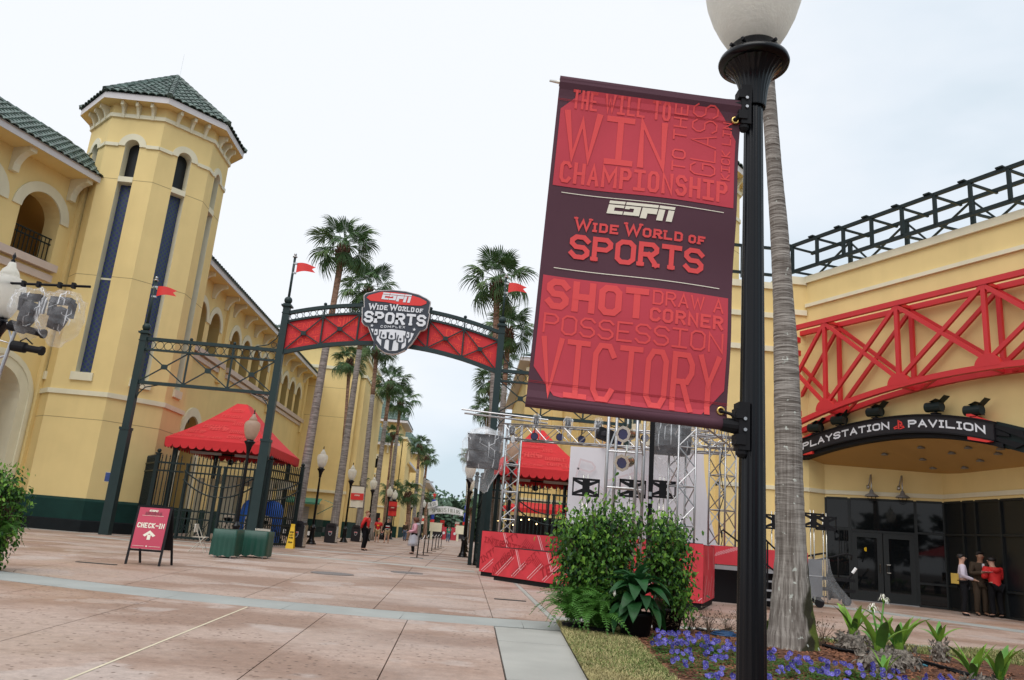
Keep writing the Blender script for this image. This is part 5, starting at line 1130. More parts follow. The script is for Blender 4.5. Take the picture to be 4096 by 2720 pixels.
kiosk(-10.48, 'red pyramid canopy with scalloped edge over the left gates'); kiosk(2.95, 'red pyramid canopy with scalloped edge behind the stage', -1)
# things under the left canopy
T = thing('ticket_kiosk', 'cream ticket booths standing under the left canopy behind the gates', 'booth', (-11, 37, 0))
part('wall', 'cream', T, lambda b: [b.box((-10.9, 37.2, 1.4), (.55, .5, 2.8)), b.box((-9.35, 37.2, 1.4), (.55, .5, 2.8)), b.box((-10.1, 38.3, 2.7), (3.4, .3, .4))]+[b.box((-12.6+.62*k, 38.0, 1.35), (.26, .3, 2.7)) for k in range(7)])
T = thing('blue_shelter', 'bright blue arched tent cover behind the gates under the left canopy', 'tent', (-9.2, 36.2, 0))
part('cover', 'blue_tarp', T, lambda b: [b.lathe([(.55, 0), (.55, 1.35), (.50, 1.6), (.36, 1.8), (.02, 1.9)], 14, (-9.4, 35.9, 0)), b.lathe([(.5, 0), (.5, 1.45), (.44, 1.68), (.25, 1.85), (.02, 1.9)], 14, (-8.75, 36.6, 0))], True)
for i, (x, y) in enumerate(((-9.9, 34.4), (-9.0, 34.3), (-8.6, 35.0))):
    T = thing('turnstile_cover', ['tan capped turnstile hood behind the gate, left of the blue cover', 'tan capped turnstile hood in front of the blue cover', 'small tan turnstile hood right of the blue cover'][i], 'turnstile', (x, y, 0), 'turnstiles inside the gates')
    part('hood', 'tan_plastic', T, lambda b: [b.box((x, y, .5), (.42, .6, 1.0)), b.tube([(x, y-.3, 1.0), (x, y+.3, 1.0)], .21, 12)])
    part('slot', 'blackm', T, lambda b: [b.box((x, y-.31, 1.0), (.16, .02, .025)), b.box((x, y-.31, 1.0), (.03, .02, .09))])
# shop interior under and behind the right canopy
T = thing('market_canopy', 'inner red canopy with lit bulbs seen through the right gates', 'canopy', (4, 44, 0))
part('canopy_top', 'red', T, lambda b: [b.quad((1.9, 43, 2.75), (6.5, 43, 2.75), (6, 45, 3.15), (3.0, 45, 3.15)), b.quad((1.9, 43, 2.5), (6.5, 43, 2.5), (6.5, 43, 2.75), (1.9, 43, 2.75))])
part('dark_counter', 'blackm', T, lambda b: [b.box((4.6, 46, 1.2), (4.0, .4, 2.4)), b.box((3.9, 43, .5), (3.4, .6, 1.0))])
for i in range(9):
    b = MB(); x, y = 1.7+i*.42, 43-.0*i; b.ball((x, y-.3, 1.95+.05*i-(.25 if i % 3 == 2 else 0)), .035, 8); b.build('bulb', 'bulb', T, True)
T = thing('waste_hood', 'grey tan litter hood behind the right gates', 'litter bin', (4.15, 33.6, 0)); part('hood', 'tan_plastic', T, lambda b: [b.box((4.15, 33.6, .45), (.5, .5, .9)), b.tube([(4.15, 33.3, .9), (4.15, 33.9, .9)], .25, 12)])

# ================================================================ STREET LAMPS
def lamp_proto(amber=False):
    T = thing('street_lamp', 'x', 'street lamp')
    part('base', 'black', T, lambda b: b.lathe([(.27, 0), (.27, .05), (.20, .09), (.21, .14), (.15, .22), (.13, .30), (.12, .75), (.15, .80), (.15, .84), (.10, .88), (.075, .98)], 16), True)
    part('pole', 'black', T, lambda b: b.lathe([(.068, .95), (.062, 2.2), (.05, 3.45)], 16, flute=.12))
    part('collar', 'black', T, lambda b: b.lathe([(.07, 3.40), (.075, 3.5), (.10, 3.62), (.14, 3.72), (.20, 3.80), (.20, 3.83), (.13, 3.86), (.13, 3.93)], 20, flute=.05), True)
    g = part('globe', 'globe_amber' if amber else 'globe', T, lambda b: b.lathe([(.12, 3.88), (.17, 3.96), (.23, 4.1), (.275, 4.28), (.285, 4.42), (.26, 4.52), (.19, 4.58), (.12, 4.60)], 20), True)
    part('top_cap', 'globe_amber' if amber else 'globe', g, lambda b: b.lathe([(.13, 4.60), (.15, 4.62), (.12, 4.70), (.07, 4.76), (.05, 4.84)], 16), True); part('finial', 'black', g, lambda b: b.lathe([(.02, 4.82), (.035, 4.87), (.015, 4.90), (.03, 4.95), (.003, 5.02)], 10), True)
    part('lamp_core', 'globe_core', g, lambda b: b.lathe([(.09, 3.9), (.09, 4.05), (.03, 4.1)], 12))
    return T
LP = lamp_proto()
LP.location = (-7.79, 41.7, 0); tag(LP, 'street lamp between the two litter bins in front of the kiosk', group='street lamps with acorn globes')
for (x, y, lab) in ((-7.55, 51.2, 'street lamp carrying the cream banner left of the red jacketed man'), (-7.4, 62.0, 'street lamp directly behind the cream bannered lamp'), (-7.3, 80, 'street lamp mostly hidden behind the red banner'), (-7.2, 104, 'distant street lamp beside the short palm trunks'), (.01, 40.2, 'street lamp just left of the open right gates'), (.1, 52, 'second street lamp in line behind the right gate lamp'), (.15, 64, 'third and farthest lamp in line behind the right gate lamp'),
                    (-4.9, 128, 'far lamp right of the blue sign post with red banner'), (-2.2, 128, 'far lamp left of the right blue sign post'), (-12.35+.0, 36.2, 'x')):
    if lab == 'x': continue
    c = copy_tree(LP); c.location = (x, y, 0); tag(c, lab)
LA = lamp_proto(True); qq = at(1012, 1690, 27.5); LA.scale = (.95, .95, .95); LA.location = (qq.x, 27.5, 0); tag(LA, 'amber tinted street lamp in front of the left red canopy', group='street lamps with acorn globes')
c = copy_tree(LA); c.scale = (1, 1, 1); c.location = (1.55, 29.6, 0); tag(c, 'amber street lamp half hidden behind the left stage tower')
# lamp at the left edge of the picture
pe = at(20, 1175, 12.6); c = copy_tree(LP); c.location = (pe.x, 12.6, pe.z-4.3); tag(c, 'white globe lamp cut by the left edge beside the bagged stage lights')
# near lamp (with banner arms)
NX, NY = 1.405, 3.86
T = thing('lamp_post', 'big black fluted lamp post with frosted globe carrying the large banner', 'lamp post', (NX, NY, 0))
part('base', 'black', T, lambda b: b.lathe([(.24, 0), (.24, .06), (.17, .12), (.16, .2), (.10, .3), (.085, .4)], 24, (NX, NY, 0)), True)
def npole(b):
    n = 64; prof = [(.073, .38), (.066, 1.5), (.058, 2.6), (.051, 3.66)]; vs = []
    for r_, z in prof:
        for k in range(n):
            a = 2*pi*k/n; fl = 1-.07*max(0, sin(a*14))**.6; vs.append((NX+r_*fl*cos(a), NY+r_*fl*sin(a), z))
    b.add(vs, [(i*n+k, i*n+(k+1) % n, (i+1)*n+(k+1) % n, (i+1)*n+k) for i in range(3) for k in range(n)])
part('pole', 'black', T, npole, True)
def ncollar(b):
    n = 96; prof = [(.067, 3.60), (.068, 3.615), (.072, 3.66), (.080, 3.72), (.094, 3.77), (.115, 3.815), (.148, 3.85), (.160, 3.86)]; vs = []
    for r_, z in prof:
        for k in range(n): a = 2*pi*k/n; fl = 1-.045*(.5+.5*sin(a*24)); vs.append((NX+r_*fl*cos(a), NY+r_*fl*sin(a), z))
    b.add(vs, [(i*n+k, i*n+(k+1) % n, (i+1)*n+(k+1) % n, (i+1)*n+k) for i in range(len(prof)-1) for k in range(n)]); b.lathe([(.052, 3.605), (.067, 3.605)], 32, (NX, NY, 0), cap=False)
part('collar', 'black', T, ncollar, True)
part('collar_ring', 'black', T, lambda b: b.lathe([(.155, 3.862), (.193, 3.868), (.198, 3.885), (.192, 3.905), (.170, 3.915), (.140, 3.92), (.135, 3.985), (.12, 3.99)], 48, (NX, NY, 0)), True)
part('set_screw', 'blackm', T, lambda b: [b.tube([(NX+.13*cos(a), NY+.13*sin(a), 3.955), (NX+.165*cos(a), NY+.165*sin(a), 3.957)], [.008, .011], 8) for a in (-1.1, -2.3, 0, 2, 3.5)])
def globe_prof(s=1.0): return [(.110*s, 3.96), (.150*s, 4.02), (.195*s, 4.10), (.235*s, 4.19), (.265*s, 4.29), (.282*s, 4.40), (.285*s, 4.48), (.268*s, 4.57), (.22*s, 4.64), (.13, 4.68)]
g = part('globe', 'globe', T, lambda b: b.lathe(globe_prof(), 64, (NX, NY, 0)), True)
part('top_cap', 'globe', g, lambda b: b.lathe([(.14, 4.68), (.16, 4.70), (.12, 4.8), (.05, 4.9)], 32, (NX, NY, 0)), True); part('finial', 'black', g, lambda b: b.lathe([(.02, 4.9), (.035, 4.95), (.003, 5.1)], 12, (NX, NY, 0)), True)
part('lamp_core', 'globe_core', T, lambda b: b.lathe([(.085, 3.97), (.08, 4.12), (.04, 4.16)], 24, (NX, NY, 0)), True)
for z0 in (3.58, 1.78):
    part('banner_clamp', 'blackm', T, lambda b: [b.box((NX-.065, NY-.03, z0), (.055, .085, .24)), b.box((NX-.085, NY-.045, z0+.06), (.05, .07, .05)), b.box((NX-.085, NY-.045, z0-.07), (.05, .07, .05)), b.tube([(NX-.09, NY-.03, z0), (NX-.17, NY-.03, z0+.004)], [.040, .034], 14), b.ball((NX-.07, NY-.04, z0-.13), .03, 10)])
    part('clamp_screw', 'alu', T, lambda b: [b.tube([(NX-.064, NY-.073, z0+dz), (NX-.064, NY-.082, z0+dz)], .009, 8) for dz in (.035, -.02)])
    part('banner_arm', 'steel' if z0 > 3 else 'blackm', T, lambda b: b.tube([(NX-.15, NY-.03, z0+.002), (NX-1.06, NY-.03, z0+.035), (NX-1.165 if z0 > 3 else NX-1.06, NY-.03, z0+.042)], [.016, .014, .006], 10), True)

# ================================================================ BIG BANNER
BNr = [.297, 3.635, 1.320, 3.600, 1.257, 1.770, .243, 1.795]
def bw(u, v):         # u 0..1 left-right, v 0..1 bottom-top
    xl_ = .243+(.297-.243)*v; xr = 1.257+(1.320-1.257)*v; zl = 1.795+(3.640-1.795)*v; zr = 1.765+(3.598-1.765)*v
    x = xl_+(xr-xl_)*u; z = zl+(zr-zl)*u; y = NY-.048+.014*sin(2.1*u*pi+.8*v)*sin(pi*min(1, v*1.04))+.008*sin(5*v*pi+u)*(.3+u)
    y -= .018*max(0, 1-abs(v-.985)/.03) + .018*max(0, 1-abs(v-.015)/.03)
    return V((x, y, z))
BT = thing('street_banner', 'large maroon and red vertical banner hanging from the near lamp post', 'banner', (.8, NY-.05, 2.7))
def gridpatch(poly_uv, n_, nu=26, nv=44, off=0.0):
    pass
def bsheet(b, u0, u1, v0, v1, off, nu, nv, cut=None):
    for i in range(nu):
        for j in range(nv):
            a, c, e_, f = u0+(u1-u0)*i/nu, u0+(u1-u0)*(i+1)/nu, v0+(v1-v0)*j/nv, v0+(v1-v0)*(j+1)/nv
            P = [(a, e_), (c, e_), (c, f), (a, f)]
            if cut:
                P = [cut(*p) for p in P]
            b.quad(*[bw(*p)-V((0, off, 0)) for p in P])
part('cloth', 'maroon', BT, lambda b: bsheet(b, 0, 1, 0, 1, 0, 28, 50), True)
for v in (.992, .010): part('hem', 'maroon', BT, lambda b: b.tube([V((bw(k/14, v).x, NY-.032, bw(k/14, v).z)) for k in range(15)], .030, 10), True)
Wd, Hh_ = 1.02, 1.83
def cutter(top):
    def f(u, v):
        if top:        # chamfered upper corners
            lim = .965
            if u < .14: lim = min(lim, .905+(u-.035)/.105*.06)
            if u > .86: lim = min(lim, .985-(u-.86)/.10*.095)
            return (u, min(v, lim))
        lim = .028
        if u < .14: lim = max(lim, .10-(u-.03)/.11*.075)
        if u > .86: lim = max(lim, .018+(u-.86)/.10*.07)
        return (u, max(v, lim))
    return f
part('red_field', 'bred', BT, lambda b: bsheet(b, .020, .980, .648, .968, .0022, 26, 18, cutter(True)), True)
part('red_field', 'bred', BT, lambda b: bsheet(b, .020, .980, .022, .372, .0022, 26, 18, cutter(False)), True)
LIFT[1] = .00022
def bt(b, s, u0, v0, u1, v1, t, gap=.18, serif=0, vert=False, off=.0042):
    if not vert: stext(b, s, 0, 0, (u1-u0)*Wd, (v1-v0)*Hh_, t, lambda x, y: bw(u0+x/Wd, v0+y/Hh_)-V((0, off, 0)), gap, serif, .04, narrow_i=False if not serif else True)
    else: stext(b, s, 0, 0, (v1-v0)*Hh_, (u1-u0)*Wd, t, lambda x, y: bw(u1-y/Wd, v0+x/Hh_)-V((0, off, 0)), gap, serif, .04, narrow_i=False)
def btxt(b):
    bt(b, 'THE', .080, .902, .215, .963, .014, .22); bt(b, 'WILL', .255, .902, .475, .963, .014, .22); bt(b, 'TO', .515, .902, .615, .963, .015, .22)
    bt(b, 'WIN', .045, .735, .605, .895, .034, .16); bt(b, 'CHAMPIONSHIP', .05, .660, .945, .728, .019, .20)
    bt(b, 'TO THE', .635, .740, .71, .962, .010, .25, vert=True); bt(b, 'GLASS', .735, .738, .875, .972, .0085, .16, vert=True); bt(b, 'KICK LIN', .905, .735, .955, .925, .0075, .25, vert=True)
    bt(b, 'SHOT', .045, .275, .565, .365, .034, .14); bt(b, 'DRAW A', .585, .322, .955, .365, .010, .2); bt(b, 'CORNER', .575, .272, .955, .313, .015, .2)
    bt(b, 'POSSESSION', .045, .205, .96, .262, .011, .18); bt(b, 'VICTORY', .045, .030, .955, .195, .028, .14)
part('red_print', 'bred2', BT, btxt)
def btxt2(b):
    for u0, v0, u1, v1, s in ((.155, .5205, .245, .560, 'W'), (.25, .5205, .385, .549, 'IDE'), (.415, .5205, .505, .560, 'W'), (.51, .5205, .72, .549, 'ORLD'), (.75, .5205, .84, .546, 'OF')):
        bt(b, s, u0, v0, u1, v1, .0125, .22, .011)
    bt(b, 'SPORTS', .14, .432, .84, .507, .026, .12, .02)
part('title_print', 'bred2', BT, btxt2)
part('network_logo', 'bcream', BT, lambda b: espn(b, 0, 0, .36*Wd, .040*Hh_, lambda x, y: bw(.315+x/Wd, .582+y/Hh_)-V((0, .0042, 0))))
part('cream_rule', 'bcream', BT, lambda b: [bsheet(b, .07, .93, v, v+.0022, .0042, 24, 1) for v in (.628, .396)])
part('stitching', 'red_under', BT, lambda b: [bsheet(b, .0, 1.0, v, v+.0012, .005, 24, 1) for v in (.928, .924, .066, .062)])
LIFT[1] = .0011
for v in (.935, .045):
    q = bw(.968, v)-V((0, .008, 0)); part('grommet', 'brass', BT, lambda b: b.tube([q+V((.017*cos(k*pi/8), 0, .017*sin(k*pi/8))) for k in range(16)], .0062, 8, closed=True), True)
    e_ = V((NX-.085, NY-.06, q.z+(.05 if v > .5 else -.05))); part('strap', 'blackm', BT, lambda b: b.tube([q+V((-.004, -.004, 0)), q.lerp(e_, .5)+V((.0, -.012, .01)), e_], [.007, .009, .012], 6))
# ================================================================ PALMS
def frond_mesh(nm, m, droop=.45, n=26, seed=0):
    r = random.Random(seed); b = MB(); b.tube([(0, 0, 0), (.35, 0, .05), (.8, 0, .03), (1.0, 0, -.02)], [.022, .016, .012, .008], 4)
    C0 = V((.95, 0, -.01))
    for k in range(n):
        a = rad(-118+236*(k+.5)/n); L = (.66+.16*cos(a))*r.uniform(.88, 1.1); w_ = rad(236/n/2*.98); dr = droop*r.uniform(.7, 1.25)
        def P(t, da, dz=0): return C0+V((cos(a+da)*L*t, sin(a+da)*L*t*.92, -dr*t*t*L*(.35+.65*t)+dz+.06*cos(a)*t))
        b.add([P(.02, 0), P(.62, -w_, -.015), P(.62, 0, .015), P(.62, w_, -.015), P(.84, -w_*.4), P(.84, w_*.4), P(1.0, r.uniform(-.03, .03), -.10*r.random())], [(0, 1, 2), (0, 2, 3), (1, 4, 2), (2, 5, 3), (2, 4, 6, 5)])
        if k % 3 == 0: q = P(1.0, .02); b.add([P(.85, .02), P(.86, .05), q+V((.02, 0, -.18))], [(0, 1, 2)])
    me = D.meshes.new(nm); me.from_pydata(b.v, [], b.f); me.materials.append(M[m]); return me
FRM = [frond_mesh('frond', 'palmleaf', .40, seed=1), frond_mesh('frond', 'palmleaf', .75, seed=2), frond_mesh('frond', 'palmleaf2', .55, seed=3), frond_mesh('frond', 'palmleaf', 1.1, seed=4)]
def palm(label, Y, cpx, bpx, rad_px, r0=.24, r1=.15, n=30, red=False, basez=0.0, group='tall fan palms along the alley'):
    top = at(cpx[0], cpx[1], Y); bx = at(bpx, 2140, Y).x; Rr = rad_px/FPX*Y*.93; T = thing('palm_tree', label, 'palm tree', (bx, Y, 0), group)
    f = lambda t: V((bx+(top.x-bx)*t**1.15, Y, top.z*t)); br = .74 if not red else .55
    part('trunk', 'trunk' if not red else 'trunk_red', T, lambda b: b.tube([f(k/14*br) for k in range(15)], [r0*1.25 if k == 0 else r0+(r1-r0)*k/14 for k in range(15)], 12), True)
    part('upper_trunk', 'trunk_red', T, lambda b: b.tube([f(br+(1-br)*k/6) for k in range(7)], [r1*1.0, r1*.92, r1*.9, r1*.95, r1*1.0, r1*1.2, r1*1.2], 12), True)
    def boots(b):
        for k in range(46):
            a = k*2.4; h = k/46*Rr*.62; rr = r1*(1.15+.55*sin(pi*min(1, k/40))); p = top+V((rr*cos(a), rr*sin(a), -Rr*.62+h)); b.bar(p-V((cos(a)*.05, sin(a)*.05, .08)), p+V((cos(a)*.12, sin(a)*.12, .20)), .11, .05)
    part('boot_skirt', 'boot', T, boots)
    r = random.Random(int(Y*10+cpx[0])); s = Rr/1.52
    n = int(n*.82)
    for k in range(n):
        t = (k+.5)/n; el_ = rad(80-125*t**.9+r.uniform(-12, 12)); az = k*2.39996+r.uniform(-.2, .2); me = FRM[(0 if t < .35 else 1 if t < .75 else 3) if k % 4 else 2]; sc_ = s*(1.0 if t > .2 else .85)*r.uniform(.88, 1.08)
        place('frond', me, T, top, (r.uniform(-.5, .5), -el_, az), sc_)
    return T
palm('tallest palm left of the shield sign, thick grey trunk beside the open gate', 38.5, (1374, 985), 1177, 142, .26, .17, 34)
palm('second tall palm, crown touching the top of the shield sign', 47.5, (1474, 1150), 1331, 128, .26, .16, 32)
palm('slim reddish palm standing close against the plain yellow block', 61, (1400, 1440), 1343, 82, .17, .13, 26, red=True)
palm('palm whose crown shows just below the shield sign', 57, (1510, 1385), 1432, 92, .26, .16, 28)
palm('palm with paired crown left of the leaning palm, green base at the bin', 66, (1563, 1525), 1482, 84, .27, .17, 30)
palm('leaning palm in front of the hipped tower, crown at the tower eave', 77, (1604, 1600), 1543, 80, .27, .16, 30)
palm('palm crown half hidden behind the trunk left of the hipped tower', 88, (1480, 1555), 1466, 66, .24, .15, 24)
palm('small palm in front of the low tiled roof', 84, (1572, 1735), 1530, 46, .16, .12, 22, red=True)
palm('far palm left of the last pair before the sports sign', 92, (1679, 1780), 1650, 52, .26, .17, 24)
palm('far palm right of the last pair before the sports sign', 100, (1710, 1828), 1672, 50, .26, .17, 24)
for lab, Y, c, bp_, rp_ in (('short thick trunked palm right of the red banner', 88, (1570, 1965), 1556, 58), ('short shaggy palm beside the far tower base', 84, (1636, 1970), 1632, 58), ('short palm top peeking left of the cream banner', 72, (1438, 1925), 1432, 40), ('short distant palm beside the sports sign post', 110, (1705, 1990), 1700, 30)):
    palm(lab, Y, c, bp_, rp_, .30, .24, 22, red=True, group='short fan palms')
palm('tallest palm right of the arch, crown against open sky', 38, (1990, 1120), 1952, 150, .25, .16, 34, group='tall fan palms behind the right arch post')
palm('second palm right of the arch, crown below the tallest one', 45.5, (2035, 1318), 1972, 122, .25, .16, 32, group='tall fan palms behind the right arch post')
palm('small palm crown showing between the two tall right trunks', 60, (2022, 1425), 1985, 62, .2, .14, 24, group='tall fan palms behind the right arch post')
palm('mid palm left of the right arch post, upper of two', 56, (1968, 1530), 1948, 92, .22, .15, 28, red=True, group='palms left of the right arch post')
palm('lower palm left of the right arch post', 66, (1950, 1640), 1938, 74, .2, .15, 26, red=True, group='palms left of the right arch post')
palm('farthest palm crown peeking left of the bagged speaker', 84, (1872, 1820), 1868, 40, .2, .15, 20, group='palms left of the right arch post')
palm('short far palm right of the sports fields sign', 104, (1885, 2030), 1884, 40, .25, .2, 18, red=True, group='short fan palms')
# near palm: tall trunk behind the lamp post
T = thing('palm_tree', 'huge near palm trunk with moss and lichen right of the lamp post', 'palm tree', (4.12, 10.0, 0))
def ntr(b):
    pts, rr = [], []
    px = [(3172, 2610, .335), (3170, 2570, .31), (3168, 2480, .272), (3165, 2387, .240), (3164, 2300, .215), (3164, 2211, .192), (3160, 2080, .183), (3156, 1917, .174), (3153, 1760, .172), (3150, 1660, .171), (3143, 1400, .158), (3134, 1215, .136), (3125, 1060, .128), (3116, 909, .122), (3099, 705, .108), (3085, 520, .103), (3071, 330, .10), (3048, 0, .10)]
    for x, y, r_ in px: pts.append(at(x, y, 10.0)); rr.append(r_)
    K = 120; P2, R2 = [], []
    for k in range(K):
        t = k/(K-1)*(len(pts)-1); i = min(len(pts)-2, int(t)); q = t-i; P2.append(pts[i].lerp(pts[i+1], q)); zz = P2[-1].z; R2.append((rr[i]+(rr[i+1]-rr[i])*q)*(1+.014*sin(zz*31)+.012*NZ.noise(V((0, 0, zz*3)))))
    P2[0].z = -.05; e_ = P2[-1]+V((-.05, 0, 3.2)); P2.append(e_); R2.append(.10); b.tube(P2, R2, 28)
part('trunk', 'trunk_near', T, ntr, True)
ntop = at(3050, 0, 10.0)+V((-.05, 0, 3.2))
for k in range(26): place('frond', FRM[k % 4], T, ntop, (R.uniform(-.4, .4), -rad(70-100*k/26), k*2.4), 1.1)

# ================================================================ FAR TREE LINE
def leafball(nm, m, n, seed, s=.09):
    r = random.Random(seed); b = MB()
    for i in range(n):
        while True:
            p = V((r.uniform(-1, 1), r.uniform(-1, 1), r.uniform(-1, 1)))
            if .25 < p.length < 1: break
        p = p*(.8+.35*NZ.noise(p*2+V((seed, 0, 0)))); u = V((r.gauss(0, 1), r.gauss(0, 1), r.gauss(0, .6))).normalized(); v = u.orthogonal().normalized(); q = s*r.uniform(.6, 1.4); b.add([p-u*q, p-v*q*.6, p+u*q, p+v*q*.6], [(0, 1, 2, 3)])
    me = D.meshes.new(nm); me.from_pydata(b.v, [], b.f); me.materials.append(M[m]); return me
LB = [leafball('crown', 'treefar', 420, 1, .16), leafball('crown', 'treefar2', 420, 2, .16), leafball('crown', 'treefar', 420, 5, .13)]
R2_ = random.Random(5)
b = MB()
for k in range(1500):
    x = R2_.uniform(-34, 34); y = R2_.uniform(172, 205); hh = 9.5+3.0*NZ.noise(V((x*.11, 3, 0)))+1.6*NZ.noise(V((x*.4, 9, 0))); z = R2_.uniform(.2, hh)
    for j in range(9):
        p = V((x, y, z))+V((R2_.gauss(0, .8), R2_.gauss(0, .8), R2_.gauss(0, .7))); u = V((R2_.gauss(0, 1), R2_.gauss(0, .4), R2_.gauss(0, .6))).normalized()*R2_.uniform(.3, .75); v = u.orthogonal().normalized()*.35; b.quad(p-u, p-v, p+u, p+v)
o = b.build('distant_wood', 'treefar'); o['kind'] = 'stuff'; tag(o, 'hazy green wood beyond the sports fields sign', 'trees')
labs = ['dark leafy shrub left of the blue sign post', 'dark leafy tree right of the blue sign post', 'low bush below the red banner by the sports sign', 'dark hedge tree at the right of the far crossing', 'mid tree behind the sports fields sign', 'rounded tree right of the sports sign', 'tree left behind the hockey banner lamp', 'bush beside the barrier', 'tall tree right behind the gates', 'tree far right behind the gates']
for i, (x, y, s, z) in enumerate(((-7.3, 122, 2.6, 2.2), (-5.6, 150, 4.2, 4.2), (-3.5, 152, 3.4, 2.6), (1.6, 126, 2.4, 1.8), (-1.5, 160, 4.5, 4.6), (3.5, 158, 4.8, 4.8), (-9.2, 160, 4.6, 4.6), (-6.0, 140, 1.7, 1.2), (5.5, 120, 4, 3.6), (10, 122, 4.6, 4.4))):
    T = thing('tree', labs[i], 'tree', (x, y, 0), 'broadleaf trees at the end of the alley')
    part('trunk', 'twig', T, lambda b: b.tube([(x, y, 0), (x+.1, y, z)], [.22, .12], 6)); place('crown', LB[(i+1) % 3], T, (x, y, z), (0, 0, i), (s, s, s*.82))

# ================================================================ LEAFY PLANTS NEAR
def leaf(b, p, d, n, L, W, curl=.25):
    d = d.normalized(); s = d.cross(n).normalized(); n2 = s.cross(d).normalized()
    a = p; m1 = p+d*L*.35; m2 = p+d*L*.72-n2*L*curl*.35; t = p+d*L-n2*L*curl
    b.add([a, m1+s*W/2+n2*W*.12, m1-n2*W*.08, m1-s*W/2+n2*W*.12, m2+s*W*.36, m2-n2*W*.08, m2-s*W*.36, t], [(0, 2, 1), (0, 3, 2), (1, 2, 5, 4), (2, 3, 6, 5), (4, 5, 7), (5, 6, 7)])
def ficus(label, blobs, nleaf, trunkpts, seed, base, leafL=.070, pot=None, group=None):
    r = random.Random(seed); T = thing('potted_ficus', label, 'shrub', base, group); bs = [MB(), MB(), MB()]; tw = MB()
    wts = [q[3]*q[4]*q[5] for q in blobs]; tot = sum(wts)
    for q, w_ in zip(blobs, wts):
        cx_, cy_, cz, rx_, ry_, rz_ = q; c = V((cx_, cy_, cz)); k = int(nleaf*w_/tot)
        for i in range(max(6, k//34)):
            e_ = V((r.gauss(0, 1), r.gauss(0, 1), r.gauss(0, .9))).normalized(); e_ = V((e_.x*rx_, e_.y*ry_, e_.z*rz_)); s = V(trunkpts[i % len(trunkpts)]); s2 = c+e_*r.uniform(.75, 1.12); md = s.lerp(s2, .5)+V((r.gauss(0, .05), r.gauss(0, .05), .05)); tw.tube([s, md, s2], [.008, .005, .002], 4)
            for j in range(34):
                t = r.uniform(.35, 1.05); p = md.lerp(s2, max(0, (t-.4)/.6))+V((r.gauss(0, .055), r.gauss(0, .055), r.gauss(0, .055))) if r.random() < .6 else c+V((r.gauss(0, .42)*rx_, r.gauss(0, .42)*ry_, r.gauss(0, .42)*rz_))
                rel = (p-c); outw = V((rel.x/rx_, rel.y/ry_, rel.z/rz_)).length; d = V((rel.x*.5+r.gauss(0, .35), rel.y*.5-.1+r.gauss(0, .35), -.45+r.gauss(0, .35))); nn = V((r.gauss(0, .5)+rel.x*.5, r.gauss(0, .5)-.35, .8+r.gauss(0, .3)))
                tier = 0 if (outw > .55 and rel.z > -.35*rz_ and r.random() < (.16+.42*max(0, rel.z/rz_))) else (1 if (outw > .42 and r.random() < .75) else 2); L = leafL*r.uniform(.7, 1.3); leaf(bs[tier], p, d, nn, L, L*.52, r.uniform(0, .35))  # inner leaves darker, upper outer ones brighter: crown shading put into leaf colour
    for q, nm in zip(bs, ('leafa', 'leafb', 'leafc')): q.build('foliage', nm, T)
    tw.build('branches', 'twig', T)
    if pot: part('pot', 'blackm', T, lambda b: b.lathe([(pot[3]*.72, 0), (pot[3], pot[4]), (pot[3]*1.08, pot[4]), (pot[3]*1.08, pot[4]+.04), (pot[3]*.95, pot[4]+.04), (pot[3]*.9, pot[4]-.05)], 20, pot[:3]), True)
    return T
Yf = 11.45
def bl(px, py, rx_, rz_, Y=Yf, ry_=.42): p = at(px, py, Y); return (p.x, p.y, p.z, rx_/FPX*Y, ry_, rz_/FPX*Y)
b0 = at(2400, 2500, Yf)
ficus('large potted ficus hedge plant in front of the stage, left of the pair', [bl(2320, 2150, 115, 130), bl(2440, 2105, 130, 125), bl(2410, 2260, 125, 130), bl(2300, 2280, 80, 100), bl(2370, 2380, 90, 100), bl(2465, 2330, 60, 100)], 9500, [(b0.x-.1, Yf, .3), (b0.x, Yf, .5), (b0.x+.1, Yf, .4), (b0.x, Yf, .9), (b0.x-.15, Yf, .8)], 3, (b0.x, Yf, 0), pot=(b0.x+.05, Yf, 0, .26, .34), group='potted ficus plants')
b1 = at(2650, 2500, Yf+.1)
ficus('smaller potted ficus hedge plant in front of the stage, right of the pair', [bl(2655, 2120, 88, 85), bl(2705, 2190, 66, 80), bl(2640, 2240, 75, 80), bl(2700, 2330, 70, 90), bl(2725, 2420, 48, 65)], 4000, [(b1.x-.1, Yf, .3), (b1.x, Yf, .5), (b1.x+.1, Yf, .4), (b1.x, Yf, .9)], 8, (b1.x, Yf, 0), pot=(b1.x+.05, Yf+.1, 0, .24, .32), group='potted ficus plants')
Yl_ = 13.2; b2_ = at(-30, 2280, Yl_)
ficus('leafy potted ficus cut by the left edge of the picture', [bl(-20, 1930, 95, 85, Yl_), bl(40, 1975, 62, 70, Yl_), bl(-40, 2060, 90, 90, Yl_), bl(10, 2090, 55, 60, Yl_), bl(-20, 2170, 45, 60, Yl_), bl(-60, 2240, 60, 60, Yl_)], 4200, [(b2_.x, Yl_, .3), (b2_.x, Yl_, .6), (b2_.x+.1, Yl_, .8)], 5, (b2_.x, Yl_, 0), pot=(b2_.x-.45, Yl_, 0, .25, .3), group='potted ficus plants')
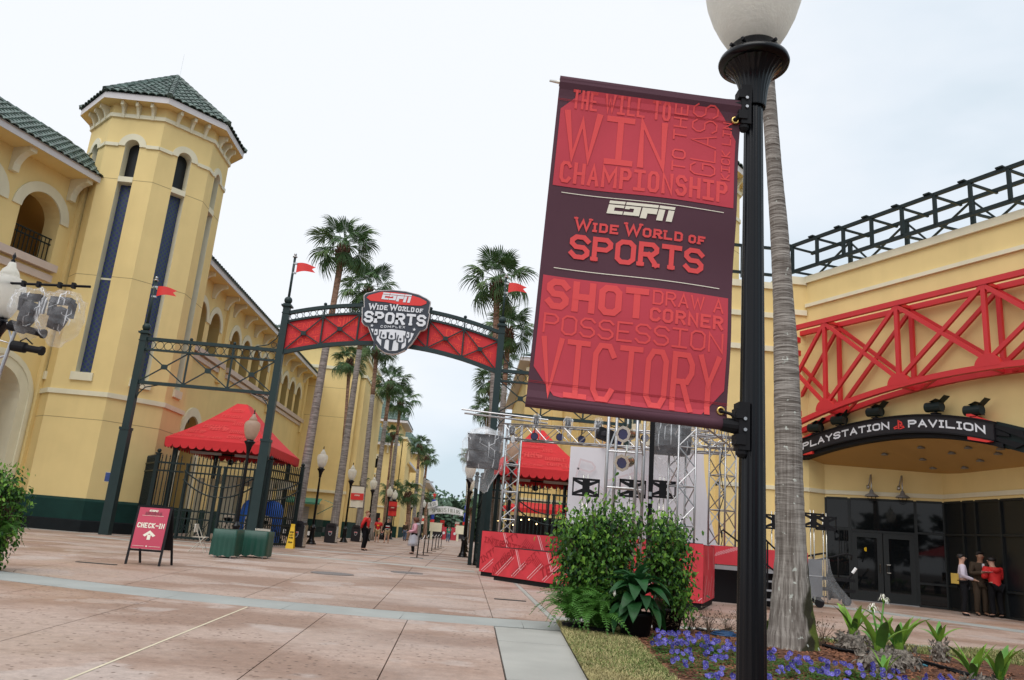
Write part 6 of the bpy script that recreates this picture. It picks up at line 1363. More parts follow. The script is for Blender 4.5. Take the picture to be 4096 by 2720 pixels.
# fern fronds
def fern_frond():
    b = MB(); n = 22; pts = [V((.75*t, 0, .42*sin(2.2*t)-.34*t*t)) for t in [k/n for k in range(n+1)]]; b.tube(pts, .004, 3)
    for k in range(2, n+1):
        t = k/n; L = .085*sin(pi*min(.98, t*.9+.12))+.012; p = pts[k]; d = (pts[k]-pts[k-1]).normalized()
        for s in (-1, 1): q = p+V((.02, s*L, -.012)); b.add([p-d*.010, p+d*.012, q+d*.014, q-d*.004], [(0, 1, 2, 3)])
    me = D.meshes.new('fern_frond'); me.from_pydata(b.v, [], b.f); me.materials.append(M['fern']); return me
FF = fern_frond()
def fern(label, x, y, z, s, n, seed):
    r = random.Random(seed); T = thing('fern', label, 'fern', (x, y, z), 'ferns at the foot of the potted plants')
    for k in range(n): place('fern_frond', FF, T, (x+r.gauss(0, .05), y+r.gauss(0, .05), z), (r.uniform(-.4, .4), rad(r.uniform(-52, 5)), k*2.4), s*r.uniform(.75, 1.1))
    part('pot', 'blackm', T, lambda b: b.lathe([(.12, 0), (.16, z*.9), (.14, z*.9)], 14, (x, y, 0)))
p = at(2295, 2450, 11.0); fern('bright green fern at the left foot of the large ficus', p.x, 11.0, .12, .80, 60, 1)
p = at(2400, 2480, 10.8); fern('bright green fern between the large ficus and the lily pot', p.x, 10.75, .10, .72, 60, 2)
p = at(15, 2200, 13.2); fern('fern fronds hanging at the left picture edge below the ficus', p.x-.15, 13.0, .45, .7, 34, 3)
# broad leaved lily in a pot
T = thing('potted_lily', 'broad leaved dark green lily in a black pot before the ficus pair', 'plant', (2.72, 10.55, 0))
pc = at(2545, 2400, 10.6); LM = MB()
n = 10
for i in range(n):
    a, c = i/n, (i+1)/n; w0, w1 = .155*sin(pi*(.06+.94*a))**.75+.004, .155*max(0, sin(pi*(.06+.94*c)))**.75+.002
    f = lambda t: V((.36*t, 0, .12*sin(2.2*t)-.24*t*t)); A_, C2 = f(a), f(c)
    LM.add([A_+V((0, w0/2, .020)), A_, A_-V((0, w0/2, -.020)), C2+V((0, w1/2, .020)), C2, C2-V((0, w1/2, -.020))], [(0, 1, 4, 3), (1, 2, 5, 4)])
lme = D.meshes.new('leaf'); lme.from_pydata(LM.v, [], LM.f); lme.materials.append(M['lily'])
for p_ in lme.polygons: p_.use_smooth = True
for k in range(64):
    t = k/64; z = .36+.36*(1-t)*R.uniform(.7, 1.15); el_ = rad(62-88*t**.8+R.uniform(-22, 22)); az = k*2.39996+R.uniform(-.5, .5)
    place('leaf', lme, T, (pc.x+.06*cos(az), 10.6+.06*sin(az), z), (R.uniform(-.3, .3), -el_, az), R.uniform(.65, 1.2)*(.95+.2*t))
part('stems', 'lily', T, lambda b: [b.tube([(pc.x, 10.6, .25), (pc.x+.08*cos(k*2.4), 10.6+.08*sin(k*2.4), .7)], .008, 4) for k in range(14)])
part('pot', 'blackm', T, lambda b: b.lathe([(.17, 0), (.23, .30), (.25, .30), (.25, .34), (.22, .34), (.2, .28)], 24, (pc.x, 10.6, 0)), True)
part('white_spathe', 'flower_w', T, lambda b: b.lathe([(.003, 0), (.02, .03), (.015, .07), (.002, .10)], 8, (pc.x-.33, 10.4, .52)))

# ================================================================ PLANTING BED AND LAWN
bed_edge = [(2.30, 12.2), (2.26, 10.6), (2.10, 9.2), (1.95, 7.57), (1.9, 6.2), (1.95, 5.0), (2.1, 3.0)]
lw = lambda y: 1.195+.055*(y-7.2)
b = MB(); yy = [.8, 3, 5, 6.2, 7.57, 9.2, 10.6, 11.75]
def be(y):
    for (x1, y1), (x0, y0) in zip(bed_edge, bed_edge[1:]):
        if y0 <= y <= y1: return x0+(x1-x0)*(y-y0)/(y1-y0)
    return 2.1
for a, c in zip(yy, yy[1:]): b.quad((lw(a)+.01, a, .02), (be(a), a, .03), (be(c), c, .03), (lw(c)+.01, c, .02))
for a, c in zip(yy, yy[1:]): b.quad((lw(a)+.01, a, -.03), (lw(a)+.01, a, .02), (lw(c)+.01, c, .02), (lw(c)+.01, c, -.03))
struct(b.build('lawn_strip', 'soil'))
nx, ny = 60, 64; b = MB(); x0, x1, y0, y1 = 1.9, 12.0, .8, 12.3
def bz_(x, y): return .035+.075*math.exp(-((x-4.1)**2+(y-9.9)**2)/1.2)+.035*NZ.noise(V((x*.9, y*.9, 0)))+.012*NZ.noise(V((x*5, y*5, 1)))
vs = [];
for j in range(ny+1):
    for i in range(nx+1):
        y = y0+(y1-y0)*j/ny; xa = be(min(y, 12.19))-.01; xb = 12.0; x = xa+(xb-xa)*(i/nx)**1.5; yt = 12.05+.07*(x-1.5)-.03; yq = y0+(yt-y0)*j/ny; vs.append((x, yq, bz_(x, yq)))
b.add(vs, [(j*(nx+1)+i, j*(nx+1)+i+1, (j+1)*(nx+1)+i+1, (j+1)*(nx+1)+i) for j in range(ny) for i in range(nx)]); struct(b.build('mulch_bed', 'mulch', None, True))
r = random.Random(21); b = MB()
for k in range(17000):
    y = 3+8.9*r.random()**.75; x = be(y)+abs(r.gauss(0, 2.4)) if k % 3 else r.uniform(2.2, 6.5)
    if x > 9 or y > 12.05+.07*(x-1.5)-.06: continue
    a = r.uniform(0, pi); L = r.uniform(.012, .04); p = V((x, y, bz_(x, y)+.004)); d = V((cos(a), sin(a), r.uniform(-.3, .5)))*L; s = V((-sin(a), cos(a), r.uniform(-.4, .4)))*L*.28; b.quad(p-d-s, p+d-s, p+d+s, p-d+s)
o = b.build('bark_mulch', 'bark_chip'); o['kind'] = 'stuff'; tag(o, 'red brown bark mulch chips covering the planting bed', 'mulch')
def grass(name, label, n, region, hgt, seed, dry=.7):
    r = random.Random(seed); gA, gB = MB(), MB()
    for k in range(n):
        x, y = region(r)
        if x is None: continue
        bb = gA if r.random() < dry*(.7+.9*NZ.noise(V((x*1.2, y*1.2, 4)))) else gB; h = hgt*r.uniform(.45, 1.2); a = r.uniform(0, 2*pi); d = V((cos(a), sin(a), 0)); s = V((-sin(a), cos(a), 0))*.0035; z = .028 if name == 'lawn_grass' else bz_(x, y); p = V((x, y, z)); m_ = p+V((0, 0, h*.6))+d*h*.25; t = p+V((0, 0, h*r.uniform(.5, .95)))+d*h*.75
        bb.add([p-s, p+s, m_+s*.7, m_-s*.7, t], [(0, 1, 2, 3), (3, 2, 4)])
    o = gA.build(name, 'grass_dry'); o['kind'] = 'stuff'; tag(o, label, 'grass'); o = gB.build(name, 'grass_green'); o['kind'] = 'stuff'; tag(o, label.replace('dry', 'green'), 'grass')
grass('lawn_grass', 'dry straw coloured lawn strip between walk and flower bed', 46000, lambda r: (lambda y: (r.uniform(lw(y)-.02, be(y)+.06), y))(5.2+6.55*r.random()), .052, 4, .82)
def rg(r):
    x = r.uniform(4.9, 9.6); y = r.uniform(9.3, 12.5); lo = 12.05-.45*(x-4.9)-.0; lo = {0: 11.9}.get(0) if False else 11.95-.62*(x-5.2)**.9 if x > 5.2 else 11.9
    return (x, y) if (y > lo and y < 12.05+.07*(x-1.5)-.05) else (None, None)
grass('verge_grass', 'dry mixed grass between the bulb plants and the pavement', 30000, rg, .06, 5, .5)
# pansies
r = random.Random(31); fo, p1, p2, pw = MB(), MB(), MB(), MB()
for k in range(360):
    y = 6.6+3.5*r.random(); x = be(y)+.12+r.random()**.9*(.6+1.9*min(1, (10.1-y)/2.2) if y > 8 else 3.2)
    if y > 10.0-.42*abs(x-2.7)**1.2: continue
    h = r.uniform(.06, .12); z = bz_(x, y)
    for j in range(26):
        a = r.uniform(0, 2*pi); q = V((x+.05*cos(a)*r.random()*1.6, y+.05*sin(a)*r.random()*1.6, z+h*r.random()*.9)); leaf(fo, q, V((cos(a), sin(a), .3)), V((0, 0, 1)), r.uniform(.025, .05), .022, .2)
    if r.random() < .62:
        for m_ in range(r.choice((1, 1, 2))):
            c = V((x+r.gauss(0, .03), y-.03+r.gauss(0, .03), z+h+r.uniform(.01, .05))); B_ = p1 if r.random() < .6 else p2; tl = r.uniform(-.5, .5); nn = V((r.gauss(0, .45), -1, r.uniform(-.1, .9))).normalized(); U_ = nn.orthogonal().normalized(); U_ = V((0, 0, 1)).cross(nn).normalized()*-1; W_ = nn.cross(U_)*-1
            for j, (aa, rr) in enumerate(((.6, .017), (2.5, .017), (-.35, .015), (3.5, .015), (-pi/2, .018))):
                e_ = c+U_*cos(aa+tl)*.013+W_*sin(aa+tl)*.013+nn*.002*j; B_.add([e_-nn*.004]+[e_+U_*rr*cos(q*pi/3)+W_*rr*sin(q*pi/3)+nn*r.uniform(-.005, .006) for q in range(6)], [(0, q+1, (q+1) % 6+1) for q in range(6)])
            pw.add([c+nn*.012+U_*.003*cos(q*pi/2)+W_*.003*sin(q*pi/2) for q in range(4)], [(0, 1, 2, 3)])
for B_, m_, nm, lb in ((fo, 'leafb', 'pansy_foliage', 'green pansy leaves carpeting the front of the bed'), (p1, 'pansy', 'pansy_blossoms', 'deep blue pansy blossoms in the flower bed'), (p2, 'pansy2', 'pansy_blossoms', 'paler violet pansy blossoms in the flower bed'), (pw, 'flower_w', 'pansy_eyes', 'tiny white eyes of the pansy blossoms')):
    o = B_.build(nm, m_); o['kind'] = 'stuff'; tag(o, lb, 'flowers')
# low brown shrubs behind the flowers
r = random.Random(77); tw, lf_ = MB(), MB()
for cx_, cy_ in ((2.9, 11.4), (3.3, 11.5), (3.6, 11.6), (4.75, 11.3), (5.0, 11.0), (3.9, 11.7)):
    for k in range(26):
        a = r.uniform(0, 2*pi); t = V((cx_+.34*cos(a)*r.random(), cy_+.3*sin(a)*r.random(), r.uniform(.15, .42))); tw.tube([(cx_, cy_, .04), (cx_+(t.x-cx_)*.4, cy_, t.z*.6), t], [.005, .003, .002], 3)
        for j in range(4): leaf(lf_, t+V((r.gauss(0, .04), r.gauss(0, .04), r.gauss(0, .04))), V((r.gauss(0, 1), r.gauss(0, 1), r.gauss(0, .5))), V((0, 0, 1)), .04, .02)
T = thing('sparse_shrub', 'sparse bronze twiggy shrubs behind the blue pansies', 'shrub', (3.3, 11.5, 0)); tw.build('twigs', 'twig', T); lf_.build('foliage', mat('bronze_leaf', (.12, .09, .05), .6, var=.4, scale=30), T)
# bulb plants (crinum)
def strap(n=12, L=.55, W=.115, bend=.5, fold=.35):
    b = MB()
    for i in range(n):
        a, c = i/n, (i+1)/n; w0, w1 = W*(sin(pi*(.18+.80*a)))*1.0, W*(sin(pi*(.18+.80*c))); f = lambda t: V((L*(.28*t+bend*t*t*.55), 0, L*(t-.30*bend*t*t*t))); A_, C2 = f(a), f(c)
        b.add([A_+V((-fold*w0*.4, w0/2, fold*w0*.3)), A_, A_+V((-fold*w0*.4, -w0/2, fold*w0*.3)), C2+V((-fold*w1*.4, w1/2, fold*w1*.3)), C2, C2+V((-fold*w1*.4, -w1/2, fold*w1*.3))], [(0, 1, 4, 3), (1, 2, 5, 4)])
    me = D.meshes.new('strap_leaf'); me.from_pydata(b.v, [], b.f)
    for p_ in me.polygons: p_.use_smooth = True
    return me
SM = []
for bd, m_ in ((.25, 'crinum'), (.7, 'crinum'), (1.25, 'crinum2'), (.5, 'crinum2')):
    me = strap(bend=bd); me.materials.append(M[m_]); SM.append(me)
def crinum(label, px, py, sz, n, bulb_h, bulb_r, flowers=(), lean=0.0):
    g = gr(px, py, .05); T = thing('crinum_lily', label, 'plant', (g.x, g.y, 0), 'strap leaved bulb plants in the bed'); r = random.Random(px); z = bz_(g.x, g.y)
    def bulb(b):
        for k in range(int(150*bulb_r/.12)):
            a = r.uniform(0, 2*pi); h = r.random(); rr = bulb_r*(.55+.5*sin(pi*(.25+.6*h))); p = V((g.x+rr*cos(a)*1.2, g.y+rr*sin(a), z+bulb_h*h)); d = V((cos(a)*.5+r.gauss(0, .4), sin(a)*.5+r.gauss(0, .4), r.uniform(-.8, .7))); leaf(b, p, d, V((cos(a), sin(a), .2)), r.uniform(.05, .11), r.uniform(.02, .045), .5)
        b.lathe([(bulb_r*.8, z-.03), (bulb_r*.95, z+bulb_h*.35), (bulb_r*.5, z+bulb_h)], 12, (g.x, g.y, 0))
    part('bulb_scales', 'deadleaf', T, bulb)
    part('leaf_base', 'crinum', T, lambda b: b.lathe([(bulb_r*.32, z+bulb_h*.8), (bulb_r*.30, z+bulb_h+.10*sz), (bulb_r*.1, z+bulb_h+.16*sz)], 10, (g.x, g.y, 0)), True)
    for k in range(n):
        az = k*2.39996+r.uniform(-.3, .3); place('strap_leaf', SM[(k+px) % 4 if k > 2 else 0], T, (g.x, g.y, z+bulb_h*.85), (r.uniform(-.15, .15), r.uniform(-.1, .45)*(k/n), az), sz*r.uniform(.7, 1.05))
    for (fx, fy) in flowers:
        q = at(fx, fy, g.y); part('flower_stalk', 'crinum2', T, lambda b: b.tube([(g.x, g.y, z+bulb_h), ((g.x+q.x)/2, g.y, (z+bulb_h+q.z)/2+.03), q-V((0, 0, .03))], [.014, .011, .010], 8), True)
        def petals(b):
            for k in range(26):
                a = k*2.4; el_ = r.uniform(-.3, 1.2); d = V((cos(a)*cos(el_), sin(a)*cos(el_), sin(el_))); L = r.uniform(.06, .095); p1_ = q+d*L*.6; p2_ = q+d*L*.9-V((0, 0, L*.55)); s = V((-sin(a), cos(a), 0))*.006; b.quad(q-s*.5, q+s*.5, p1_+s, p1_-s); b.add([p1_-s, p1_+s, p2_], [(0, 1, 2)])
        part('petals', 'flower_w', T, petals); part('buds', 'crinum', T, lambda b: [b.ball(q+V((.012*cos(k*2), .012*sin(k*2), -.015)), .013, 6, 1.6) for k in range(5)])
crinum('bulb plant with white spider flowers, leftmost of the cluster', 3415, 2600, .95, 9, .20, .17)
crinum('tallest bulb plant in front, twin white spider flowers above', 3520, 2690, 1.0, 10, .20, .17, ((3490, 2430), (3535, 2395)))
crinum('bulb plant on dry scaly bulbs right of the flowering one', 3600, 2680, 1.05, 10, .20, .16)
crinum('small low bulb sprout in front of the scaly bulbs', 3535, 2716, .52, 6, .03, .04)
crinum('short single bulb plant on a tall scaly stem alone', 3760, 2650, .62, 8, .24, .07)
crinum('bulb plant near the right edge, left of two', 3895, 2735, .78, 9, .06, .07)
crinum('rightmost bulb plant with spreading leaves near the picture edge', 4000, 2740, .85, 9, .06, .08)
crinum('bulb plant half hidden between the lamp post and the palm trunk', 3075, 2560, .9, 8, .08, .10)
# cables in the mulch
def cable(name, label, pts, r_, m_, n=1, jit=.03, seed=0):
    rr = random.Random(seed); b = MB()
    for k in range(n):
        o_ = [V((x+rr.gauss(0, jit), y+rr.gauss(0, jit), bz_(x, y)+.012+r_*k*.4)) for x, y in pts]; q = []
        for i in range(len(o_)-1):
            for t in (0, .33, .66): q.append(o_[i].lerp(o_[i+1], t))
        q.append(o_[-1]); b.tube(q, r_, 6)
    o = b.build(name, m_, None, True); return tag(o, label, 'cable')
cp = [gr(x, y) for x, y in ((3260, 2590), (3350, 2620), (3440, 2635), (3560, 2640), (3660, 2665), (3760, 2690), (3860, 2715), (3960, 2735))]
cable('cable_run', 'bundle of black cables trailing through the mulch to the right', [(p.x, p.y) for p in cp], .012, 'blackm', 6, .022, 1)
cp = [gr(x, y) for x, y in ((3615, 2660), (3650, 2670), (3700, 2682))]; cable('cable_run', 'short teal and blue sleeved cable among the black bundle', [(p.x, p.y-.02) for p in cp], .014, mat('teal_cable', (.01, .14, .20), .4), 2, .01, 2)
cp = [gr(x, y) for x, y in ((3600, 2590), (3660, 2650), (3760, 2655), (3860, 2680), (3980, 2690))]; cable('thin_hose', 'thin brown irrigation hose looping over the mulch', [(p.x, p.y) for p in cp], .006, 'twig', 1, .01, 3)
hc = gr(2900, 2560); b = MB()
for k in range(6): b.tube([(hc.x+.03*sin(k*4)+(.20-.022*k+.02*sin(k*5))*cos(i*pi/12), hc.y+(.17-.018*k)*sin(i*pi/12), bz_(hc.x, hc.y)+.02+.008*k) for i in range(24)], .008, 5, closed=True)
tag(b.build('cable_coil', 'hose_blue', None, True), 'coil of dark blue cable on the mulch left of the lamp post', 'cable')
cp = [gr(x, y) for x, y in ((2790, 2530), (2850, 2545), (2920, 2530))]; cable('cable_run', 'short black cable bundle behind the blue coil', [(p.x, p.y) for p in cp], .01, 'blackm', 4, .03, 5)
# ================================================================ STAGE
def rot_text(b, s, fr, u, v, w_, h, t, ang, clip, n_=.012, gap=.15):
    ca, sa = cos(ang), sin(ang)
    def mp(x, y):
        a, c = u+x*ca-y*sa, v+x*sa+y*ca; return fr(min(max(a, clip[0]), clip[1]), min(max(c, clip[2]), clip[3]), n_)
    stext(b, s, 0, 0, w_, h, t, mp, gap, sub=.05)
def stage_box(name, label, p, q, z1, depth, base=.12, seed=1, texts=(), right=True):
    p, q = V((p[0], p[1], 0)), V((q[0], q[1], 0)); d = (q-p).normalized(); L = (q-p).length; fr = Fr(p, d); T = thing(name, label, 'stage riser', p, 'red covered stage risers')
    part('cover', 'stage_red', T, lambda b: b.fbox(fr, 0, L, base, z1, -depth, 0)); part('deck', 'blackm', T, lambda b: b.fbox(fr, .01, L-.01, z1, z1+.012, -depth+.01, -.012)); part('base', 'blackm', T, lambda b: b.fbox(fr, .04, L-.04, 0, base, -depth+.04, -.04))
    clip = (.01, L-.01, base+.01, z1-.01); dk, ln = MB(), MB()
    for (s, u, v, w_, h, t, a) in texts: rot_text(dk, s, fr, u, v, w_, h, t, a, clip, .004)
    r = random.Random(seed); mpn = lambda x, y: fr(min(max(x, clip[0]), clip[1]), min(max(y, clip[2]), clip[3]), .006)
    for k in range(int(L/.55)+1):
        x = .15+k*.62+r.uniform(-.1, .1); s_ = r.choice((.7, .9)); ribbon(ln, [(x, base+.05), (x+s_*.7, min(z1, base+.05+s_*.55))], .020, mpn, .1); ribbon(ln, [(x+.07, base+.02), (x+.07+s_*.7, base+.02+s_*.55)], .014, mpn, .1)
        if k % 2: ribbon(ln, [(x+.1, z1-.02), (x+.32, z1-.5)], .028, mpn, .08); ribbon(ln, [(x+.16, z1-.02), (x+.38, z1-.5)], .014, mpn, .08)
        if k % 2 == 0:
            for j in range(7): ribbon(dk, [(x+.3+j*.05, z1-.12-j*.03), (x+.16+j*.05, z1-.30-j*.03)], .012, mpn, .1)
    dk.build('dark_print', 'stage_print', T); ln.build('white_stripes', 'stage_line', T); return T, fr, L
M['stage_red'] = mat('stage_red_fabric', (.60, .036, .052), .7, var=.10, scale=3, bump=.3, bscale=7); M['stage_print'] = mat('stage_dark_print', (.36, .012, .022), .7, var=0); M['stage_line'] = mat('stage_white_stripe', (.76, .42, .44), .7, var=0)
stage_box('stage_riser', 'taller red printed riser at the left end of the stage', (.52, 23.7), (2.35, 21.9), 1.27, 1.2, texts=(('INTENTION', .1, .95, 1.9, .17, .035, -.12), ('INTENSITY', .1, .35, 1.6, .2, .04, .55)), seed=3)
stage_box('stage_riser', 'long low red printed riser along the front of the stage', (.84, 22.0), (3.9, 17.9), .86, 2.2, texts=(('INTENSIFY', .05, .12, 1.3, .2, .045, .62), ('INTENSITY', .9, .1, 1.25, .15, .02, .62), ('TEAM', 2.0, .2, .9, .26, .05, .4), ('ATTITUDE', 3.1, .2, 1.2, .18, .03, .6)), seed=5)
c1, c2 = gr(2809, 2443), gr(2868, 2424); cl = gr(2660, 2445)
stage_box('stage_riser', 'tall red printed riser right of the potted plants', (c1.x-1.5, c1.y+.35), (c1.x, c1.y), 1.33, 1.6, base=.14, texts=(('PLAYER', .5, .2, 1.2, .3, .05, .9),), seed=9)
stage_box('stage_riser', 'short angled red riser face beside the lamp post', (c1.x+.01, c1.y+.01), (c2.x+.12, c2.y+.6), 1.31, .9, base=.14, texts=(('AXIS', .1, .2, .5, .2, .04, 1.2),), seed=11)
f_ = Fr((c2.x+.2, c2.y+1.2, 0), (1, -.25, 0)); T = thing('stage_skirt', 'narrow red stage skirt with stripes behind the lamp post', 'stage riser', (c2.x+.2, c2.y+1.2, 0), 'red covered stage risers')
part('cover', 'stage_red', T, lambda b: b.fbox(f_, 0, 2.3, .92, 1.36, -.1, 0)); part('under_stage', 'blackm', T, lambda b: [b.fbox(f_, .05, 2.2, 0, .9, -2, -.5)]); part('rail_channel', 'alu', T, lambda b: b.fbox(f_, 0, 2.3, .80, .90, -.05, .02))
ln = MB()
for j in range(14): ribbon(ln, [(.1+j*.04, 1.1+j*.014), (.16+j*.04, 1.2+j*.014)], .012, lambda x, y: f_(x, y, .004))
ln.build('white_stripes', 'stage_line', T)
# aluminium box truss
def truss(T, p, q, w_=.30, side=None, lace=.42, r=.024):
    p, q = V(p), V(q); d = (q-p).normalized(); L = (q-p).length; a = side if side else (V((1, 0, 0)) if abs(d.z) > .8 else V((0, 0, 1))); a = V(a).normalized(); c = d.cross(a).normalized()
    for i in (-1, 1):
        for j in (-1, 1): part('chord', 'alu', T, lambda b: b.tube([p+a*i*w_/2+c*j*w_/2, q+a*i*w_/2+c*j*w_/2], r, 8), True)
    n = max(1, round(L/lace)); lb = MB()
    for (e1, e2) in (((-1, -1), (1, -1)), ((1, -1), (1, 1)), ((1, 1), (-1, 1)), ((-1, 1), (-1, -1))):
        for k in range(n):
            A_, B_ = (e1, e2) if k % 2 == 0 else (e2, e1); s = p+d*(L*k/n)+(a*A_[0]+c*A_[1])*w_/2; t = p+d*(L*(k+1)/n)+(a*B_[0]+c*B_[1])*w_/2; lb.tube([s, t], r*.6, 5)
            if k % 2 == 0: u_ = p+d*(L*k/n); lb.tube([u_+(a*e1[0]+c*e1[1])*w_/2, u_+(a*e2[0]+c*e2[1])*w_/2], r*.6, 5)
    lb.build('lacing', 'alu', T)
TW = thing('truss_tower', 'left aluminium truss tower rising behind the red stage riser', 'truss', (1.28, 24.6, 0), 'aluminium stage trusses'); truss(TW, (1.28, 24.6, 0), (1.28, 24.6, 4.6), .46, (1, 0, 0), r=.028)
TB = thing('cross_truss', 'long aluminium cross truss over the back of the stage carrying lights', 'truss', (4, 21, 3.9), 'aluminium stage trusses'); truss(TB, (1.05, 24.6, 4.37), (6.7, 20.2, 3.95), .46, (0, 0, 1), lace=.55)
part('top_pipe', 'alu', TB, lambda b: [b.tube([(-.35, 24.4, 4.82), (2.3, 24.4, 4.72)], .03, 8), b.tube([(-.45, 24.3, 4.92), (2.3, 24.3, 4.82)], .026, 8)])
TM = thing('truss_tower', 'front aluminium tower carrying two silver spotlights above the ficus', 'truss', (3.0, 15.5, 0), 'aluminium stage trusses')
for x0_, x1_ in (((1090-1075)/1, 0),): pass
for x, y in ((2.66, 15.3), (2.86, 15.5), (3.22, 15.2), (3.42, 15.45)):
    part('chord', 'alu', TM, lambda b: b.tube([(x, y, 0), (x, y, 5.2)], .032, 10), True)
part('lacing', 'alu', TM, lambda b: [b.tube([(2.66, 15.3, z), (3.22, 15.2, z)], .02, 6) for z in (1.2, 2.25, 2.95, 3.9)]+[b.tube([(2.86, 15.5, z), (3.42, 15.45, z)], .02, 6) for z in (1.2, 2.25, 2.98, 3.9)]+[b.tube([(2.66, 15.3, z), (2.86, 15.5, z+.55)], .016, 5) for z in (.9, 1.9, 2.9, 3.6)]+[b.tube([(3.42, 15.45, z), (3.22, 15.2, z+.55)], .016, 5) for z in (.9, 1.9, 2.9, 3.6)])
part('black_cable', 'blackm', TM, lambda b: [b.tube([(3.50+.02*k, 15.3, 0.6), (3.52+.015*k, 15.3, 2.0), (3.50+.02*k, 15.3, 5.0)], .016, 5) for k in range(5)])
part('connectors', 'alu', TM, lambda b: [b.tube([(3.53, 15.26, 2.0+k*.14), (3.53, 15.26, 2.08+k*.14)], .035, 8) for k in range(2)])
T1 = thing('truss_tower', 'aluminium tower directly right of the hanging bagged speaker stack', 'truss', (4.62, 17, 0), 'aluminium stage trusses'); truss(T1, (4.62, 17, 0), (4.62, 17, 4.2), .42, (1, .25, 0))
T2 = thing('truss_tower', 'rightmost aluminium tower beside the lamp post with cable down it', 'truss', (6.5, 20, 0), 'aluminium stage trusses'); truss(T2, (6.5, 20, 1.36), (6.5, 20, 4.0), .48, (1, .8, 0)); part('black_cable', 'blackm', T2, lambda b: b.tube([(6.42, 19.7, 3.9), (6.33, 19.7, 3.3), (6.45, 19.7, 2.6), (6.30, 19.7, 2.1), (6.42, 19.7, 1.5), (6.2, 19.7, .6)], .012, 5))
T3 = thing('cross_truss', 'overhead aluminium truss seen from below linking the two right towers', 'truss', (5.5, 18.5, 4.2), 'aluminium stage trusses'); truss(T3, (4.62, 17.1, 4.3), (6.4, 19.9, 4.12), .5, (0, 0, 1), lace=.35); truss(T3, (5.8, 20, 3.98), (6.9, 20, 3.98), .3, (0, 0, 1))
# backdrop sheet
T = thing('backdrop', 'big off white backdrop sheet hanging from the stage truss', 'backdrop', (4, 21.2, 0)); b = MB(); K, J = 26, 14
tl, tr_, br_ = at(2283, 1785, 22.3), at(2815, 1815, 22.3), at(2872, 2185, 22.3)
def bdp(s, t):
    top = tl.lerp(tr_, s); xr = tr_.x+(br_.x-tr_.x)*t**1.6; x = tl.x+(xr-tl.x)*s; z = top.z+(.75-top.z)*t if s < .9 else top.z+((br_.z-.02)-top.z)*t; return V((x, 22.3+.05*sin(s*23)*t+.12*t*s, z))
for i in range(K):
    for j in range(J): b.quad(bdp(i/K, j/J), bdp((i+1)/K, j/J), bdp((i+1)/K, (j+1)/J), bdp(i/K, (j+1)/J))
b.build('sheet', 'offwhite', T, True); tx = MB()
fb_ = Fr((tl.x, 22.2, 0), (1, 0, 0), (0, 0, 1), (0, -1, 0)); cp_ = (.02, 3.3, .9, 3.55)
for s, u, v, w_, h, t, a in (('P', .15, 2.9, .5, .6, .05, -.2), ('WINTER', .35, 2.15, 1.9, .5, .05, .35), ('HALE', 1.6, 1.2, 1.5, .5, .06, .45), ('RACING', 2.0, 2.3, 1.5, .35, .03, .5)): rot_text(tx, s, fb_, u, v, w_, h, t, a, cp_, .03)
for k in range(16): ribbon(tx, [(1.9+k*.07, 2.9-k*.02), (1.75+k*.07, 3.3-k*.02)], .018, lambda x, y: fb_(x, y, .03))
tx.build('faint_print', 'sheet_print', T)
# screen mounts on poles
def mount(px, py, Y, lab, cut=0):
    c = at(px, py, Y); T = thing('screen_mount', lab, 'tv mount', c, 'black screen mounts on poles'); f = Fr(c+V((0, -.05, 0)), (1, 0, 0)); W_, H_ = .32, .21
    part('plate', 'blackm', T, lambda b: [b.fbox(f, -W_, W_, H_-.05, H_, 0, .03), b.fbox(f, -W_, W_, -H_, -H_+.05, 0, .03), b.fbox(f, -W_, -W_+.03, -H_, H_, 0, .03), b.fbox(f, W_-.03, W_, -H_, H_, 0, .03), b.fbox(f, -.085, .085, -H_, H_, .005, .04)]+[b.prism([(s*W_, t*(H_-.02)), (s*W_, t*(H_-.07)), (s*.08, t*.03), (s*.08, t*(H_-.05)) if False else (s*.08, t*.12)], f, .004, .028) for s in (-1, 1) for t in (-1, 1)])
    part('pole', 'steel', T, lambda b: [b.tube([(c.x+s*.05, c.y+.03, 0), (c.x+s*.05, c.y+.03, c.z+.30)], .018, 8) for s in (-1, 1)], True)
    part('hanging_wire', 'blackm', T, lambda b: b.tube([(c.x-.05, c.y-.06, c.z-.2), (c.x-.11, c.y-.06, c.z-.35), (c.x-.1, c.y-.06, c.z-.55)], .005, 4))
mount(2342, 1950, 18.5, 'black screen mount on the backdrop, leftmost of three'); mount(2528, 1955, 18.7, 'black screen mount on the backdrop, half behind the front tower'); mount(2648, 1958, 18.9, 'black screen mount on the backdrop, right of three')
mount(3095, 2088, 22.5, 'black screen mount showing left of the palm trunk'); mount(3250, 2082, 22.5, 'black screen mount just right of the palm trunk'); mount(3300, 2094, 23.2, 'black screen mount farthest right beside the glass wall')
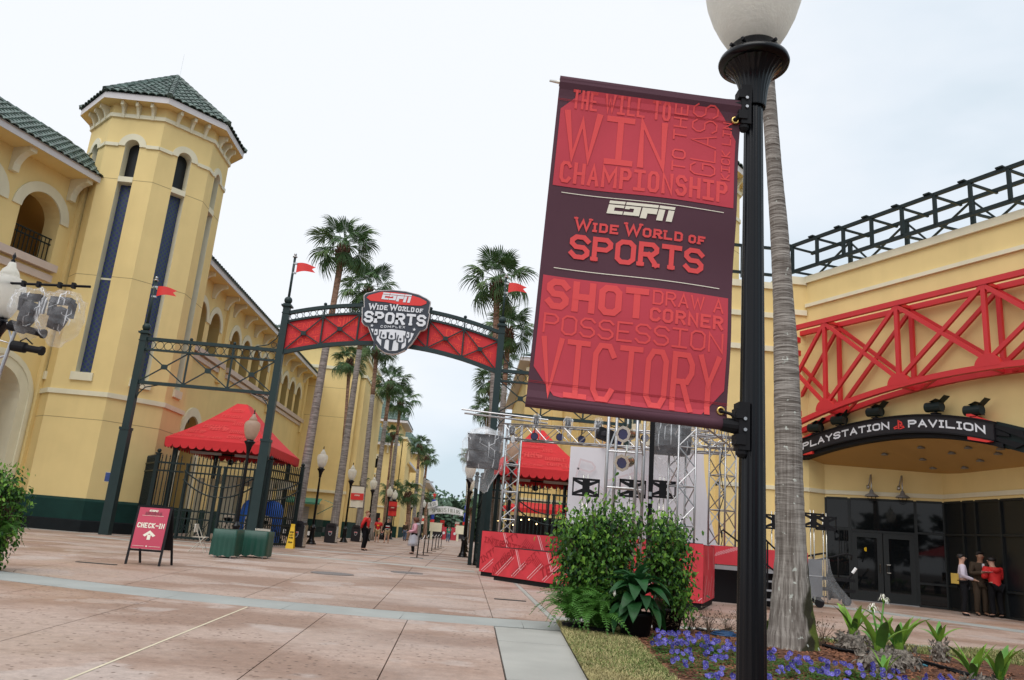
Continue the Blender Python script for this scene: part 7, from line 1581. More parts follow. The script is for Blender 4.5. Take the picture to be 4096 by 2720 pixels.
# stage lights and bags
def bag(T, c, rx_, ry_, rz_, seed, m='plastic_bag', tail=0.0, name='plastic_cover'):
    b = MB(); nu, nv = 26, 20; vs = []
    for j in range(nv+1):
        th = pi*j/nv
        for i in range(nu):
            ph = 2*pi*i/nu; d = V((sin(th)*cos(ph), sin(th)*sin(ph), cos(th))); d2 = V((math.copysign(abs(d.x)**.75, d.x), math.copysign(abs(d.y)**.75, d.y), math.copysign(abs(d.z)**.75, d.z)))
            q = 1+.20*NZ.noise(d*2.2+V((seed, 0, 0)))+.10*NZ.noise(d*6+V((0, seed, 0)))+.05*abs(NZ.noise(d*13)); tl_ = tail*max(0, -d.z)**3; vs.append(V(c)+V((d2.x*rx_*q*(1-.6*min(1, tl_/max(.01, rz_))), d2.y*ry_*q*(1-.5*min(1, tl_/max(.01, rz_))), d2.z*rz_*q-tl_)))
    b.add(vs, [(j*nu+i, j*nu+(i+1) % nu, (j+1)*nu+(i+1) % nu, (j+1)*nu+i) for j in range(nv) for i in range(nu)])
    cr_ = MB(); rr = random.Random(seed*7+1)  # pale strips along the cover's folds, white highlights made as geometry
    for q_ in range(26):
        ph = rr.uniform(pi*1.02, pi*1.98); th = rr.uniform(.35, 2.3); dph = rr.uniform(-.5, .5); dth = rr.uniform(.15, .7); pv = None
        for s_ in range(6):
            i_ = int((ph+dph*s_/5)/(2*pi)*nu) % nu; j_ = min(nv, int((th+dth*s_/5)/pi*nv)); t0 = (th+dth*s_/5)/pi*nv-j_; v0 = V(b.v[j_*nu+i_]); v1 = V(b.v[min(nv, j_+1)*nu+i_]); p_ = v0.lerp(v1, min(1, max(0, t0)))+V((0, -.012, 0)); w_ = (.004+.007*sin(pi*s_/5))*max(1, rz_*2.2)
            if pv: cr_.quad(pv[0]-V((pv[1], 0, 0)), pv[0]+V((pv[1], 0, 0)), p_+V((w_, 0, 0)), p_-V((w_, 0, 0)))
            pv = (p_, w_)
    o_ = b.build(name, m, T, False); cr_.build('crease_highlight', 'plastic_dense', o_); return o_
def spk(px, py, w_, h, Y, lab, tailx, seed):
    c = at(px, py, Y); T = thing('hanging_speaker', lab, 'speaker', c, 'bagged speaker stacks'); hh = h/FPX*Y; ww = w_/FPX*Y
    for k in (0, 1): part('cabinet', 'charcoal', T, lambda b: b.prism([(-ww*.42, hh*(.02+.42*k-.0)), (ww*.42, hh*(.02+.42*k)), (ww*.46, hh*(.40+.42*k)), (-ww*.46, hh*(.40+.42*k))], Fr(c-V((0, .1, hh*.42)), (1, 0, 0)), -.5, 0))
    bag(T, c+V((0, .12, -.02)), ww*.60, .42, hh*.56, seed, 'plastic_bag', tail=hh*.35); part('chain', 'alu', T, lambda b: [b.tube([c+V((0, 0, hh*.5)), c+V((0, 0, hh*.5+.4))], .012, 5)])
    part('bag_knot', 'plastic_dense', T, lambda b: b.lathe([(.02, .0), (ww*.3, -.12), (ww*.45, -.3)], 9, c+V((0, .1, hh*.62)), cap=False))
spk(1935, 1805, 150, 165, 24.2, 'bagged black speaker stack hanging left of the stage truss', 0, 2); spk(2690, 1740, 165, 190, 17, 'bagged black speaker stack hanging below the large banner', 0, 7)
for i, (px, py, s) in enumerate(((2145, 1685, 1), (2272, 1700, 1.1), (2394, 1705, 1.05), (2048, 1722, .8))):
    c = at(px, py, 24.1-(px-2050)/530*2.0); T = thing('bagged_light', ['small bagged light standing on the truss, leftmost', 'small bagged light standing on the truss, middle one', 'small bagged light standing on the truss near the front tower', 'small bagged bundle hanging at the left truss corner'][i], 'stage light', c, 'bagged lights on the truss')
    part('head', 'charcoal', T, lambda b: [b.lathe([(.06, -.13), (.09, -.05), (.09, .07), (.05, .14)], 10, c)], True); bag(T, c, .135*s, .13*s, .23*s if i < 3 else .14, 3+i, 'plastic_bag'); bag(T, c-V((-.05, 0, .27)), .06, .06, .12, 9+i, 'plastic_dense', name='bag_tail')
def par(T, c, d, L, r_, m, lens='lens', octo=False):
    d = V(d).normalized(); ax = d.to_track_quat('Z', 'Y').to_matrix()
    part('can', m, T, lambda b: b.lathe([(r_*.45, -L*.55), (r_*.8, -L*.42), (r_*.86, -L*.3), (r_*.9, L*.35), (r_, L*.38), (r_, L*.45), (r_*.86, L*.45), (r_*.84, L*.2)], 20, c, ax, cap=False), True)
    if octo: part('colour_frame', m, T, lambda b: b.lathe([(r_*.9, L*.44), (r_*1.28, L*.44), (r_*1.28, L*.50), (r_*.85, L*.50)], 8, c, ax, cap=False))
    part('lens', lens, T, lambda b: b.lathe([(.001, L*.47), (r_*.86, L*.47), (r_*.86, L*.475)], 20, c, ax, cap=False))
    part('yoke', m, T, lambda b: [b.tube([V(c)+V((0, 0, r_*1.6)), V(c)+V((0, r_*1.2, r_*1.0)), V(c)+V((0, r_*1.1, 0))], .012, 5), b.tube([V(c)+V((0, 0, r_*1.6)), V(c)+V((0, 0, r_*1.6+.12))], .02, 6)])
for i, (px, py) in enumerate(((2138, 1745), (2239, 1748), (2326, 1758), (2470, 1768), (2578, 1752))):
    c = at(px, py, 24.0-(px-2050)/530*2.0); T = thing('par_light', ['black round par light, first from the left on the truss', 'black round par light, second from the left on the truss', 'black round par light, third on the truss above the backdrop edge', 'black round par light behind the silver spotlights', 'black round par light between silver spotlights and bagged speaker'][i], 'stage light', c, 'black par lights on the truss'); par(T, c, (-.1, -1, -.15), .3, .115, 'blackm')
c = at(2415, 1738, 20.3); T = thing('black_moving_head', 'black bagged moving head light left of the front tower', 'stage light', c); part('body', 'blackm', T, lambda b: b.bar(c+V((-.15, 0, .05)), c+V((.3, 0, -.08)), .28, .3)); part('cover', 'charcoal', T, lambda b: b.lathe([(.12, -.2), (.17, 0), (.13, .2)], 10, c, MX.Rotation(rad(95), 3, 'Y')))
for i, (px, py) in enumerate(((2510, 1738), (2505, 1848))):
    c = at(px, py, 14.6); T = thing('silver_spotlight', ['polished silver spotlight, upper of the pair on the front tower', 'polished silver spotlight, lower of the pair on the front tower'][i], 'stage light', c, 'silver spotlights'); par(T, c, (-.62, -.75, -.12 if i == 0 else -.22), .36, .125, 'steel', 'lens', True)
# left edge bagged moving heads and truss stand
YL = 12.4; T = thing('lighting_stand', 'aluminium lighting stand cut by the left picture edge', 'truss', (at(20, 1400, YL).x, YL, 0)); e0, e1, e2 = at(-60, 1128, YL), at(362, 1147, YL), at(60, 1300, YL)
part('cross_pipe', 'blackm', T, lambda b: b.tube([e0, e1], .022, 8), True)
part('pipe_clamp', 'blackm', T, lambda b: [b.box(at(x, y, YL), (.05, .07, .09)) for x, y in ((95, 1135), (155, 1138), (240, 1141), (295, 1143))])
part('leg', 'alu', T, lambda b: [b.tube([at(70, 1300, YL), at(0, 1490, YL), V((at(-60, 1700, YL).x, YL, 0))], .028, 8), b.tube([at(30, 1290, YL), at(48, 1375, YL), at(-40, 1350, YL)], .018, 6), b.tube([at(30, 1420, YL), at(-30, 1440, YL)], .018, 6)])
for i, (px, py, rx_, rz_) in enumerate(((122, 1235, 62, 75), (240, 1255, 72, 85))):
    c = at(px, py, YL-.05); k = YL/FPX; T = thing('moving_head', ['bagged moving head light hanging next to the left globe lamp', 'bagged moving head light at the end of the black pipe'][i], 'stage light', c, 'bagged moving heads at the left edge')
    part('yoke', 'charcoal', T, lambda b: [b.bar(c+V((-.16, 0, rz_*k*.62)), c+V((.16, 0, rz_*k*.62)), .16, .10), b.bar(c+V((-.15, 0, rz_*k*.6)), c+V((-.13, 0, -.05)), .06, .14), b.bar(c+V((.17, 0, rz_*k*.6)), c+V((.16, 0, -.05)), .06, .14)])
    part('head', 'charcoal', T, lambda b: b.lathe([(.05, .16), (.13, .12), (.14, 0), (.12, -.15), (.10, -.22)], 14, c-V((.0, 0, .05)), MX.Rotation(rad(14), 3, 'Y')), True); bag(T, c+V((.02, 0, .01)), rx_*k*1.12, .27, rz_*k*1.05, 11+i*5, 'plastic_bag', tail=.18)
for i, (px, py, px2, py2) in enumerate(((40, 1300, 172, 1335), (50, 1382, 165, 1403))):
    a, c = at(px, py, YL), at(px2, py2, YL); T = thing('profile_light', ['black profile light pointing right, upper of two', 'black profile light pointing right, lower of two'][i], 'stage light', a, 'black profile lights at the left edge')
    part('barrel', 'blackm', T, lambda b: b.tube([a, a.lerp(c, .45), a.lerp(c, .5), c], [.085, .085, .055, .055], 14)); part('front_collar', 'blackm', T, lambda b: b.tube([c-(c-a).normalized()*.02, c+(c-a).normalized()*.03], .075, 8)); part('bracket', 'blackm', T, lambda b: b.tube([a+V((.1, 0, .08)), a+V((.18, 0, .14)), a+V((.3, 0, .05))], .012, 5))

# ================================================================ CHECK-IN BOARD, TABLE, CHAIR
Z3 = lambda x, y: (350+x/2.6133, 1700+y/2.6133)
TL_, TR_ = at(*Z3(548, 838), 17.32), at(*Z3(885, 860), 17.32); BL_, BR_ = gr(*Z3(396, 1452)), gr(*Z3(722, 1480)); b0_, b1_ = gr(*Z3(525, 1443)), gr(*Z3(842, 1468))
BR_ = V((BL_.x+(TR_.x-TL_.x)*.98, BL_.y+.03, 0)); b0_ = V((BL_.x+.03, BL_.y+.66, 0)); b1_ = V((BR_.x+.02, BR_.y+.66, 0))
T = thing('sandwich_board', 'black framed maroon check-in sandwich board on the plaza', 'sign', ((BL_.x+BR_.x)/2, 17, 0))
def sf(u, v, n_=0): p = BL_.lerp(BR_, u).lerp(TL_.lerp(TR_, u), v); return p+V((0, -n_, n_*.2))
part('frame', 'blackm', T, lambda b: [b.bar(sf(0, 0), sf(0, 1), .045, .035), b.bar(sf(1, 0), sf(1, 1), .045, .035), b.bar(sf(-.03, .985), sf(1.03, .985), .04, .05), b.bar(sf(0, .245), sf(1, .245), .035, .04)])
part('back_frame', 'blackm', T, lambda b: [b.bar(b0_, TL_+V((0, .03, 0)), .04, .03), b.bar(b1_, TR_+V((0, .03, 0)), .04, .03), b.quad(b0_.lerp(TL_, .25), b1_.lerp(TR_, .25), TR_+V((0, .02, 0)), TL_+V((0, .02, 0)))])
mpb = lambda x, y, n_=.024: sf(.04+x*.92, .265+y*.70, n_)
part('poster', mat('poster_crimson', (.46, .030, .075), .5, var=.03), T, lambda b: b.quad(mpb(0, 0, .018), mpb(1, 0, .018), mpb(1, 1, .018), mpb(0, 1, .018)))
BW, BH = (TR_-TL_).length*.92, (TL_-BL_).length*.70; ms = lambda x, y: mpb(x/BW, y/BH)
part('poster_print', 'bcream', T, lambda b: [stext(b, 'CHECK-IN', .05*BW, .50*BH, .90*BW, .125*BH, .021, ms, .16), espn(b, .34*BW, .905*BH, .30*BW, .045*BH, ms), b.quad(ms(.13*BW, .80*BH), ms(.85*BW, .80*BH), ms(.85*BW, .806*BH), ms(.13*BW, .806*BH)), b.quad(ms(.05*BW, .060*BH), ms(.42*BW, .060*BH), ms(.42*BW, .067*BH), ms(.05*BW, .067*BH)), b.quad(ms(.58*BW, .060*BH), ms(.95*BW, .060*BH), ms(.95*BW, .067*BH), ms(.58*BW, .067*BH)),
    b.quad(ms(.455*BW, .22*BH), ms(.565*BW, .22*BH), ms(.565*BW, .34*BH), ms(.455*BW, .34*BH)), b.add([ms(.30*BW, .325*BH), ms(.38*BW, .29*BH), ms(.51*BW, .37*BH), ms(.64*BW, .29*BH), ms(.72*BW, .325*BH), ms(.51*BW, .445*BH)], [(0, 1, 2, 5), (5, 2, 3, 4)]), b.add([ms(.5*BW, .063*BH)]+[ms(.5*BW+(.04 if k % 2 == 0 else .017)*BW*sin(k*pi/5), .063*BH+(.04 if k % 2 == 0 else .017)*BW*cos(k*pi/5)) for k in range(10)], [(0, k+1, (k+1) % 10+1) for k in range(10)])])
part('poster_title', mat('poster_dark_print', (.20, .02, .04), .5, var=0), T, lambda b: [stext(b, 'WIDE WORLD OF', .22*BW, .875*BH, .56*BW, .025*BH, .005, ms), stext(b, 'SPORTS', .22*BW, .82*BH, .56*BW, .05*BH, .012, ms, .12)])
def table(label, x0, x1, y, d, seed):
    T = thing('draped_table', label, 'table', ((x0+x1)/2, y, 0), 'green draped tables'); r = random.Random(seed); P = []; n = 44; vs = []; w_ = x1-x0
    per = [(x0+w_*k/16, y) for k in range(16)]+[(x1, y+d*k/6) for k in range(6)]+[(x1-w_*k/16, y+d) for k in range(16)]+[(x0, y+d-d*k/6) for k in range(6)]; n = len(per); cx_, cy_ = (x0+x1)/2, y+d/2; b = MB()
    for lv, z in enumerate((.75, .74, .5, .25, .05)):
        for k, (px_, py_) in enumerate(per):
            ph = NZ.noise(V((px_*2.2, py_*2.2, seed))); fl = [0, .012, .02, .022, .025][lv]*(1+.7*ph)+[0, 0, .015, .035, .05][lv]*sin(k*1.9+seed)*(.4+abs(ph)); dx, dy = px_-cx_, py_-cy_; L = math.hypot(dx/w_, dy/d)*2; vs.append((px_+dx/w_*2*fl*.6, py_+dy/d*2*fl, z+(.06*abs(ph)+.02*sin(k*.9) if lv == 4 else 0)))
    b.add(vs, [(l*n+k, l*n+(k+1) % n, (l+1)*n+(k+1) % n, (l+1)*n+k) for l in range(4) for k in range(n)]+[tuple(range(n))]); b.build('cloth', 'cloth_green', T, True); part('leg', 'alu', T, lambda b: [b.tube([(x, yy_, 0), (x, yy_, .7)], .015, 6) for x in (x0+.08, x1-.08) for yy_ in (y+.06, y+d-.06)])
tL, tR = gr(812, 2228), gr(990, 2232); table('green draped folding table nearer the folding chair', tL.x+.10, tR.x-.12, tL.y+.25, .75, 2); table('green draped folding table set back to the right', tR.x-.40, tR.x+.42, tL.y+1.5, .75, 6)
def fchair(x, y, rz, lab):
    T = thing('folding_chair', lab, 'chair', (x, y, 0), 'beige folding chairs'); c, s = cos(rz), sin(rz); F = Fr((x, y, 0), (c, s, 0), (0, 0, 1), (-s, c, 0))
    for v in (-.21, .21): part('leg', 'chair', T, lambda b: b.tube([F(.22, 0, v), F(-.18, .80, v)], .012, 6)); part('leg', 'chair', T, lambda b: b.tube([F(-.24, 0, v), F(.17, .44, v)], .012, 6))
    part('seat', 'chair', T, lambda b: b.add([F(-.18, .44, -.2), F(.20, .45, -.2), F(.20, .45, .2), F(-.18, .44, .2), F(-.18, .42, -.2), F(.20, .43, -.2), F(.20, .43, .2), F(-.18, .42, .2)], [(0, 1, 2, 3), (4, 5, 6, 7), (0, 1, 5, 4), (1, 2, 6, 5), (2, 3, 7, 6)])); part('backrest', 'chair', T, lambda b: b.prism([(-.21, .56), (.21, .56), (.22, .72), (.17, .80), (-.17, .80), (-.22, .72)], Fr(F(-.14, 0, 0), F.N, (0, 0, 1), F.U), -.03, .0))
    part('cross_rung', 'chair', T, lambda b: b.tube([F(.16, .12, -.21), F(.16, .12, .21)], .01, 5))
q = gr(780, 2210); fchair(q.x, q.y+.25, .1, 'beige folding chair left of the green draped table'); fchair(tL.x+.75, tL.y+2.9, -1.2, 'beige folding chair mostly hidden behind the green tables')

# ================================================================ BINS, STANCHIONS, SMALL THINGS
def bin_(x, y, lab):
    T = thing('litter_bin', lab, 'litter bin', (x, y, 0), 'brown litter bins with shield emblem'); f = Fr((x, y, 0), (1, -.1, 0)); w_ = .31
    pr = [(-w_, .02), (w_, .02), (w_, .88), (w_*.86, 1.06), (w_*.55, 1.12), (-w_*.55, 1.12), (-w_*.86, 1.06), (-w_, .88)]
    part('body', 'charcoal', T, lambda b: b.prism(pr, f, -.55, 0)); part('side_panel', 'steel', T, lambda b: b.fbox(f, w_+.001, w_+.03, .06, .95, -.5, -.04)); part('opening', 'blackm', T, lambda b: b.fbox(f, -.19, .19, .86, .99, -.02, .006))
    e_ = part('emblem', 'signwhite', T, lambda b: b.prism([(-.10, .66), (.10, .66), (.10, .54), (.06, .45), (0, .41), (-.06, .45), (-.10, .54)], f, 0, .008)); part('emblem_field', 'navy', e_, lambda b: b.prism([(-.085, .60), (.085, .60), (.08, .53), (.05, .46), (0, .43), (-.05, .46), (-.08, .53)], f, .004, .012)); part('emblem_top', 'signred', e_, lambda b: b.prism([(-.085, .61), (.085, .61), (.085, .645), (-.085, .645)], f, .004, .012))
for x, y, lab in ((-7.2, 34.9, 'brown litter bin behind the yellow wet floor sign'), (-7.74, 46.9, 'brown litter bin at the foot of the second tall palm'), (-7.47, 55.8, 'brown litter bin right behind the red jacketed man'), (-7.54, 74, 'farthest brown litter bin behind the walking man in red shirt')): bin_(x, y, lab)
T = thing('wet_floor_sign', 'yellow wet floor sign standing in front of the nearest brown bin', 'caution sign', (-7.0, 33.1, 0))
part('panel', 'yellow_plastic', T, lambda b: [b.add([(-7.16, 33.0, 0), (-6.84, 33.0, 0), (-6.93, 33.12, .95), (-7.07, 33.12, .95)], [(0, 1, 2, 3)]), b.add([(-7.16, 33.35, 0), (-6.84, 33.35, 0), (-6.93, 33.14, .95), (-7.07, 33.14, .95)], [(0, 1, 2, 3)]), b.box((-7, 33.13, .93), (.16, .06, .08))])
part('warning_print', 'blackm', T, lambda b: [stext(b, s, -7.08, z, .16, .055, .012, lambda x, y: V((x, 32.99+y*.126, y))) for s, z in (('CAUTION', .62), ('WET', .50), ('FLOOR', .40), ('CUIDADO', .22))])
st = [(-1.89, 33.85), (-1.84, 37.98), (-1.88, 43.06), (-1.82, 47.13), (-1.81, 52.42), (-1.76, 56.5), (-1.70, 61.5)]
nm_ = ['nearest', 'second', 'third', 'fourth', 'fifth', 'sixth', 'farthest']
for i, (x, y) in enumerate(st):
    T = thing('stanchion', nm_[i]+' black stanchion in the rope line right of the woman in the poncho', 'stanchion', (x, y, 0), 'black rope stanchions')
    part('post', 'blackm', T, lambda b: b.tube([(x, y, 0), (x+.02, y, .95)], .025, 8), True); part('foot', 'blackm', T, lambda b: b.box((x, y, .012), (.55, .09, .024)))
    if i < 6:
        nx_, ny_ = st[i+1]; b = MB(); b.tube([(x+(nx_-x)*t, y+(ny_-y)*t, .93-.5*t*(1-t)*(1.6 if i == 0 else 1)) for t in [k/8 for k in range(9)]], .014, 5); o = b.build('rope', 'white', T)
# street stall with awning
Yk = 60.5; a, c = at(900+560/2.24, 1500+1140/2.24, Yk), at(900+835/2.24, 1500+1150/2.24, Yk); T = thing('stall_hut', 'small yellow hut with grey shutter and green awning against the block', 'kiosk', (a.x, Yk, 0))
part('wall', 'yellow', T, lambda b: b.box(((a.x+c.x)/2, Yk+1.5, c.z/2), (c.x-a.x, 3, c.z))); part('wainscot', 'base_green', T, lambda b: b.box(((a.x+c.x)/2, Yk+1.45, .65), (c.x-a.x+.06, 3, 1.3)))
sh = at(900+770/2.24, 1500+1160/2.24, Yk-.08); part('shutter', 'grey_shutter', T, lambda b: [b.box(((a.x+sh.x)/2, Yk-.04, z), (sh.x-a.x-.2, .05, .115)) for z in [.55+.13*k for k in range(int((sh.z-.65)/.13))]])
part('awning', 'kiosk_green', T, lambda b: [b.quad((a.x-.2, Yk-.1, c.z+.35), (c.x+.3, Yk-.1, c.z+.35), (c.x+.3, Yk-1.1, c.z+.02), (a.x-.2, Yk-1.1, c.z+.02)), b.quad((a.x-.2, Yk-1.1, c.z+.02), (c.x+.3, Yk-1.1, c.z+.02), (c.x+.3, Yk-1.1, c.z-.12), (a.x-.2, Yk-1.1, c.z-.12)), b.quad((c.x+.3, Yk-.1, c.z+.3), (c.x+1.3, Yk-.1, c.z+.0), (c.x+1.3, Yk+2, c.z+.0), (c.x+.3, Yk+2, c.z+.3)), b.bar((c.x+.02, Yk, c.z-.8), (c.x+1.2, Yk, c.z-.05), .05)])
T = thing('hand_cart', 'low dark cart with white wheel hubs beside the stall hut', 'cart', (-10.9, 57.4, 0)); part('body', 'gate', T, lambda b: b.box((-11.6, 57.6, .62), (3.2, .9, .36)))
for x in (-10.9, -12.6): o = part('wheel', 'blackm', T, lambda b: b.tube([(x, 57.05, .3), (x, 57.2, .3)], .3, 18)); part('hub', 'white', o, lambda b: b.tube([(x, 57.02, .3), (x, 57.06, .3)], .15, 14))
# small lamp banners
def sban(label, Y, quad, cols, group='small banners on the far lamps', bands=(.36, .66), text=True):
    P = [at(1350+x/2.6125, 1600+y/2.6125, Y) for x, y in quad]; T = thing('lamp_banner', label, 'banner', P[0], group); mpq = lambda u, v: P[3].lerp(P[2], u).lerp(P[0].lerp(P[1], u), v)+V((0, -.02, 0))
    part('cloth', cols[0], T, lambda b: [b.quad(mpq(k/6, 0)+V((0, .03*sin(k*1.4), 0)), mpq((k+1)/6, 0)+V((0, .03*sin((k+1)*1.4), 0)), mpq((k+1)/6, 1), mpq(k/6, 1)) for k in range(6)]); part('band', cols[1], T, lambda b: b.quad(*[mpq(u, v)-V((0, .05, 0)) for u, v in ((0, bands[0]), (1, bands[0]), (1, bands[1]), (0, bands[1]))]))
    W_, H_ = (P[1]-P[0]).length, (P[0]-P[3]).length
    if text: part('network_logo', 'bcream', T, lambda b: espn(b, 0, 0, .42*W_, .055*H_, lambda x, y: mpq(.28+x/W_, (bands[0]+bands[1])/2+.03+y/H_)-V((0, .06, 0))))
    part('arm', 'blackm', T, lambda b: [b.tube([mpq(-.12, v), mpq(1.0, v)], .025, 5) for v in (.99, .01)])
sban('cream banner with a red middle band on the lamp behind the red jacketed man', 51.1, [(152, 893), (283, 900), (262, 1132), (128, 1124)], ('bcream', 'signred'))
sban('red banner on the lamp right of the leaning palm trunks', 74, [(540, 1055), (627, 1060), (612, 1217), (528, 1212)], ('signred', 'red_under')); q = at(1350+505/2.61, 2100, 74); c = copy_tree(LP); c.location = (q.x, 74.05, 0); tag(c, 'street lamp holding the red banner between palm trunks')
sban('small cream banner above the woman in the poncho', 100, [(857, 1200), (907, 1206), (902, 1298), (853, 1296)], ('bcream', 'signred')); q = at(1350+880/2.61, 2100, 100.1); c = copy_tree(LP); c.location = (q.x, 100.1, 0); tag(c, 'street lamp above the woman in the poncho')
Q = lambda x, y: (((1580+x/3.92)-1350)*2.6125, ((1900+y/3.92)-1600)*2.6125)
sban('red banner on a far lamp under the sports fields sign', 128, [Q(710, 703), Q(778, 707), Q(772, 832), Q(706, 828)], ('signred', 'red_under')); sban('cream banner on a far lamp under the sports fields sign', 128, [Q(945, 728), Q(1012, 732), Q(1002, 855), Q(936, 850)], ('bcream', 'signred'))
sban('sliver of a red banner right of the near gate lamp', 126, [Q(1170, 692), Q(1215, 695), Q(1212, 845), Q(1160, 842)], ('signred', 'red_under')); sban('red and white notice board beside the cream banner', 118, [Q(460, 655), Q(505, 660), Q(502, 752), Q(456, 750)], ('white', 'signred'), 'far notices', (.55, .9), False)
# SPORTS FIELDS arch
Yg = 126; T = thing('sports_sign_arch', 'white curved sports fields sign on two blue posts far down the alley', 'sign', (-3, Yg, 0)); qa = lambda x, y, dy=0: at(1580+x/3.92, 1900+y/3.92, Yg+dy)
topc = [(522, 505), (660, 492), (800, 488), (940, 510), (1078, 555)]; botc = [(522, 628), (660, 606), (800, 604), (940, 622), (1060, 642)]
def lerpc(c, t): t = min(.9999, max(0, t))*(len(c)-1); i = int(t); f = t-i; return (c[i][0]*(1-f)+c[i+1][0]*f, c[i][1]*(1-f)+c[i+1][1]*f)
sp = lambda u, v, dy=0: qa(*[lerpc(botc, u)[k]*(1-v)+lerpc(topc, u)[k]*v for k in (0, 1)], dy)
part('board', 'white', T, lambda b: [b.add([sp(k/12, 0), sp((k+1)/12, 0), sp((k+1)/12, 1), sp(k/12, 1), sp(k/12, 0, .3), sp((k+1)/12, 0, .3), sp((k+1)/12, 1, .3), sp(k/12, 1, .3)], [(0, 1, 2, 3), (4, 5, 6, 7), (0, 1, 5, 4), (3, 2, 6, 7)]) for k in range(12)])
part('border', mat('sign_grey_line', (.35, .38, .40), .6), T, lambda b: [ribbon(b, [(k/12, v), ((k+1)/12, v)], .03, lambda x, y: sp(x, y, -.05)) for k in range(12) for v in (.08, .92)])
part('lettering', mat('sign_olive', (.10, .13, .07), .6), T, lambda b: [stext(b, 'SPORTS', .11, .25, .40, .5, .016, lambda x, y: sp(x, .25+(y-.25)*1.0, -.08), .16, serif=.014, sub=.05), stext(b, 'FIELDS', .555, .25, .35, .5, .016, lambda x, y: sp(x, y, -.08), .16, serif=.014, sub=.05)])
lx = qa(525, 985); rx_ = qa(1085, 900)
for x in (lx.x+.25, rx_.x):
    part('post', 'blue', T, lambda b: b.tube([(x, Yg+.3, 0), (x, Yg+.3, qa(590, 380).z)], .30, 10), True); part('post_base', 'base_green', T, lambda b: b.tube([(x, Yg+.3, 0), (x, Yg+.3, 1.9)], .42, 10)); part('post_band', 'signred', T, lambda b: b.tube([(x, Yg+.3, 2.4), (x, Yg+.3, 2.9)], .40, 10))
    zt = qa(590, 330).z; part('star_finial', 'signred', T, lambda b: [b.tube([(x, Yg+.3, zt-.6), (x, Yg+.3, zt)], .06, 6), b.add([(x, Yg+.2, zt+.2)]+[(x+(.42 if k % 2 == 0 else .18)*sin(k*pi/5), Yg+.2, zt+.2+(.42 if k % 2 == 0 else .18)*cos(k*pi/5)) for k in range(10)], [(0, k+1, (k+1) % 10+1) for k in range(10)])])
T2_ = thing('mess_sign', 'tilted white sign with cut off word above the sports fields sign', 'sign', qa(580, 460, -.6)); pq = lambda u, v, dy=0: qa((482+(667-482)*u)*(v)+(512+(675-512)*u)*(1-v), (440+(398-440)*u)*v+(525+(478-525)*u)*(1-v), -.6+dy)
part('board', 'white', T2_, lambda b: b.add([pq(0, 0), pq(1, 0), pq(1, 1), pq(0, 1), pq(0, 0, .3), pq(1, 0, .3), pq(1, 1, .3), pq(0, 1, .3)], [(0, 1, 2, 3), (4, 5, 6, 7), (0, 1, 5, 4), (3, 2, 6, 7)])); part('lettering', 'base_dark', T2_, lambda b: stext(b, 'MESS', .16, .2, .68, .6, .035, lambda x, y: pq(x, y, -.05), .2))
T2_ = thing('side_sign_wing', 'white striped sign wings leaning off the right blue post', 'sign', qa(1120, 650)); part('board', 'white', T2_, lambda b: [b.quad(qa(1068, 598, .3), qa(1165, 690, .3), qa(1165, 755, .3), qa(1068, 655, .3)), b.quad(qa(420, 405, .3), qa(500, 418, .3), qa(505, 450, .3), qa(470, 462, .3))])
# barriers, planters and posts around the far sign
for i, (x0, x1, y, h, m_, lab) in enumerate(((725, 800, 118, 78, 'signred', 'red barrier panel left of the person in teal'), (875, 990, 118, 78, 'signred', 'long red barrier panel right of the person in teal'))):
    a, c = at(1580+x0/3.92, 2140, y), at(1580+x1/3.92, 2140, y); T = thing('barrier', lab, 'barrier', (a.x, y, 0), 'red barriers'); part('panel', 'bred', T, lambda b: b.box(((a.x+c.x)/2, y, .95), (c.x-a.x, .2, 1.8))); part('emblem', 'signwhite', T, lambda b: b.lathe([(.2, 0), (.2, .02)], 10, ((a.x+c.x)/2, y-.12, 1.0), MX.Rotation(rad(90), 3, 'X')))
for x, y, w_, h, lab in ((625, 112, 62, 2.3, 'pale yellow ticket box left of the crossing'), (1035, 116, 55, 2.2, 'pale yellow ticket box right of the crossing')):
    a = at(1580+x/3.92, 2140, y); T = thing('ticket_box', lab, 'booth', (a.x, y, 0), 'pale yellow boxes'); part('cabinet', 'cream', T, lambda b: [b.box((a.x, y, h-.6), (1.7, .5, 1.2)), b.box((a.x-.5, y, .6), (.3, .4, 1.3))]); part('dark_panel', 'charcoal', T, lambda b: b.box((a.x+.35, y-.02, .8), (1.3, .4, .9)))
q = at(1580+500/3.92, 1900+180/3.92, 240); T = thing('floodlight_mast', 'tiny stadium floodlight mast above the arched hall', 'floodlight', (q.x, 240, 0)); part('mast', 'alu', T, lambda b: b.tube([(q.x, 240, 0), (q.x, 240, q.z)], .3, 6)); part('lamp_bank', 'alu', T, lambda b: [b.box((q.x+s*1.2, 240, q.z-1.6+j*1.5), (1.2, .4, .5)) for s in (-1, 0, 1) for j in range(3)])
T = thing('dark_doorway_sign', 'small dark framed notice by the far palms', 'notice', (-8.9, 90, 0)); q = at(1350+390/2.61, 1600+1255/2.61, 88); part('board', 'charcoal', T, lambda b: b.box((q.x, 88, q.z), (1.0, .1, 1.6)))

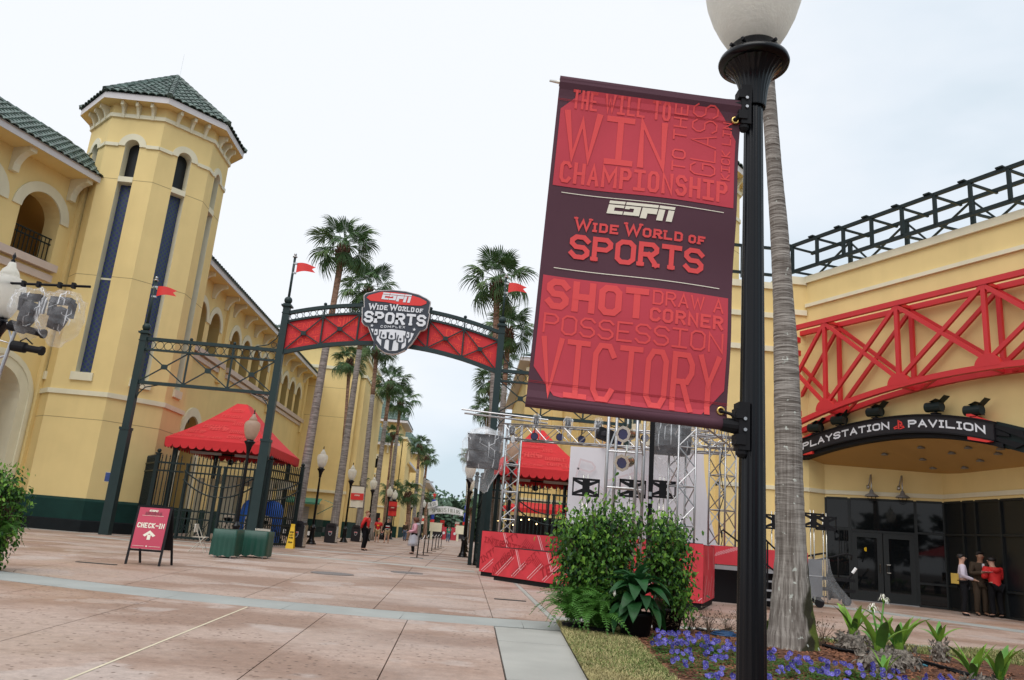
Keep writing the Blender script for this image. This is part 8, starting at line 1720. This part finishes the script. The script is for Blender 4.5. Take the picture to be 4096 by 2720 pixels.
# ================================================================ PAVILION FRONT CLUTTER
g1 = gr(3250, 2430); T = thing('covered_case', 'grey equipment case under a flowing clear plastic sheet by the palm', 'case', (g1.x, g1.y, 0))
part('case', mat('case_grey', (.11, .115, .125), .5), T, lambda b: b.box((g1.x-.15, g1.y+.4, .75), (.95, .6, .95))); part('case_lid', 'alu', T, lambda b: b.box((g1.x-.15, g1.y+.4, .80), (.97, .62, .025)))
b = MB(); K = 14
for i in range(K):
    for j in range(10):
        def cp(s, t): x = g1.x-.65+s*1.15+t*t*.75*s; return V((x, g1.y+.05-.25*t*s+.05*sin(s*14)*t, 1.30-.05*s-1.24*t*(.75+.25*s)+.03*sin(s*9+t*7)))
        b.quad(cp(i/K, j/10), cp((i+1)/K, j/10), cp((i+1)/K, (j+1)/10), cp(i/K, (j+1)/10))
b.build('plastic_sheet', 'plastic_bag', T, True)
part('caster', 'blackm', T, lambda b: [b.tube([(g1.x+dx, g1.y+.1, .12), (g1.x+dx, g1.y+.16, .12)], .12, 14) for dx in (-.5, .25)])
g2 = gr(3390, 2425); T = thing('equipment_cart', 'black equipment cart with curved rails in front of the glass wall', 'cart', (g2.x, g2.y, 0))
part('deck', 'blackm', T, lambda b: [b.box((g2.x-.35, g2.y+.3, z), (1.25, .5, .09)) for z in (.72, .42)]); part('leg', 'blackm', T, lambda b: [b.bar((g2.x+dx, g2.y+.3, .12), (g2.x+dx+.25, g2.y+.3, .7), .05) for dx in (-.85, -.4, -.1)]+[b.bar((g2.x-.85, g2.y+.3, .2), (g2.x+.1, g2.y+.3, .2), .05)])
for dx in (.05, -.85): part('wheel', 'blackm', T, lambda b: b.tube([(g2.x+dx, g2.y+.1, .13), (g2.x+dx, g2.y+.18, .13)], .13, 16))
part('handle', 'blackm', T, lambda b: b.tube([(g2.x+.0, g2.y+.1, .65), (g2.x+.22, g2.y, .98)], .035, 8)); part('white_grip', 'white', T, lambda b: b.tube([(g2.x+.17, g2.y, .93), (g2.x+.27, g2.y-.03, 1.08)], .042, 10))
T = thing('hand_rail', 'black curved stair handrail right of the palm trunk', 'handrail', (g2.x-1.2, g2.y+.9, 0))
h0 = at(3225, 2225, g2.y+.9); h1 = at(3300, 2212, g2.y+.9); h2 = at(3308, 2230, g2.y+.9); part('rail', 'blackm', T, lambda b: [b.tube([h0, h1, at(3307, 2216, g2.y+.9), h2], .028, 8), b.tube([at(3225, 2250, g2.y+.8), at(3385, 2215, g2.y+.8), at(3408, 2222, g2.y+.8), at(3404, 2240, g2.y+.8)], .028, 8), b.tube([at(3252, 2218, g2.y+.9), V((at(3252, 2218, g2.y+.9).x, g2.y+.9, 0))], .022, 6), b.tube([at(3352, 2225, g2.y+.8), V((at(3352, 2225, g2.y+.8).x, g2.y+.8, .7))], .022, 6)], True)
T = thing('stage_stairs', 'black stage stairs with grey treads between lamp post and palm', 'stairs', (at(3080, 2400, 20).x, 19, 0)); sx = at(3050, 2400, 19).x
for k in range(5): part('tread', 'alu', T, lambda b: b.box((sx+.35+.0*k, 18.7+.26*k, .22+.2*k), (1.0, .26, .04)))
part('stringer', 'blackm', T, lambda b: [b.bar((sx+dx, 18.5, .1), (sx+dx, 20, 1.25), .05, .2) for dx in (-.15, .85)]); part('rail', 'blackm', T, lambda b: [b.tube([at(2885, 2125, 19), at(2893, 2120, 19), at(2945, 2160, 19), at(3105, 2290, 19)], .022, 6), b.tube([at(3055, 2152, 19), at(3110, 2205, 19)], .022, 6), b.tube([at(2886, 2125, 19), at(2888, 2150, 19)], .022, 6)]+[b.tube([at(x, y, 19), V((at(x, y, 19).x, 19, .3))], .02, 6) for x, y in ((3070, 2170), (3056, 2245))])
g3 = gr(3420, 2425); q = gr(4010, 2475)
T = thing('yellow_chair', 'yellow wooden chair at the right edge behind the group', 'chair', (q.x+.5, q.y+.4, 0)); f = Fr((q.x+.5, q.y+.4, 0), (.5, -.86, 0)); 
for u, n_ in ((-.2, 0), (.2, 0), (-.2, -.4), (.2, -.4)): part('leg', 'wood', T, lambda b: b.fbox(f, u-.02, u+.02, 0, .88 if n_ == 0 else .45, n_-.02, n_+.02))
part('seat', 'wood', T, lambda b: b.fbox(f, -.22, .22, .44, .47, -.43, .02)); part('backrest', 'wood', T, lambda b: [b.fbox(f, -.2, .2, z, z+.08, -.01, .015) for z in (.66, .79)])
T = thing('round_bollard', 'black rounded bollard cut by the right picture edge', 'bollard', (6.95, 9.35, 0)); part('body', 'charcoal', T, lambda b: b.lathe([(.16, 0), (.16, .62), (.13, .68), (.05, .70)], 20, (7.0, 9.35, 0)), True)
# what stands behind the photographer and shows in the pavilion glass
for i, (x, y, s, z) in enumerate(((-16, -26, 4.5, 4), (-9, -30, 5, 4.6), (-3, -24, 3.6, 3), (4, -27, 4.2, 3.6), (11, -25, 4.6, 4))):
    T = thing('tree', ['leftmost leafy tree reflected in the pavilion glass', 'second leafy tree reflected in the pavilion glass', 'small leafy tree reflected at the middle of the doors', 'fourth leafy tree reflected in the pavilion glass', 'rightmost leafy tree reflected in the pavilion glass'][i], 'tree', (x, y, 0), 'trees behind the viewpoint'); part('trunk', 'twig', T, lambda b: b.tube([(x, y, 0), (x, y, z)], [.22, .12], 6)); place('crown', LB[1], T, (x, y, z), (0, 0, i), (s, s, s*.8))
T = thing('tent', 'red pop-up tent seen only as a reflection in the pavilion doors', 'tent', (-1, -9, 0)); part('roof', 'red', T, lambda b: [b.quad(V((-1+2.2*p_[0], -9+2.2*p_[1], 2.3)), V((-1+2.2*q_[0], -9+2.2*q_[1], 2.3)), V((-1, -9, 3.4))) for p_, q_ in (((-1, -1), (1, -1)), ((1, -1), (1, 1)), ((1, 1), (-1, 1)), ((-1, 1), (-1, -1)))]); part('leg', 'alu', T, lambda b: [b.tube([(-1+2.1*i, -9+2.1*j, 0), (-1+2.1*i, -9+2.1*j, 2.3)], .03, 6) for i in (-1, 1) for j in (-1, 1)])
# ================================================================ PEOPLE
def skin(name, nodes, edges, m, parent, root=0, sub=2, label=None):
    me = D.meshes.new('tmp'); me.from_pydata([n[0] for n in nodes], edges, []); o = D.objects.new('tmp', me); COL.objects.link(o); md = o.modifiers.new('s', 'SKIN'); md.use_smooth_shade = True
    for i, n in enumerate(nodes):
        r_ = n[1]; me.skin_vertices[0].data[i].radius = r_ if isinstance(r_, tuple) else (r_, r_); me.skin_vertices[0].data[i].use_root = (i == root)
    s = o.modifiers.new('u', 'SUBSURF'); s.levels = sub; s.render_levels = sub
    dg = bpy.context.evaluated_depsgraph_get(); dg.update(); ne = D.meshes.new_from_object(o.evaluated_get(dg)); D.objects.remove(o); ne.materials.clear(); ne.materials.append(M[m]); ne.name = name
    for p in ne.polygons: p.use_smooth = True
    q = D.objects.new(name, ne); COL.objects.link(q); q.parent = parent
    if label: q['label'] = label
    return q
def lp(name, m, T, fn, smooth=False):
    b = MB(); fn(b); return b.build(name, m, T, smooth, None, False)
def person(label, x, y, face, H=1.75, arms='down', top='jack_red', legs='cloth_black', hair='hair_brown', skinm='skin', hairstyle='short', step=0.0, longtop=False, shorts=False, skirt=None, bend=0.0, group=None, cap=None, sleeve=1.0):
    T = thing('person', label, 'person', (0, 0, 0), group); k = H/1.75
    def sh(z): return -bend*max(0, z-.95)**1.3
    P = {'pel': (0, 0, .96), 'wai': (0, sh(1.12), 1.12), 'che': (0, sh(1.32), 1.32), 'nek': (0, sh(1.48)+.01, 1.49), 'hd0': (0, sh(1.58), 1.575), 'hd1': (0, sh(1.66)-.015, 1.655), 'hd2': (0, sh(1.72)-.005, 1.715)}
    for s, n in ((-1, 'l'), (1, 'r')):
        P['sho'+n] = (s*.185, sh(1.42), 1.425); st_ = step*s
        P['hip'+n] = (s*.085, 0, .90); P['kne'+n] = (s*.10, -.02-st_*.5, .49); P['ank'+n] = (s*.105, .03-st_, .085); P['toe'+n] = (s*.125, -.12-st_, .035)
        a = {'down': ((s*.235, .03-st_*.2, 1.14), (s*.25, -.03-st_*.3, .88)), 'fold': ((s*.24, .0, 1.14), (s*.10, -.24, 1.06)), 'back': ((s*.27, .08, 1.15), (s*.08, .17, .98)), 'up': ((s*.23, -.20, 1.36), (s*.09, -.26, 1.58)), 'read': ((s*.23, -.04, 1.15), (s*.09, -.28, 1.20))}[arms]
        P['elb'+n], P['wri'+n] = a
    nm = list(P); idx = {n: i for i, n in enumerate(nm)}; R_ = {'pel': .12, 'wai': .112, 'che': .135, 'nek': .052, 'hd0': .066, 'hd1': (.080, .098), 'hd2': .074}
    for n in 'lr': R_.update({'sho'+n: .062, 'elb'+n: .042, 'wri'+n: .028, 'hip'+n: .088, 'kne'+n: .056, 'ank'+n: .038, 'toe'+n: .034})
    E_ = [('pel', 'wai'), ('wai', 'che'), ('che', 'nek'), ('nek', 'hd0'), ('hd0', 'hd1'), ('hd1', 'hd2')]
    for n in 'lr': E_ += [('che', 'sho'+n), ('sho'+n, 'elb'+n), ('elb'+n, 'wri'+n), ('pel', 'hip'+n), ('hip'+n, 'kne'+n), ('kne'+n, 'ank'+n), ('ank'+n, 'toe'+n)]
    nodes = [(P[n], R_[n]) for n in nm]; edges = [(idx[a], idx[c]) for a, c in E_]
    for n, s in (('l', -1), ('r', 1)):                       # palm and fingers
        w_ = V(P['wri'+n]); d = (w_-V(P['elb'+n])).normalized(); sd = d.cross(V((0, 1, 0))).normalized() if abs(d.y) < .8 else V((1, 0, 0)); pi_ = len(nodes); nodes.append((tuple(w_+d*.07), (.036, .020))); edges.append((idx['wri'+n], pi_))
        for f in range(4):
            o_ = (f-1.5)*.019; L = (.062, .074, .070, .055)[f]; a0 = len(nodes); nodes.append((tuple(w_+d*.10+sd*o_), .010)); nodes.append((tuple(w_+d*(.10+L*.6)+sd*o_+V((0, -.012, 0))), .009)); edges += [(pi_, a0), (a0, a0+1)]
        a0 = len(nodes); nodes.append((tuple(w_+d*.055+sd*-.045*s), .011)); nodes.append((tuple(w_+d*.09+sd*-.058*s), .009)); edges += [(pi_, a0), (a0, a0+1)]
    body = skin('body', nodes, edges, skinm, T, idx['pel'])
    def garment(name, ns, m, infl, over={}): 
        nn_ = [(over.get(n, P[n]), tuple(q+infl for q in (R_[n] if isinstance(R_[n], tuple) else (R_[n],)*2))) for n in ns]; infl = infl; ii = {n: i for i, n in enumerate(ns)}; ee = [(ii[a], ii[c]) for a, c in E_ if a in ii and c in ii]; return skin(name, nn_, ee, m, T, 0)
    wr = {}
    for n in 'lr':
        if sleeve < 1: w_ = V(P['elb'+n]).lerp(V(P['sho'+n]), .25); wr['elb'+n] = tuple(w_)
    ts = ['pel', 'wai', 'che', 'nek', 'shol', 'elbl', 'shor', 'elbr']+(['wril', 'wrir'] if sleeve >= 1 else [])
    ov = dict(wr); ov['nek'] = (0, sh(1.44), 1.45); R_n = R_['nek']; R_['nek'] = .058
    if longtop: ov['pel'] = (0, 0, .80)
    else: ov['pel'] = (0, 0, .97)
    garment('top', ts, top, .03 if longtop else .020, ov); R_['nek'] = R_n
    if skirt:
        b = MB(); b.lathe([(.16, 1.02), (.20, .85), (.235, .55), (.25, skirt), (.24, skirt)], 20, cap=False); b.build('poncho_skirt', 'ponchoclear', T, True)
    ks = {}
    if shorts:
        for n in 'lr': ks['kne'+n] = tuple(V(P['kne'+n])+V((0, 0, .04)))
        garment('shorts', ['pel', 'hipl', 'knel', 'hipr', 'kner'], legs, .022, ks)
    else: garment('trousers', ['pel', 'hipl', 'knel', 'ankl', 'hipr', 'kner', 'ankr'], legs, .020, {'pel': (0, 0, .93)})
    for n in 'lr': skin('shoe', [(tuple(V(P['ank'+n])+V((0, .03, -.03))), .045), (P['toe'+n], .042)], [(0, 1)], 'blackm', T, 0, 1)
    hy = sh(1.66)
    def hairf(b):
        for ring in ([(.001, .108), (.06, .098), (.095, .06), (.104, .015), (.09, -.03)] if hairstyle != 'curly' else [(.001, .12), (.09, .11), (.15, .05), (.165, -.04), (.13, -.13)],):
            n_ = 16; vs = []
            for r_, z in ring:
                for q in range(n_):
                    a = 2*pi*q/n_; rr = r_*(1+(.18 if hairstyle == 'curly' else .04)*NZ.noise(V((cos(a)*3, sin(a)*3, z*30)))); fr_ = max(0, -sin(a)); z2 = z+(.055*fr_ if z < .05 else 0); vs.append((rr*cos(a)*.92, hy+.012+rr*sin(a)*(1-.12*fr_)+(.03*fr_ if z < .03 else 0), 1.685+z2))
            b.add(vs, [(i*n_+q, i*n_+(q+1) % n_, (i+1)*n_+(q+1) % n_, (i+1)*n_+q) for i in range(len(ring)-1) for q in range(n_)])
    part('hair', hair if not cap else cap, T, hairf, True)
    if cap: part('cap_peak', cap, T, lambda b: b.box((0, hy-.13, 1.72), (.13, .11, .012)))
    part('face', skinm, T, lambda b: [b.add([(-.012, hy-.105, 1.655), (.012, hy-.105, 1.655), (0, hy-.128, 1.648), (0, hy-.10, 1.69)], [(0, 1, 2), (0, 2, 3), (1, 3, 2)]), b.ball((-.085, hy, 1.66), .02, 6), b.ball((.085, hy, 1.66), .02, 6)]); part('eyes', 'hair_black', T, lambda b: [b.ball((s*.031, hy-.098, 1.675), .009, 6) for s in (-1, 1)]); part('mouth', 'red_under', T, lambda b: b.box((0, hy-.098, 1.615), (.04, .008, .008)))
    T.scale = (k*1.14, k*1.14, k); T.rotation_euler = (0, 0, face); T.location = (x, y, 0); return T
S_ = 4096/2361
p = gr(838*S_, 1269*S_); T = person('man in red and black jacket, hands behind his back, facing right', p.x, p.y, rad(75), 1.80, 'back', 'jack_red', 'cloth_black', 'hair_ginger')
lp('side_panel', 'cloth_black', T, lambda b: [b.box((s*.165, .0, 1.12), (.02, .14, .30)) for s in (-1, 1)])
lp('badge', 'signwhite', T, lambda b: b.box((.07, -.163, 1.33), (.04, .01, .03)))
p = gr(950*S_, 1277*S_); T = person('curly haired woman in pink jacket and clear rain poncho, facing left', p.x, p.y, rad(-80), 1.68, 'fold', 'pink', 'cloth_black', 'hair_brown', hairstyle='curly', longtop=True, skirt=.38); lp('poncho_hood', 'ponchoclear', T, lambda b: b.lathe([(.05, 1.35), (.13, 1.42), (.12, 1.5), (.07, 1.52)], 12, (0, .1, 0)), True)
p = gr(868*S_, 1250*S_); T = person('walking man in red hockey shirt, khaki shorts and red cap', p.x, p.y, 0, 1.72, 'down', 'jack_red', 'khaki', 'hair_brown', shorts=True, step=.13, cap='jack_red', sleeve=.5, longtop=True); lp('shirt_emblem', 'yellow_plastic', T, lambda b: b.box((0, -.16, 1.25), (.12, .01, .1)))
p = gr(890*S_, 1252*S_); T = person('walking man in black hockey jersey with white striped chest and shorts', p.x, p.y, 0, 1.76, 'down', 'cloth_black', 'khaki', 'hair_black', shorts=True, step=-.13, longtop=True); lp('jersey_stripe', 'signwhite', T, lambda b: [b.box((0, -.155, 1.22), (.26, .02, .06)), b.box((0, -.15, 1.02), (.26, .02, .03))]); lp('jersey_stripe', 'jack_red', T, lambda b: b.box((0, -.157, 1.15), (.26, .02, .035)))
p = gr(932*S_, 1247*S_); person('distant man in brown jacket and jeans walking away', p.x, p.y, rad(165), 1.76, 'down', 'brown_cloth', 'jeans', 'hair_ginger', step=.1)
p = gr(1580+825/3.92, 1900+1055/3.92); T = person('distant person in teal top raising a camera, blue jeans', p.x, p.y, rad(15), 1.76, 'up', 'teal', 'jeans', 'hair_black'); lp('camera', 'blackm', T, lambda b: b.box((0, -.3, 1.64), (.13, .06, .08)))
Z4 = lambda x, y: (3200+x/2.6133, 1900+y/2.6133)
p = gr(*Z4(1725, 1470)); T = person('woman in pale blouse and black trousers with tan bag by the pavilion', p.x, p.y, rad(60), 1.70, 'fold', 'lilac', 'cloth_black', 'hair_black', hairstyle='bob'); lp('shoulder_bag', 'wood', T, lambda b: b.box((-.12, .19, 1.05), (.10, .18, .30))); lp('blouse_sash', 'lilac', T, lambda b: b.box((.10, -.14, .88), (.05, .02, .22)))
p = gr(*Z4(1905, 1475)); T = person('man in brown suit looking down at papers by the pavilion', p.x, p.y, rad(-5), 1.82, 'read', 'brown_cloth', 'brown_cloth', 'hair_black', 'skin_dark', longtop=True, bend=.12); lp('shirt_front', 'signwhite', T, lambda b: b.box((0, -.195, 1.36), (.05, .02, .18))); lp('paper', 'white', T, lambda b: b.box((0, -.34, 1.24), (.22, .16, .004)))
p = gr(*Z4(2065, 1495)); T = person('person in red hooded jacket seen from behind by the pavilion', p.x, p.y, rad(178), 1.66, 'read', 'jack_red', 'cloth_black', 'hair_black', longtop=True, bend=.16); lp('hood', 'jack_red', T, lambda b: b.lathe([(.04, 1.28), (.13, 1.36), (.14, 1.45), (.09, 1.47)], 12, (0, .02, 0)), True)
T.scale = (T.scale[0]*1.12, T.scale[1]*1.12, T.scale[2]*1.02)
